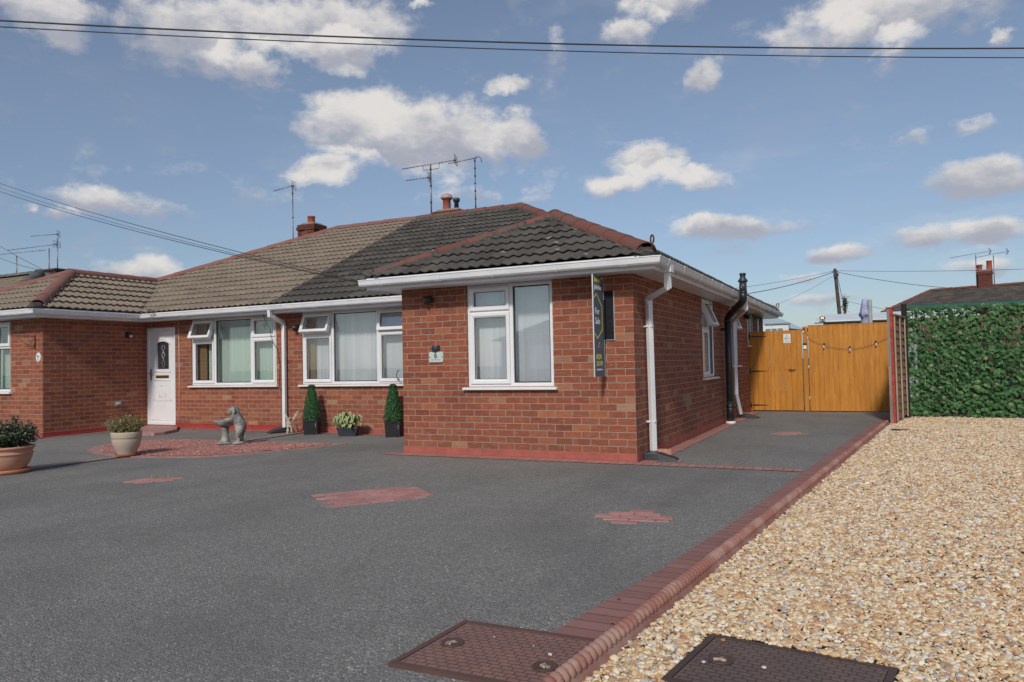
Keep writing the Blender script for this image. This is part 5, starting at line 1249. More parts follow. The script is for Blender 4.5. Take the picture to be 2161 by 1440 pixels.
# ------------------------------------------------------------------ twin wall flue on the side wall
FL = thing('flue_pipe', 'thick black stove flue rising beside the side windows past the gutter', 'flue', (.13, 5.6, 0))
fx, fy = .13, 5.60
mb = MB(); mb.tube([(fx, fy, .40), (fx, fy, 1.90)], .062, 22); mb.build('lower_pipe', MT['flue'], FL)
mb = MB(); mb.tube([(fx, fy, .05), (fx, fy, .42)], .068, 22); mb.tube([(fx, fy, .30), (fx, fy, .34)], .073, 22); mb.tube([(fx + .06, fy, .34), (fx + .12, fy + .02, .34)], .025, 8); mb.build('base_tee', MT['black'], FL)
mb = MB(); mb.tube([(fx, fy, .0), (fx, fy, .05)], .088, 22); mb.build('base_plate', MT['sill'], FL)
tx, ty, tz = .545, 4.78, 2.24
mb = MB(); mb.tube([(fx, fy, 1.80), (fx, fy, 1.93), (fx + .04, fy - .08, 1.99), (tx - .05, ty + .12, tz - .06), (tx, ty, tz), (tx, ty, tz + .12)], .064, 22); mb.build('offset_elbow', MT['black'], FL)
for q, d in (((fx, fy, 1.82), (0, 0, 1)), ((fx, fy, 1.9), (0, 0, 1)), ((tx, ty, tz + .11), (0, 0, 1)), (((fx + tx) / 2 + .0, (fy + ty) / 2 - .0, 2.09), ((tx - fx), (ty - fy), .24))):
    q = Vector(q); d = Vector(d).normalized(); mb = MB(); mb.tube([q - d * .012, q + d * .012], .069, 22); mb.build('locking_band', MT['flue'], FL)
mb = MB(); mb.tube([(tx, ty, tz + .11), (tx, ty, 2.52)], .062, 22); mb.tube([(tx - .02, ty - .04, 2.38), (tx - .02, ty - .04, 2.46)], .04, 10); mb.build('upper_pipe', MT['flue'], FL)
mb = MB(); mb.lathe((tx, ty, 2.52), [(.060, 0), (.082, .01), (.082, .03), (.048, .075), (.046, .12), (.056, .125), (.056, .155), (.04, .16), (.0, .16)], 22); mb.build('terminal', MT['anthracite'], FL)
mb = MB(); mb.cbox((.04, fy, 1.75), (.1, .05, .05)); mb.build('wall_bracket', MT['black'], FL)

# ------------------------------------------------------------------ drain shoes and loose bricks
def shoe(name, label, c, ang, L=.36):
    T = Matrix.Translation(c) @ Matrix.Rotation(RD(ang), 4, 'Z'); mb = MB()
    P_ = [(0, -.11, .0), (L * .45, -.11, 0), (L, -.07, 0), (L, .07, 0), (L * .45, .11, 0), (0, .11, 0)]
    Q_ = [(0, -.11, .085), (L * .45, -.10, .075), (L, -.065, .018), (L, .065, .018), (L * .45, .10, .075), (0, .11, .085)]
    mb.add([T @ Vector(p) for p in P_ + Q_], [(5, 4, 3, 2, 1, 0), (6, 7, 10, 11), (7, 8, 9, 10)] + [(i, (i + 1) % 6, (i + 1) % 6 + 6, i + 6) for i in range(6)])
    tag(mb.build(name, MT['anthracite'], bevel=.006), label, 'drain shoe', 'dark drain shoes under the downpipes')
shoe('drain_shoe', 'dark plastic drain shoe under the white downpipe at the extension corner', (.02, .33, .007), 0, .38)
shoe('drain_shoe', 'dark drain ramp at the foot of the downpipe between the two front windows', (-7.45, 2.26, .012), -100, .42)
shoe('drain_shoe', 'dark drain shoe beside the black flue near the gate', (.05, 7.1, .007), -15, .40)
def loose_brick(c, ang, label):
    mb = MB(); mb.cbox(c, (.20, .10, .065), Matrix.Rotation(RD(ang), 4, 'Z'), .8, bev=.006)
    tag(mb.build('loose_brick', MT['loose']), label, 'brick')
MT['loose'] = plain('pinkish_brick', (.50, .25, .17), .9, .2, 20, .2, bs=.5, bscale=50)
loose_brick((.17, .56, .07), 12, 'loose pinkish brick wedged behind the corner downpipe'); loose_brick((.17, 7.35, .05), -20, 'loose brick by the drain shoe near the gate')

# ------------------------------------------------------------------ foliage helpers
def leaf_cloud(mb, pts, size, droop=.0, shape='oval', tint=None, outward=None, seed=0):
    r_ = random.Random(seed)
    for i, p in enumerate(pts):
        p = Vector(p[:3]); s_ = size * r_.uniform(.65, 1.25)
        if outward is not None:
            nrm = (p - Vector(outward(p))).normalized() + Vector((r_.gauss(0, .55), r_.gauss(0, .55), r_.gauss(0, .55)))
        else: nrm = Vector((r_.gauss(0, 1), r_.gauss(0, 1), r_.gauss(.4, 1)))
        nrm.normalize(); t = nrm.cross(Vector((r_.gauss(0, 1), r_.gauss(0, 1), r_.gauss(0, 1)))).normalized(); b = nrm.cross(t)
        tt = tint(p, r_) if tint else r_.random()
        if shape == 'oval':
            mb.add([p - t * s_ * .5, p + b * s_ * .3 + nrm * s_ * .08, p + t * s_ * .5, p - b * s_ * .3 + nrm * s_ * .08], [(0, 1, 2), (0, 2, 3)], tt)
        else:
            mb.add([p - t * s_ * .5, p - t * s_ * .15 + b * s_ * .32, p + t * s_ * .5, p - t * s_ * .15 - b * s_ * .32], [(0, 1, 2), (0, 2, 3)], tt)
def topiary(c, label, seed):
    r_ = random.Random(seed); root = thing('topiary_tree', label, 'topiary', (c[0], c[1], 0), 'artificial topiary cones by the front wall')
    a = RD(26); ca, sa = math.cos(a), math.sin(a); mb = MB()
    def sq(h, z): return [(c[0] + ca * x - sa * y, c[1] + sa * x + ca * y, z) for x, y in ((-h, -h), (h, -h), (h, h), (-h, h))]
    vs = sq(.118, .0) + sq(.132, .275) + sq(.120, .275) + sq(.118, .245); mb.add(vs, [(3, 2, 1, 0)] + [(k * 4 + i, k * 4 + (i + 1) % 4, (k + 1) * 4 + (i + 1) % 4, (k + 1) * 4 + i) for k in range(3) for i in range(4)] + [(12, 13, 14, 15)]); mb.build('planter_pot', MT['black'], root)
    mb = MB(); mb.lathe((c[0], c[1], .25), [(.115, 0), (.120, .06), (.115, .2), (.085, .42), (.055, .58), (.02, .615), (0, .62)], 14); core = mb.build('foliage_core', MT['core'], root)
    pts = []
    for k in range(5200):
        z = .25 + .64 * (r_.random() ** .9); f = (z - .25) / .64; R_ = .150 * (1 - f) ** .72 + .028
        if z < .30: R_ *= .93
        an = r_.random() * 6.283; R_ *= (1 + .05 * math.sin(an * 5 + z * 22) + .04 * r_.gauss(0, 1)); R_ *= r_.uniform(.84, 1.0); pts.append((c[0] + R_ * math.cos(an), c[1] + R_ * math.sin(an), z))
    for k in range(500): an = r_.random() * 6.28; R_ = .062 * r_.random() ** .5; pts.append((c[0] + R_ * math.cos(an), c[1] + R_ * math.sin(an), .885 - R_ * .35 + r_.gauss(0, .006)))
    mb = MB(); leaf_cloud(mb, pts, .024, outward=lambda p: (c[0], c[1], p.z - .08), seed=seed); mb.build('foliage', MT['topiary'], root)
    mb = MB(); mb.tube([(c[0] + .135, c[1] - .06, .26), (c[0] + .15, c[1] - .08, .16), (c[0] + .14, c[1] - .06, .12), (c[0] + .165, c[1] - .05, .01)], .003, 4); mb.build('light_cable', MT['silver'], root)
    return root
MT['core'] = plain('foliage_core', (.012, .04, .013), .9)
topiary((-6.615, 1.98), 'clipped artificial cone tree in a black pot beside the winged statue', 11)
topiary((-4.825, 1.96), 'clipped artificial cone tree in a black pot tight against the extension', 12)

# hosta planter
HP = thing('hosta_planter', 'variegated hosta in a dark trough under the right front window', 'planter', (-5.72, 1.88, 0))
a = RD(24); T = Matrix.Translation((-5.72, 1.88, 0)) @ Matrix.Rotation(a, 4, 'Z'); mb = MB()
def rg(hx, hy, z): return [T @ Vector((x * hx, y * hy, z)) for x, y in ((-1, -1), (1, -1), (1, 1), (-1, 1))]
vs = rg(.145, .085, 0) + rg(.175, .105, .125) + rg(.188, .115, .13) + rg(.188, .115, .155) + rg(.172, .10, .155) + rg(.165, .095, .12)
mb.add(vs, [(3, 2, 1, 0)] + [(k * 4 + i, k * 4 + (i + 1) % 4, (k + 1) * 4 + (i + 1) % 4, (k + 1) * 4 + i) for k in range(5) for i in range(4)] + [(20, 21, 22, 23)]); mb.build('trough', MT['anthracite'], HP, bevel=.004)
r_ = random.Random(5)
def blade(mb, base, dirv, L, Wd, lift, t0, t1):
    """arching leaf with a pale margin"""
    d = Vector(dirv).normalized(); sd = d.cross(Vector((0, 0, 1))).normalized(); n = 7; rows = []
    for k in range(n + 1):
        f = k / n; h = lift * math.sin(f * math.pi * .85) * L - .25 * L * f * f; w_ = Wd * math.sin(math.pi * min(1, f * .92 + .08)) ** .75
        p = Vector(base) + d * L * f + Vector((0, 0, h)); rows.append([p - sd * w_ + Vector((0, 0, .15 * w_)), p - sd * w_ * .55, p + Vector((0, 0, -.12 * w_)), p + sd * w_ * .55, p + sd * w_ + Vector((0, 0, .15 * w_))])
    for k in range(n):
        for q in range(4):
            mb.add([rows[k][q], rows[k][q + 1], rows[k + 1][q + 1], rows[k + 1][q]], [(0, 1, 2, 3)], t1 if q in (0, 3) else t0, True)
mb = MB()
for k in range(190):
    an = r_.random() * 6.283; f = r_.random(); base = T @ Vector((r_.uniform(-.12, .12), r_.uniform(-.06, .06), .16 + .12 * (1 - f)))
    pale = r_.random() < .45
    blade(mb, base, (math.cos(an), math.sin(an) - .25, 0), r_.uniform(.10, .21), r_.uniform(.028, .048), r_.uniform(.15, .9), (.62 if pale else .2) + r_.uniform(-.1, .1), .9 if not pale else .55 + r_.uniform(0, .4))
mb.build('hosta_leaves', MT['hosta'], HP)

# plant pots
PA = thing('plant_pot', 'large terracotta pot with a dark shrub at the far left edge', 'plant pot', (-6.94, -3.08, 0))
c = (-6.94, -3.08, 0)
mb = MB(); mb.lathe((c[0], c[1], .0), [(.16, .0), (.235, .005), (.262, .05), (.25, .052), (.225, .03), (.0, .03)], 36, .1); mb.build('saucer', MT['terracotta'], PA)
mb = MB(); mb.lathe((c[0], c[1], .03), [(.165, 0), (.20, .03), (.245, .10), (.268, .17), (.272, .20), (.280, .203), (.280, .212), (.270, .217), (.272, .25), (.281, .256), (.292, .268), (.300, .285), (.290, .296), (.270, .295), (.262, .27), (.0, .265)], 40, .5); mb.build('pot', MT['terracotta'], PA)
mb = MB(); mb.lathe((c[0], c[1], .285), [(.262, 0), (.2, .012), (.0, .018)], 24); mb.build('compost', MT['soil'], PA)
r_ = random.Random(21); stems = MB(); lv = MB()
for k in range(120):
    an = r_.random() * 6.283; sp = r_.random() ** .6; L = r_.uniform(.18, .42); b0 = Vector((c[0] + .12 * r_.random() * math.cos(an), c[1] + .12 * r_.random() * math.sin(an), .29))
    tip = Vector((c[0] + (.05 + .30 * sp) * math.cos(an), c[1] + (.05 + .30 * sp) * math.sin(an), .30 + L * (1.05 - .55 * sp))); mid = b0.lerp(tip, .5) + Vector((0, 0, .03))
    stems.tube([b0, mid, tip], .004, 4, rr=[.005, .004, .002])
    pts = []
    for q in range(30): f = .25 + .8 * r_.random(); pts.append(b0.lerp(tip, f) + Vector((r_.gauss(0, .022), r_.gauss(0, .022), r_.gauss(0, .02))))
    leaf_cloud(lv, pts, .036, shape='lance', seed=k, tint=lambda p, r: min(1, max(0, r.gauss(.45, .2))) if r.random() > .07 else 1.0)
stems.build('stems', MT['pole'], PA); lv.build('foliage', MT['shrub_d'], PA)
PA.scale = (.99, .99, 1.0)
PB = thing('plant_pot', 'cream pot with a yellowish variegated shrub on the tip of the slate bed', 'plant pot', (-6.99, -1.44, 0))
c = (-6.99, -1.44, 0)
mb = MB(); mb.lathe((c[0], c[1], .01), [(.12, 0), (.158, .004), (.163, .035), (.155, .037), (.145, .02), (.0, .02)], 32, .2); mb.build('saucer', MT['pot_clay'], PB)
mb = MB(); mb.lathe((c[0], c[1], .03), [(.130, 0), (.134, .02), (.152, .06), (.185, .12), (.207, .18), (.212, .225), (.208, .245), (.217, .25), (.218, .262), (.221, .29), (.224, .325), (.216, .335), (.200, .333), (.195, .29), (.0, .285)], 36, .5); mb.build('pot', MT['cream'], PB)
mb = MB(); mb.lathe((c[0], c[1], .30), [(.195, 0), (.1, .01), (.0, .012)], 24); mb.build('compost', MT['soil'], PB)
r_ = random.Random(31); stems = MB(); lv = MB()
for k in range(150):
    an = r_.random() * 6.283; sp = r_.random() ** .55; L = r_.uniform(.15, .36); b0 = Vector((c[0] + .10 * r_.random() * math.cos(an), c[1] + .10 * r_.random() * math.sin(an), .30))
    tip = Vector((c[0] + (.03 + .25 * sp) * math.cos(an), c[1] + (.03 + .25 * sp) * math.sin(an), .32 + L * (1.0 - .42 * sp)))
    stems.tube([b0, b0.lerp(tip, .5) + Vector((0, 0, .02)), tip], .003, 4, rr=[.004, .003, .0015])
    pts = [b0.lerp(tip, .2 + .85 * r_.random()) + Vector((r_.gauss(0, .016), r_.gauss(0, .016), r_.gauss(0, .014))) for q in range(32)]
    leaf_cloud(lv, pts, .026, seed=k, tint=lambda p, r: min(.9, max(0, r.gauss(.55, .25))) if r.random() > .08 else 1.0)
stems.build('stems', MT['pole'], PB); lv.build('foliage', MT['shrub_y'], PB)

for ob in [PB] + [o for o in bpy.data.objects if o.parent == PB]:
    if ob is PB: ob.scale = (.90, .90, .96)
# ------------------------------------------------------------------ statues
def skin(name, chains, mtl, parent, sub=2, rough=0.0, post=None):
    """chains: list of [(x, y, z, r), ...]; points with equal coordinates are welded"""
    idx = {}; vs = []; rad = []; ed = []
    for ch in chains:
        pv = None
        for x, y, z, r in ch:
            k = (round(x, 4), round(y, 4), round(z, 4))
            if k not in idx: idx[k] = len(vs); vs.append((x, y, z)); rad.append(r)
            if pv is not None and pv != idx[k]: ed.append((pv, idx[k]))
            pv = idx[k]
    me = bpy.data.meshes.new(name); me.from_pydata(vs, ed, []); o = bpy.data.objects.new(name, me); COL.objects.link(o)
    sk = o.modifiers.new('skin', 'SKIN'); sk.use_smooth_shade = True
    for i, sv in enumerate(me.skin_vertices[0].data): sv.radius = (rad[i], rad[i]); sv.use_root = (i == 0)
    sb = o.modifiers.new('sub', 'SUBSURF'); sb.levels = sub; sb.render_levels = sub
    dg = bpy.context.evaluated_depsgraph_get(); m2 = bpy.data.meshes.new_from_object(o.evaluated_get(dg)); bpy.data.objects.remove(o)
    if post: 
        for v in m2.vertices: v.co = post(v.co)
    m2.name = name; m2.materials.clear(); m2.materials.append(mtl)
    for p in m2.polygons: p.use_smooth = True
    return link(m2, name, parent)
# local frame: x = to the right as seen from the drive, y = away, z = up
DG = thing('dog_statue', 'grey stone dog standing with its paws on a bird bath, on the red slate', 'statue', (-6.60, .12, 0))
ex = Vector((.90, .436, 0)); ey = Vector((-.436, .90, 0)); o0 = Vector((-6.60, .12, .01))
def LP(x, y, z, r=None):
    q = o0 + ex * x + ey * y + Vector((0, 0, z)); return (q.x, q.y, q.z, r) if r is not None else q
mb = MB(); pts = []
for k in range(22): a = 6.283 * k / 22; rr_ = 1 + .08 * math.sin(3 * a + 1); q = LP(.0 + .225 * math.cos(a) * rr_, .115 * math.sin(a) * rr_, 0); pts.append((q.x, q.y))
mb.prism(pts, .0, .022)
for k, (x, y, r_1) in enumerate(((-.12, 0, .13), (.09, -.02, .10))): mb.lathe(LP(x, y, .018), [(r_1, 0), (r_1 * .98, .018), (r_1 * .7, .034), (0, .038)], 20)
mb.build('base', MT['stone'], DG, bevel=.01)
mb = MB(); mb.lathe(LP(-.115, 0, .04), [(.075, 0), (.066, .03), (.055, .08), (.050, .14), (.056, .20), (.066, .23), (.05, .25), (.0, .25)], 20); mb.build('pedestal', MT['stone'], DG)
mb = MB(); mb.lathe(LP(-.115, 0, .285), [(.05, 0), (.10, .012), (.145, .045), (.165, .085), (.172, .098), (.163, .106), (.150, .10), (.12, .075), (.06, .058), (.0, .055)], 30); mb.build('bowl', MT['stone'], DG)
hp, ch = LP(.10, .02, .27, .078), LP(.085, .01, .43, .080)
body = [[hp, LP(.118, .02, .35, .090), ch, LP(.060, .0, .495, .062), LP(.030, -.005, .555, .074), LP(.0, -.012, .565, .062), LP(-.030, -.022, .525, .045), LP(-.045, -.028, .480, .036)],
        [hp, LP(.145, .06, .20, .055), LP(.115, .065, .12, .036), LP(.135, .06, .06, .027), LP(.075, .055, .045, .025)],
        [hp, LP(.125, -.035, .20, .055), LP(.09, -.045, .12, .036), LP(.12, -.045, .06, .027), LP(.055, -.05, .045, .025)],
        [ch, LP(.035, -.07, .415, .036), LP(-.015, -.085, .398, .027), LP(-.06, -.08, .400, .025), LP(-.085, -.075, .398, .022)],
        [ch, LP(.045, .07, .42, .034), LP(-.005, .075, .40, .026), LP(-.055, .07, .40, .024)],
        [hp, LP(.175, .03, .22, .026), LP(.195, .03, .14, .018), LP(.192, .02, .07, .014)]]
db = skin('dog_body', body, MT['stone'], DG)
for s_, nm in ((-1, 'ear'), (1, 'ear')):
    skin('ear', [[LP(.035, -.005 + s_ * .055, .605, .018), LP(.052, -.005 + s_ * .078, .570, .028), LP(.060, -.005 + s_ * .084, .520, .030), LP(.052, -.005 + s_ * .078, .478, .016)]], MT['stone'], DG, 1)
    mb = MB(); mb.lathe(LP(-.046, -.018 + s_ * .034, .563), [(.0, -.006), (.006, -.003), (.007, 0), (.005, .004), (0, .006)], 8); mb.build('eye', MT['ink'], DG)
mb = MB(); mb.lathe(LP(-.078, -.032, .482), [(0, -.008), (.009, -.004), (.010, 0), (.007, .006), (0, .008)], 8); mb.build('nose', plain('worn_stone_nose', (.13, .13, .12), .8), DG)
skin('bird', [[LP(-.10, .03, .395, .014), LP(-.12, .03, .40, .020), LP(-.145, .03, .392, .010), LP(-.165, .03, .388, .005)], [LP(-.10, .03, .395, .014), LP(-.085, .03, .408, .011)]], MT['stone'], DG, 1)

FY = thing('fairy_statue', 'small pale winged figure statue between the downpipe and the left cone tree', 'statue', (-7.12, 1.93, 0))
o0 = Vector((-7.10, 1.93, .0))
MT['fairy'] = plain('pale_resin', (.40, .36, .29), .85, .35, 22, .2, bs=.5, bscale=50)
mb = MB()
rr_ = random.Random(8)
for k in range(16):
    q = LP(rr_.gauss(.02, .035), rr_.gauss(0, .03), .02 + .05 * rr_.random()); s_ = rr_.uniform(.02, .04)
    bm = bmesh.new(); bmesh.ops.create_icosphere(bm, subdivisions=1, radius=s_); bm.verts.index_update(); mb.add([v.co + q for v in bm.verts], [[v.index for v in f.verts] for f in bm.faces], .5, True); bm.free()
mb.build('rocky_base', MT['fairy'], FY)
skin('figure', [[LP(.0, 0, .13, .040), LP(-.015, 0, .19, .030), LP(-.02, 0, .235, .026), LP(-.005, -.005, .262, .014), LP(.015, -.01, .285, .026), LP(.022, -.012, .305, .018)],
     [LP(.0, 0, .13, .040), LP(.045, -.045, .14, .022), LP(.055, -.06, .08, .015), LP(.07, -.075, .035, .012)], [LP(.0, 0, .13, .040), LP(-.02, -.05, .135, .022), LP(.0, -.08, .085, .014), LP(.01, -.085, .03, .012)],
     [LP(-.02, 0, .235, .026), LP(.02, -.035, .205, .012), LP(.05, -.045, .17, .010)], [LP(-.02, 0, .235, .026), LP(-.055, -.01, .19, .012), LP(-.06, -.02, .14, .010)]], MT['fairy'], FY)
def wing(pts, nm):
    mb = MB(); q = [LP(*p) for p in pts]; th = ey * .006; n = len(q); mb.add([p + th for p in q] + [p - th for p in q], [tuple(range(n)), tuple(range(2 * n - 1, n - 1, -1))] + [(i, i + n, (i + 1) % n + n, (i + 1) % n) for i in range(n)]); mb.build(nm, MT['fairy'], FY)
wing([(-.02, .03, .17), (-.06, .035, .25), (-.09, .04, .33), (-.10, .045, .40), (-.085, .045, .40), (-.05, .04, .32), (-.01, .03, .25)], 'wing')
wing([(.0, .03, .20), (.05, .035, .29), (.10, .045, .36), (.135, .05, .415), (.155, .05, .41), (.14, .05, .355), (.09, .04, .27), (.03, .03, .21)], 'wing')

# ------------------------------------------------------------------ gates across the side drive
G1 = thing('side_gate', 'golden stained boarded gate with black strap hinges beside the bungalow', 'gate', (-.02, 9.1, 0))
def boards(mb, x0, x1, y_, z0, z1a, z1b, bw, th=.02, gap=.004):
    n = max(1, round((x1 - x0) / bw)); w_ = (x1 - x0) / n
    for k in range(n):
        a, b = x0 + k * w_ + gap / 2, x0 + (k + 1) * w_ - gap / 2; j = random.uniform(-.0015, .0015); f0, f1 = k / n, (k + 1) / n
        za, zb = z1a + (z1b - z1a) * f0, z1a + (z1b - z1a) * f1; c = .003
        vs = [(a, y_ + j, z0), (a + c, y_ - c + j, z0), (b - c, y_ - c + j, z0), (b, y_ + j, z0), (b, y_ + th, z0), (a, y_ + th, z0)]
        vs = vs + [(x, y, za + (zb - za) * (x - a) / (b - a)) for x, y, z in vs]; mb.add(vs, [(5, 4, 3, 2, 1, 0), (6, 7, 8, 9, 10, 11)] + [(i, (i + 1) % 6, (i + 1) % 6 + 6, i + 6) for i in range(6)], random.random())
mb = MB(); boards(mb, .055, 1.125, 9.08, .025, 1.80, 1.815, .118); mb.build('gate_boards', MT['gate'], G1)
mb = MB(); mb.cbox((.012, 9.10, .91), (.075, .075, 1.80)); mb.build('hinge_post', MT['gate'], G1, bevel=.004)
mb = MB()
for z in (.25, .95, 1.60): mb.box(.06, 9.10, z - .05, 1.12, 9.13, z + .05)
mb.build('rear_ledges', MT['gate'], G1)
for z in (.139, .906, 1.690):
    mb = MB(); q = [(.02, z - .017), (.36, z - .005), (.385, z), (.36, z + .007), (.02, z + .019)]; n = 5
    mb.add([(x, 9.071, zz) for x, zz in q] + [(x, 9.077, zz) for x, zz in q], [tuple(range(n)), tuple(range(2 * n - 1, n - 1, -1))] + [(i, (i + 1) % n, (i + 1) % n + n, i + n) for i in range(n)])
    mb.cbox((.0, 9.058, z), (.035, .012, .115)); mb.tube([(.022, 9.066, z - .035), (.022, 9.066, z + .035)], .009, 7); mb.build('strap_hinge', MT['black'], G1)
mb = MB(); mb.tube([(.83, 9.075, .925), (.86, 9.04, .915), (.93, 9.04, .915), (.97, 9.075, .93)], .007, 6); mb.tube([(.81, 9.073, .928), (.99, 9.073, .928)], .007, 5); mb.build('pull_handle', MT['black'], G1)
CS = thing('warning_sign', 'white camera warning sign with a triangle on the golden gate', 'sign', (.82, 9.07, 1.6))
mb = MB(); mb.cbox((.815, 9.068, 1.625), (.150, .006, .205)); mb.build('sign_plate', MT['sill'], CS)
mb = MB(); tri = [Vector((.815 + x, 9.064, 1.625 + z)) for x, z in ((-.055, -.015), (.055, -.015), (0, .083))]
for a, b in zip(tri, tri[1:] + tri[:1]): mb.tube([a, b], .0032, 4)
mb.tube([(.795, 9.064, 1.632), (.825, 9.064, 1.645)], .007, 5); mb.tube([(.79, 9.064, 1.622), (.797, 9.064, 1.634)], .0035, 4); mb.build('camera_symbol', MT['ink'], CS)
mb = MB()
for z, L in ((1.578, .055), (1.560, .05), (1.544, .052)): mb.cbox((.815, 9.0646, z), (L * 2, .001, .006))
mb.build('small_print', MT['grey_wall'], CS)
G2 = thing('boarded_gate', 'wide golden stained boarded panel gate right of the hinged gate', 'gate', (1.2, 9.1, 0))
mb = MB(); mb.cbox((1.192, 9.10, .945), (.098, .09, 1.87)); mb.build('latch_post', MT['gate'], G2, bevel=.004)
mb = MB(); boards(mb, 1.255, 3.16, 9.085, .02, 1.885, 1.885, .098, .02, .0015); mb.build('gate_boards', MT['gate2'], G2)
mb = MB(); mb.box(1.25, 9.075, 1.887, 3.16, 9.125, 1.905); mb.build('capping', MT['gate2'], G2)
mb = MB()
for z in (.2, .95, 1.7): mb.box(1.25, 9.107, z - .05, 3.15, 9.14, z + .05)
mb.build('rear_rails', MT['gate'], G2)
for z in (.30, .98, 1.62):
    mb = MB(); mb.tube([(1.25, 9.066, z - .035), (1.25, 9.066, z + .035)], .012, 7); mb.build('hinge', MT['silver'], G2)
for x in (2.02, 2.17):
    mb = MB(); mb.cbox((x, 9.10, 1.910), (.06, .03, .02)); mb.build('fixing', MT['cable'], G2)
KB = thing('key_box', 'small white key box with black top on the post between the gates', 'key box', (1.19, 9.05, 1.4))
mb = MB(); mb.cbox((1.187, 9.04, 1.425), (.062, .03, .09), bev=.004); mb.build('box', MT['sill'], KB); mb = MB(); mb.cbox((1.187, 9.038, 1.492), (.075, .04, .05), bev=.006); mb.build('lid', MT['black'], KB)
SLT = thing('string_lights', 'string of clear bulbs draped across the right hand gate', 'string lights', (2, 9.03, 1.5))
cp = [(1.17, 9.04, 1.83)] + [(1.30 + .115 * k, 9.045, 1.66 - .30 * math.sin(math.pi * min(1, (k + .8) / 15.0)) ** .8 * (1 if k < 15 else 1) + .0) for k in range(14)] + [(2.90, 9.045, 1.66)]
mb = MB(); mb.tube(cp, .0035, 5); mb.build('flex', MT['cable'], SLT)
for x, z, tl in ((1.18, 1.80, -.03), (1.585, 1.455, -.02), (2.088, 1.372, 0), (2.59, 1.475, .015)):
    mb = MB(); mb.tube([(x, 9.04, z + .045), (x + tl * .3, 9.035, z)], .019, 8); s_ = mb.build('lamp_socket', MT['black'], SLT)
    mb = MB(); mb.lathe((x + tl * .6, 9.032, z - .075), [(0, 0), (.012, .006), (.019, .03), (.017, .055), (.010, .075)], 10); mb.build('bulb', MT['bulb'] if 'bulb' in MT else MT.setdefault('bulb', plain('clear_bulb', (.65, .60, .58), .15)), SLT)

# ------------------------------------------------------------------ fence, posts and the leafy screen
fd = Vector((.17, .985, 0)).normalized(); fn = Vector((fd.y, -fd.x, 0))
f0 = Vector((2.83, 6.10, 0))
RP = thing('fence_post', 'tall two-tone fence post, half red paint and half bare wood, by the gates', 'post', f0)
def pbox(mb, a, w_, d_, z0, z1, t=.5):
    a = Vector(a); vs = [a + fd * x + fn * y + Vector((0, 0, z)) for z in (z0, z1) for y in (-w_ / 2, w_ / 2) for x in (-d_ / 2, d_ / 2)]
    mb.add(vs, [(0, 2, 3, 1), (4, 5, 7, 6), (0, 1, 5, 4), (2, 6, 7, 3), (0, 4, 6, 2), (1, 3, 7, 5)], t)
mb = MB(); pbox(mb, f0 - fn * .032, .045, .09, -.05, 2.02); mb.build('bare_half', MT['greywood'], RP)
mb = MB(); pbox(mb, f0 + fn * .012, .042, .094, -.05, 2.02); mb.build('red_half', MT['redpost'], RP)
mb = MB(); pbox(mb, f0 - fn * .01, .12, .12, 2.022, 2.045); mb.build('post_cap', MT['redpost'], RP)
FP = thing('lap_fence_panel', 'weathered brown overlapping fence panel between the red post and black post', 'fence', f0 + fd * .9)
pa = f0 + fd * .06; Lp = 1.30
mb = MB(); nb = 14
for k in range(nb):
    z0 = .08 + k * .130; a = pa; b = pa + fd * Lp; r1_ = random.uniform(-.008, .008)
    lo, hi = fn * .030, fn * .006
    vs = [a + lo + Vector((0, 0, z0 + r1_)), b + lo + Vector((0, 0, z0 - r1_)), b + hi + Vector((0, 0, z0 + .145)), a + hi + Vector((0, 0, z0 + .145)), a + lo - fn * .012 + Vector((0, 0, z0 + r1_)), b + lo - fn * .012 + Vector((0, 0, z0 - r1_)), b + hi - fn * .012 + Vector((0, 0, z0 + .145)), a + hi - fn * .012 + Vector((0, 0, z0 + .145))]
    mb.add(vs, [(0, 1, 2, 3), (7, 6, 5, 4), (0, 4, 5, 1), (3, 2, 6, 7), (0, 3, 7, 4), (1, 5, 6, 2)], random.random())
mb.build('lap_boards', MT['fence'], FP)
for k, s_ in enumerate((.02, .60, 1.18)):
    mb = MB(); pbox(mb, pa + fd * (s_ + .02) + fn * .045, .022, .038, .05, 1.90); mb.build('batten', MT['batten'], FP)
mb = MB(); vs = []; mb.add([pa + fn * y + Vector((0, 0, z)) for y, z in ((-.03, 1.90), (.06, 1.90), (.06, 1.93), (-.03, 1.93))] + [pa + fd * Lp + fn * y + Vector((0, 0, z)) for y, z in ((-.03, 1.90), (.06, 1.90), (.06, 1.93), (-.03, 1.93))], [(0, 1, 2, 3), (0, 4, 5, 1), (1, 5, 6, 2), (2, 6, 7, 3), (3, 7, 4, 0)]); mb.build('capping_rail', MT['fence'], FP)
FP2 = copy_tree(FP); FP2.location = f0 + fd * 2.42; FP2['label'] = 'second brown overlapping fence panel, mostly hidden behind the black post'
RP2 = copy_tree(RP); RP2.location = f0 + fd * 1.42 - fn * .03; RP2['label'] = 'short red fence post just behind the black post'
for o in (FP, FP2): o['group'] = 'overlapping fence panels along the drive'
for o in (RP, RP2): o['group'] = 'red fence posts'
bp = Vector((3.085, 7.43, 0))
BP = thing('metal_post', 'plain black metal post at the left end of the leafy screen', 'post', bp)
mb = MB(); mb.cbox(bp + Vector((0, 0, 1.075)), (.095, .08, 2.19)); mb.build('post', MT['black2'], BP, bevel=.004)
mb = MB(); mb.cbox(bp + Vector((0, 0, 2.173)), (.10, .085, .008)); mb.build('post_cap', MT['dmetal'], BP)

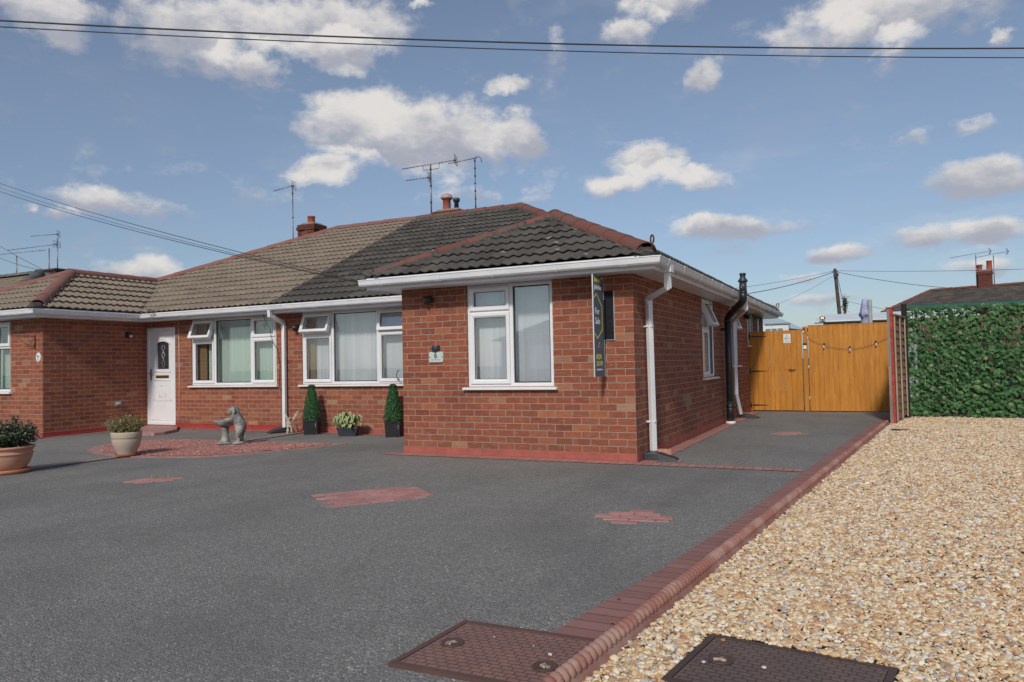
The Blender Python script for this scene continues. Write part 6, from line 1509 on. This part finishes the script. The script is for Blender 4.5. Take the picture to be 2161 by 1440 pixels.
SCN = thing('leafy_screen', 'green artificial ivy screen fixed along the metal mesh fence', 'privacy screen', (4.4, 7.62, 0))
sx0, sx1 = 3.13, 8.6; sy = lambda x: 7.60 + .02 * (x - 3.1)
mb = MB()
for k in range(int((sx1 - sx0) / .1)): x = sx0 + k * .1; mb.tube([(x, sy(x) + .02, .03), (x, sy(x) + .02, 2.12)], .003, 4)
for k in range(21): z = .05 + k * .1; mb.tube([(sx0, sy(sx0) + .024, z), (sx1, sy(sx1) + .024, z)], .003, 4)
mb.build('trellis_mesh', MT['green'], SCN)
r_ = random.Random(77)
LEAF = [(0, -.5), (.20, -.42), (.48, -.18), (.30, .02), (.36, .22), (.10, .20), (0, .55), (-.10, .20), (-.36, .22), (-.30, .02), (-.48, -.18), (-.20, -.42)]
mb = MB(); count = 0
while count < 6600:
    x = sx0 - .03 + r_.random() * (sx1 - sx0); z = .02 + r_.random() * 2.08
    den = .60 + .5 * math.sin(x * 6.2) * math.sin(z * 7.1 + x * 2)
    row = (z * 10 + .35 * math.sin(x * 3.1)) % 1.0
    if r_.random() > den + .35 or (row < .18 and r_.random() < .8): 
        count += 0
        if r_.random() < .5: continue
    if z < .10 + .05 * math.sin(x * 5) and r_.random() < .6: continue
    count += 1; s_ = r_.uniform(.065, .105)
    if r_.random() < .5 and (x > 6.2): continue
    nrm = Vector((r_.gauss(.15, .42), -1, r_.gauss(.55, .45))).normalized(); up = Vector((r_.gauss(0, .45), 0, -1)); t = (up - nrm * up.dot(nrm)).normalized(); b = nrm.cross(t)
    p = Vector((x, sy(x) - r_.uniform(-.02, .11), z)); tt = min(1, max(0, r_.gauss(.5, .22)))
    vs = [p] + [p + b * (lx * s_) + t * (ly * s_) - nrm * (abs(lx) * s_ * .35) - nrm * (.12 * s_ if ly > .3 else 0) for lx, ly in LEAF]
    mb.add(vs, [(0, i + 1, (i + 1) % 12 + 1) for i in range(12)], tt)
mb.build('ivy_leaves', MT['ivy'], SCN)
MF = thing('mesh_fence', 'green metal mesh fence standing behind the ivy screen', 'fence', (5, 7.9, 0))
mb = MB(); 
for k in range(110): x = 3.15 + k * .05; mb.tube([(x, 7.80, .05), (x, 7.80, 2.14)], .003, 4)
for k in range(12): z = .08 + k * .19; mb.tube([(3.12, 7.805, z), (8.7, 7.805, z)], .0035, 4)
mb.build('mesh_panel', MT['green'], MF)
mb = MB(); mb.box(3.12, 7.79, 2.10, 8.7, 7.83, 2.165); mb.build('top_rail', MT['green'], MF)
for x in (4.62, 7.1):
    mb = MB(); mb.cbox((x, 7.83, 1.08), (.06, .05, 2.16)); mb.build('mesh_post', MT['green'], MF)
for k in range(6):   # timber fence of the garden behind, seen through the gaps
    x0 = 3.3 + k * 1.0
BF = thing('boarded_fence', 'faded boarded fence seen in slivers through the ivy screen', 'fence', (6, 8.7, 0))
mb = MB(); n = 46
for k in range(n): x = 3.35 + k * .125; mb.box(x, 8.70 + .01 * (k % 2), .0, x + .115, 8.72 + .01 * (k % 2), 1.95 + .01 * random.random(), random.random())
mb.build('boards', MT['fence'], BF)

# ------------------------------------------------------------------ beyond the gates
OB = thing('outbuilding', 'low garden building with a white sheet roof behind the gates', 'outbuilding', (2.6, 16, 0))
mb = MB(); mb.box(1.22, 15.6, 0, 4.9, 19, 2.30); mb.build('wall', MT['grey_wall'], OB)
mb = MB(); mb.add([(.98, 15.3, 2.235), (5.2, 15.3, 2.235), (5.2, 19.3, 2.62), (.98, 19.3, 2.62), (.98, 15.3, 2.275), (5.2, 15.3, 2.275), (5.2, 19.3, 2.66), (.98, 19.3, 2.66)], [(3, 2, 1, 0), (4, 5, 6, 7), (0, 1, 5, 4), (1, 2, 6, 5), (2, 3, 7, 6), (3, 0, 4, 7)]); mb.build('roof', MT['white_roof'], OB)
mb = MB(); mb.box(1.0, 15.28, 2.195, 5.2, 15.31, 2.225); mb.build('gutter', MT['cable'], OB)
mb = MB()
for k in range(25): x = 1.30 + k * .145; mb.box(x, 15.575, 1.6, x + .02, 15.602, 2.18)
mb.build('cladding_ribs', MT['grey_wall'], OB)
mb = MB(); mb.box(.5, 17.5, 2.12, 1.2, 19.5, 2.16); mb.build('lean_to_roof', MT['cable'], OB)
FLd = thing('floodlight', 'lit rectangular floodlight on the white roof edge behind the gates', 'floodlight', (1.2, 15.2, 2.35))
mb = MB(); mb.cbox((1.225, 15.18, 2.345), (.15, .06, .085), bev=.008); mb.build('lamp_housing', MT['dmetal'], FLd)
def m_lit():
    m, nn = mat('lit_lamp'); e = nn.n('ShaderNodeEmission', {0: (1, .62, .30, 1), 1: 1.6}).outputs[0]; nn.n('ShaderNodeOutputMaterial', {0: e}); return m
mb = MB(); mb.cbox((1.225, 15.147, 2.345), (.085, .005, .045)); mb.build('lamp_face', m_lit(), FLd); mb = MB(); mb.cbox((1.225, 15.22, 2.285), (.03, .03, .06)); mb.build('bracket', MT['dmetal'], FLd)

CV = thing('conservatory', 'small white conservatory with glass roof seen between house and gate', 'conservatory', (-.6, 20.5, 0))
mb = MB(); mb.box(-1.9, 20, 0, -.18, 23, 2.42); mb.build('wall', MT['white_wall'], CV)
mb = MB(); mb.box(-1.0, 19.95, 2.42, -.13, 20.2, 2.47); mb.build('roof_edge', MT['grey_wall'], CV)
mb = MB(); mb.add([(-1.9, 20.1, 2.47), (.35, 20.1, 2.2), (.35, 24, 2.2), (-1.9, 24, 2.47), (-1.2, 21.5, 2.72), (-.6, 21.8, 2.70)], [(0, 1, 5, 4), (1, 2, 5), (2, 3, 4, 5), (3, 0, 4)]); mb.build('glass_roof', MT['pglass'] if 'pglass' in MT else MT.setdefault('pglass', plain('pale_glass_roof', (.42, .54, .58), .2, .05, 3)), CV)
for k in range(3):
    mb = MB(); mb.box(-.98 + k * .21, 19.985, 2.0, -.80 + k * .21, 20.02, 2.27); mb.build('window', plain('grey_pane', (.20, .25, .28), .2, .1, 3) if k == 0 else bpy.data.materials['grey_pane'], CV)

PS = thing('parasol', 'closed lilac garden parasol standing behind the right gate', 'parasol', (2.39, 13, 0))
mb = MB(); rr_ = random.Random(3)
prof = [(.03, 2.70), (.06, 2.69), (.085, 2.55), (.12, 2.36), (.15, 2.26), (.10, 2.24), (.10, 2.10), (.12, 1.8), (.14, 1.2), (.12, 1.0)]
seg = 24; vs = []
for r, z in prof:
    for k in range(seg): a = 6.283 * k / seg; q = r * (1 + .16 * math.sin(a * 8)); vs.append((2.385 + q * math.cos(a), 13 + q * math.sin(a), z + (.03 * math.sin(a * 4) if abs(z - 2.26) < .02 else 0)))
mb.add(vs, [(i * seg + k, i * seg + (k + 1) % seg, (i + 1) * seg + (k + 1) % seg, (i + 1) * seg + k) for i in range(len(prof) - 1) for k in range(seg)], .5, True); mb.build('canopy', MT['lilac'], PS)
mb = MB(); mb.tube([(2.51, 12.9, .0), (2.50, 12.9, 2.66)], .05, 10); mb.build('mast', MT['grey_wall'], PS)
mb = MB(); mb.tube([(2.44, 12.95, 2.5), (2.50, 12.9, 2.5)], .02, 6); mb.cbox((2.5, 12.9, .03), (.7, .7, .06)); mb.build('base', MT['dmetal'], PS)

TP = thing('telegraph_pole', 'leaning wooden telegraph pole behind the gates', 'telegraph pole', (1.25, 30, 0))
mb = MB(); mb.tube([(1.32, 30, 0), (1.16, 30, 3.3), (1.03, 30, 5.36), (1.028, 30, 5.40)], .1, 12, rr=[.10, .085, .075, .06]); mb.build('pole_shaft', MT['pole'], TP)
mb = MB(); mb.cbox((1.03, 29.87, 5.08), (.13, .14, .26), bev=.02); mb.cbox((1.14, 29.95, 5.10), (.09, .10, .16), bev=.02); mb.tube([(.90, 30, 5.25), (1.17, 30, 5.25)], .02, 6); mb.build('junction_box', MT['dmetal'], TP)
IP = thing('ivy_post', 'short post topped with ivy just right of the telegraph pole', 'post', (1.40, 30.4, 0))
mb = MB(); mb.tube([(1.40, 30.4, 0), (1.38, 30.4, 3.85)], .06, 8, rr=[.07, .055]); mb.build('post', MT['pole'], IP)
r_ = random.Random(9); pts = [(1.40 + r_.gauss(0, .06), 30.4 + r_.gauss(0, .07), 3.72 + r_.gauss(0, .17)) for k in range(500)]; mb = MB(); leaf_cloud(mb, pts, .07, seed=2); mb.build('ivy', MT['shrub_d'], IP)

def wire(a, b, sag, r, label, n=24, pts=None):
    a, b = Vector(a), Vector(b); P_ = pts or [a.lerp(b, k / n) - Vector((0, 0, sag * 4 * (k / n) * (1 - k / n))) for k in range(n + 1)]
    mb = MB(); mb.tube(P_, r, 5); return tag(mb.build('overhead_wire', MT['cable']), label, 'wire', 'overhead wires')
def qpts(a, m, b, z, t0=-.8, t1=1.8, n=60):
    out = []
    for k in range(n + 1):
        t = t0 + (t1 - t0) * k / n; tt = t * 2
        l0, l1, l2 = (tt - 1) * (tt - 2) / 2, -tt * (tt - 2), tt * (tt - 1) / 2
        out.append((a[0] * l0 + m[0] * l1 + b[0] * l2, a[1] * l0 + m[1] * l1 + b[1] * l2, z + .25 * (t - .5) ** 2 * 0))
    return out
wire(0, 0, 0, .013, 'upper of the two cables crossing the whole sky', pts=qpts((-7.99, -2.57), (-1.95, 1.545), (4.82, 5.47), 6.0)) if False else None
def wire_pts(P_, r, label): 
    mb = MB(); mb.tube(P_, r, 5); return tag(mb.build('overhead_wire', MT['cable']), label, 'wire', 'overhead wires')
wire_pts(qpts((-7.99, -2.57), (-1.70, 1.70), (4.82, 5.47), 6.0), .0125, 'upper, thicker cable crossing the whole sky')
wire_pts(qpts((-8.18, -2.46), (-1.80, 1.93), (4.89, 5.92), 6.0), .0085, 'lower, thinner cable crossing the whole sky')
def sagline(a, b, sag, r, label, n=20):
    a, b = Vector(a), Vector(b); wire_pts([a.lerp(b, k / n) - Vector((0, 0, sag * 4 * (k / n) * (1 - k / n))) for k in range(n + 1)], r, label)
E1 = Vector((-3.62, -.2, 2.33))
def ext(a, b, f): a, b = Vector(a), Vector(b); return a + (a - b) * f
sagline(ext((-18.32, 3.26, 6.5), E1, .5), E1, .22, .006, 'topmost of three cables coming in from the left to the extension eaves')
sagline(ext((-18.73, 3.49, 6.5), E1, .5), E1 + Vector((0, .03, -.02)), .24, .004, 'middle of three cables coming in from the left to the extension eaves')
sagline(ext((-19.15, 3.73, 6.5), E1, .5), E1 + Vector((0, .06, -.03)), .24, .006, 'lowest of three cables coming in from the left to the extension eaves')
sagline((-29.8, 9.75, 6.5), (-10.9, 1.84, 2.42), .12, .008, 'cable from the left ending at the coil above the white door')
sagline((-33.1, 11.6, 6.5), (-24.7, 8.4, 4.95), .05, .009, 'thin cable ending at the chimney of the far left bungalow')
sagline((1.0, 30, 5.25), (-4.6, 14, 3.0), .35, .014, 'thick wire running down left from the telegraph pole')
sagline((1.0, 30, 5.3), (-8, 22, 4.0), .30, .008, 'upper thin wire running left from the telegraph pole')
sagline((1.0, 30, 5.1), (-2.6, 20, 2.6), .25, .006, 'thin wire falling steeply left from the telegraph pole')
sagline((1.06, 30, 5.25), (9, 33, 4.1), .25, .012, 'wire running down right from the telegraph pole')
sagline((1.06, 30, 5.3), (12, 30, 4.75), .12, .009, 'nearly level wire running right from the telegraph pole')
sagline((1.14, 30, 5.0), (1.30, 30.3, 3.95), .0, .012, 'short wire from the telegraph pole down to the ivy post')
sagline((1.35, 30.4, 3.9), (4.2, 30, 3.1), .05, .008, 'thin wire from the ivy post towards the right')

FH = thing('far_bungalow', 'brown roofed bungalow with a tall two pot chimney beyond the ivy screen', 'bungalow', (9, 33, 0))
mb = MB(); ry = 34; q = lambda x, y, z: (x, y, z)
Aa, Bb = (5.25, 34, 4.40), (13.5, 31.2, 4.40)
e0, e1, e2, e3 = (3.0, 30.6, 3.20), (14, 27.4, 3.20), (15.5, 34.5, 3.2), (4.8, 38, 3.2)
def slope(mb, a, b, c, d, nu=40, nv=7, w_=.03):
    """tiled slope as stepped courses between eave a-b and ridge d-c"""
    a, b, c, d = map(Vector, (a, b, c, d)); nn_ = (b - a).cross(d - a).normalized()
    if nn_.z < 0: nn_ = -nn_
    for k in range(nv):
        f0, f1 = k / nv, (k + 1) / nv; p0, p1 = a.lerp(d, f0), b.lerp(c, f0); p2, p3 = b.lerp(c, f1), a.lerp(d, f1); up = nn_ * w_
        n = nu
        for i in range(n):
            g0, g1 = i / n, (i + 1) / n; t = random.random(); z_ = nn_ * random.uniform(0, .01)
            mb.add([p0.lerp(p1, g0) + up + z_, p0.lerp(p1, g1) + up + z_, p3.lerp(p2, g1), p3.lerp(p2, g0), p0.lerp(p1, g0) - up * .3, p0.lerp(p1, g1) - up * .3], [(0, 1, 2, 3), (4, 5, 1, 0)], t)
slope(mb, e0, e1, Bb, Aa, 46, 11); slope(mb, e3, e0, Aa, Aa, 12, 8); mb.add([e1, e2, Bb], [(0, 1, 2)]); mb.add([e2, e3, Aa, Bb], [(0, 1, 2, 3)]); rf = mb.build('roof', MT['tile_far'], FH)
mb = MB(); ridge(mb, Vector(Bb) + Vector((0, 0, .03)), Vector(Aa) + Vector((0, 0, .03)), .11, .45); ridge(mb, Vector(e0) + Vector((0, 0, .05)), Vector(Aa) + Vector((0, 0, .03)), .11, .45); mb.build('ridge_tiles', MT['ridge_r'], rf)
mb = MB(); mb.prism([(3.4, 31.1), (13.7, 28.1), (15.1, 34.2), (5.1, 37.3)], 0, 3.18); mb.build('brick_wall', MT['brick'], FH)
chimney(rf, (7.46, 33.3), .58, .55, 3.9, 5.13, [(7.26, 33.25, [(.13, 0), (.11, .05), (.11, .22), (.14, .23), (.14, .28), (.09, .30), (.0, .30)], MT['pot_clay']), (7.66, 33.25, [(.14, 0), (.12, .05), (.115, .42), (.13, .43), (.13, .46), (.0, .46)], MT['pot_clay'])])
mb = MB(); mb.add([(7.10, 32.98, 4.02), (7.80, 32.98, 3.99), (7.78, 33.1, 4.12), (7.14, 33.1, 4.12)], [(0, 1, 2, 3)]); mb.build('lead_flashing', MT['lead'], rf)
for lb, mx, zt, bx0, bx1 in (('aerial left of the two pot far chimney with a long boom', 7.13, 5.95, 6.05, 7.75), ('aerial right of the two pot far chimney with a hooked end', 7.85, 5.88, 7.15, 8.45)):
    a_ = thing('tv_aerial', lb, 'aerial', (mx, 33.3, 4.2), 'television aerials on the roofs'); mast(a_, (mx, 33.3, 4.1), (mx, 33.3, zt), .02)
    yagi(a_, (bx0, 33.2, zt - .06), (bx1, 33.5, zt + .16), 12, False, .09)
    mb = MB(); mb.tube([(bx1 - .05, 33.5, zt + .30), (bx1 + .04, 33.5, zt + .16), (bx1 - .05, 33.5, zt + .02)], .02, 5); mb.build('end_hook', MT['dmetal'], a_)

NB = thing('neighbour_bungalow', 'tan roofed bungalow with grey hip tiles at the far left edge', 'bungalow', (-28, 8, 0))
mb = MB(); ap = (-24.35, 8.0, 4.78); rl = (-34, 8.0, 4.78); c0, c1, c2, c3 = (-19.4, 3.05, 2.38), (-39, 3.05, 2.38), (-39, 13, 2.38), (-19.4, 13, 2.38)
slope(mb, c1, c0, ap, rl, 60, 16, .035); slope(mb, c0, c3, ap, ap, 26, 16, .035); mb.add([c2, c3, ap, rl], [(0, 1, 2, 3)]); mb.add([c1, c2, rl], [(0, 1, 2)]); rf = mb.build('roof', MT['tile_l'], NB)
mb = MB(); ridge(mb, Vector(c0) + Vector((0, 0, .06)), Vector(ap) + Vector((0, 0, .05)), .19, .45); ridge(mb, Vector(ap) + Vector((0, 0, .05)), Vector(rl) + Vector((0, 0, .05)), .13, .45); ridge(mb, Vector(c3) + Vector((0, 0, .05)), Vector(ap) + Vector((0, 0, .05)), .13, .45); mb.build('ridge_tiles', MT['ridge_g'], rf)
mb = MB(); mb.box(-38.6, 3.4, 0, -19.8, 12.6, 2.36); mb.build('brick_wall', MT['brick'], NB)
mb = MB(); mb.box(-24.95, 8.4, 4.2, -24.05, 9.0, 5.02); mb.box(-25.0, 8.35, 4.94, -24.0, 9.05, 5.0); mb.build('chimney', plain('sooty_brick', (.06, .04, .04), .9, .3, 8), rf)
for lb, mx, my, zt, tip, tail, rfl in (('leftmost aerial on the far left bungalow', -26.2, 8.3, 5.62, (-28.0, 7.8, 5.66), (-25.1, 8.7, 5.80), False), ('middle aerial on the far left bungalow', -24.9, 8.7, 5.85, (-26.6, 8.2, 5.85), (-24.6, 8.8, 5.98), True), ('tallest aerial on the far left bungalow', -24.4, 8.7, 6.18, (-25.2, 8.2, 6.25), (-24.5, 8.8, 6.35), True)):
    a_ = thing('tv_aerial', lb, 'aerial', (mx, my, 4.6), 'television aerials on the roofs'); mast(a_, (mx, my, 4.5), (mx, my, zt), .020); yagi(a_, tip, tail, 10, rfl)

# ------------------------------------------------------------------ dry leaves on the edging, weeds by the small patch
MT['dryleaf'] = plain('dry_leaf', (.28, .10, .05), .8, .3, 30)
for i, (x, y) in enumerate([(1.44, -5.28), (1.47, -5.20), (1.36, -4.95), (1.50, -4.86)]):
    mb = MB(); r_ = random.Random(40 + i); a0 = r_.random() * 6; pts = []
    for k in range(9): a = a0 + 6.283 * k / 9; rr_ = .018 * (1 if k % 2 else .55) * r_.uniform(.8, 1.2); pts.append(Vector((x + rr_ * math.cos(a), y + rr_ * math.sin(a), .018 + r_.uniform(0, .012))))
    c = Vector((x, y, .024)); mb.add([c] + pts, [(0, k + 1, (k + 1) % 9 + 1) for k in range(9)])
    tag(mb.build('dry_leaf', MT['dryleaf']), ['curled brown leaf against the rope edging nearest the cover', 'brown leaf just beyond the nearest leaf on the edging', 'small dry leaf lying in the middle of the paver edging', 'dry leaf further up against the rope edging'][i], 'leaf', 'dry leaves on the paver edging')
mb = MB(); r_ = random.Random(6)
for k in range(70):
    x, y = -4.66 + r_.gauss(0, .09), -2.76 + r_.gauss(0, .07); h = r_.uniform(.015, .05); a = r_.random() * 6.28; dx_, dy_ = .01 * math.cos(a), .01 * math.sin(a)
    mb.add([(x - dy_ * .3, y + dx_ * .3, .003), (x + dy_ * .3, y - dx_ * .3, .003), (x + dx_, y + dy_, h)], [(0, 1, 2)], .4 + .5 * r_.random())
tag(mb.build('weeds', MT['shrub_y']), 'thin weeds growing at the edge of the small left paver patch', 'weeds', kind='stuff')

# ------------------------------------------------------------------ bungalow across the road (seen only mirrored in the windows)
OP2 = thing('opposite_bungalow', 'grey roofed bungalow across the road, mirrored in the front windows', 'bungalow', (-6, -32, 0))
mb = MB(); slope(mb, (3.5, -26, 2.4), (-15.5, -26, 2.4), (-10.5, -31, 4.8), (-1.5, -31, 4.8), 40, 12); slope(mb, (3.5, -36, 2.4), (3.5, -26, 2.4), (-1.5, -31, 4.8), (-1.5, -31, 4.8), 16, 8); slope(mb, (-15.5, -26, 2.4), (-15.5, -36, 2.4), (-10.5, -31, 4.8), (-10.5, -31, 4.8), 16, 8)
mb.add([(-15.5, -36, 2.4), (3.5, -36, 2.4), (-1.5, -31, 4.8), (-10.5, -31, 4.8)], [(0, 1, 2, 3)]); rf = mb.build('roof', MT['tile_far'], OP2)
mb = MB(); mb.box(-15.1, -35.6, 0, 3.1, -26.4, 2.4); mb.build('brick_wall', MT['brick'], OP2)
chimney(rf, (-6.2, -31.4), .8, .6, 4.3, 5.6, [(-6.35, -31.4, [(.12, 0), (.11, .35), (.0, .35)], MT['pot_clay']), (-6.0, -31.4, [(.12, 0), (.11, .35), (.0, .35)], MT['pot_clay'])])
for x in (-13.5, -9.5, -5, 0):
    mb = MB(); mb.box(x, -26.42, .9, x + 1.9, -26.36, 2.15); mb.build('window_frame', MT['upvc'], OP2)

tag(MB().prism([(2.75, 4.66), (3.16, 4.50), (3.19, 4.62), (2.78, 4.80)], -.01, .032).build('dark_strip', MT['dmetal'], bevel=.004), 'narrow dark strip set in the gravel near the red post', 'drain cover')  # thin dark slab standing for a dark streak across the gravel
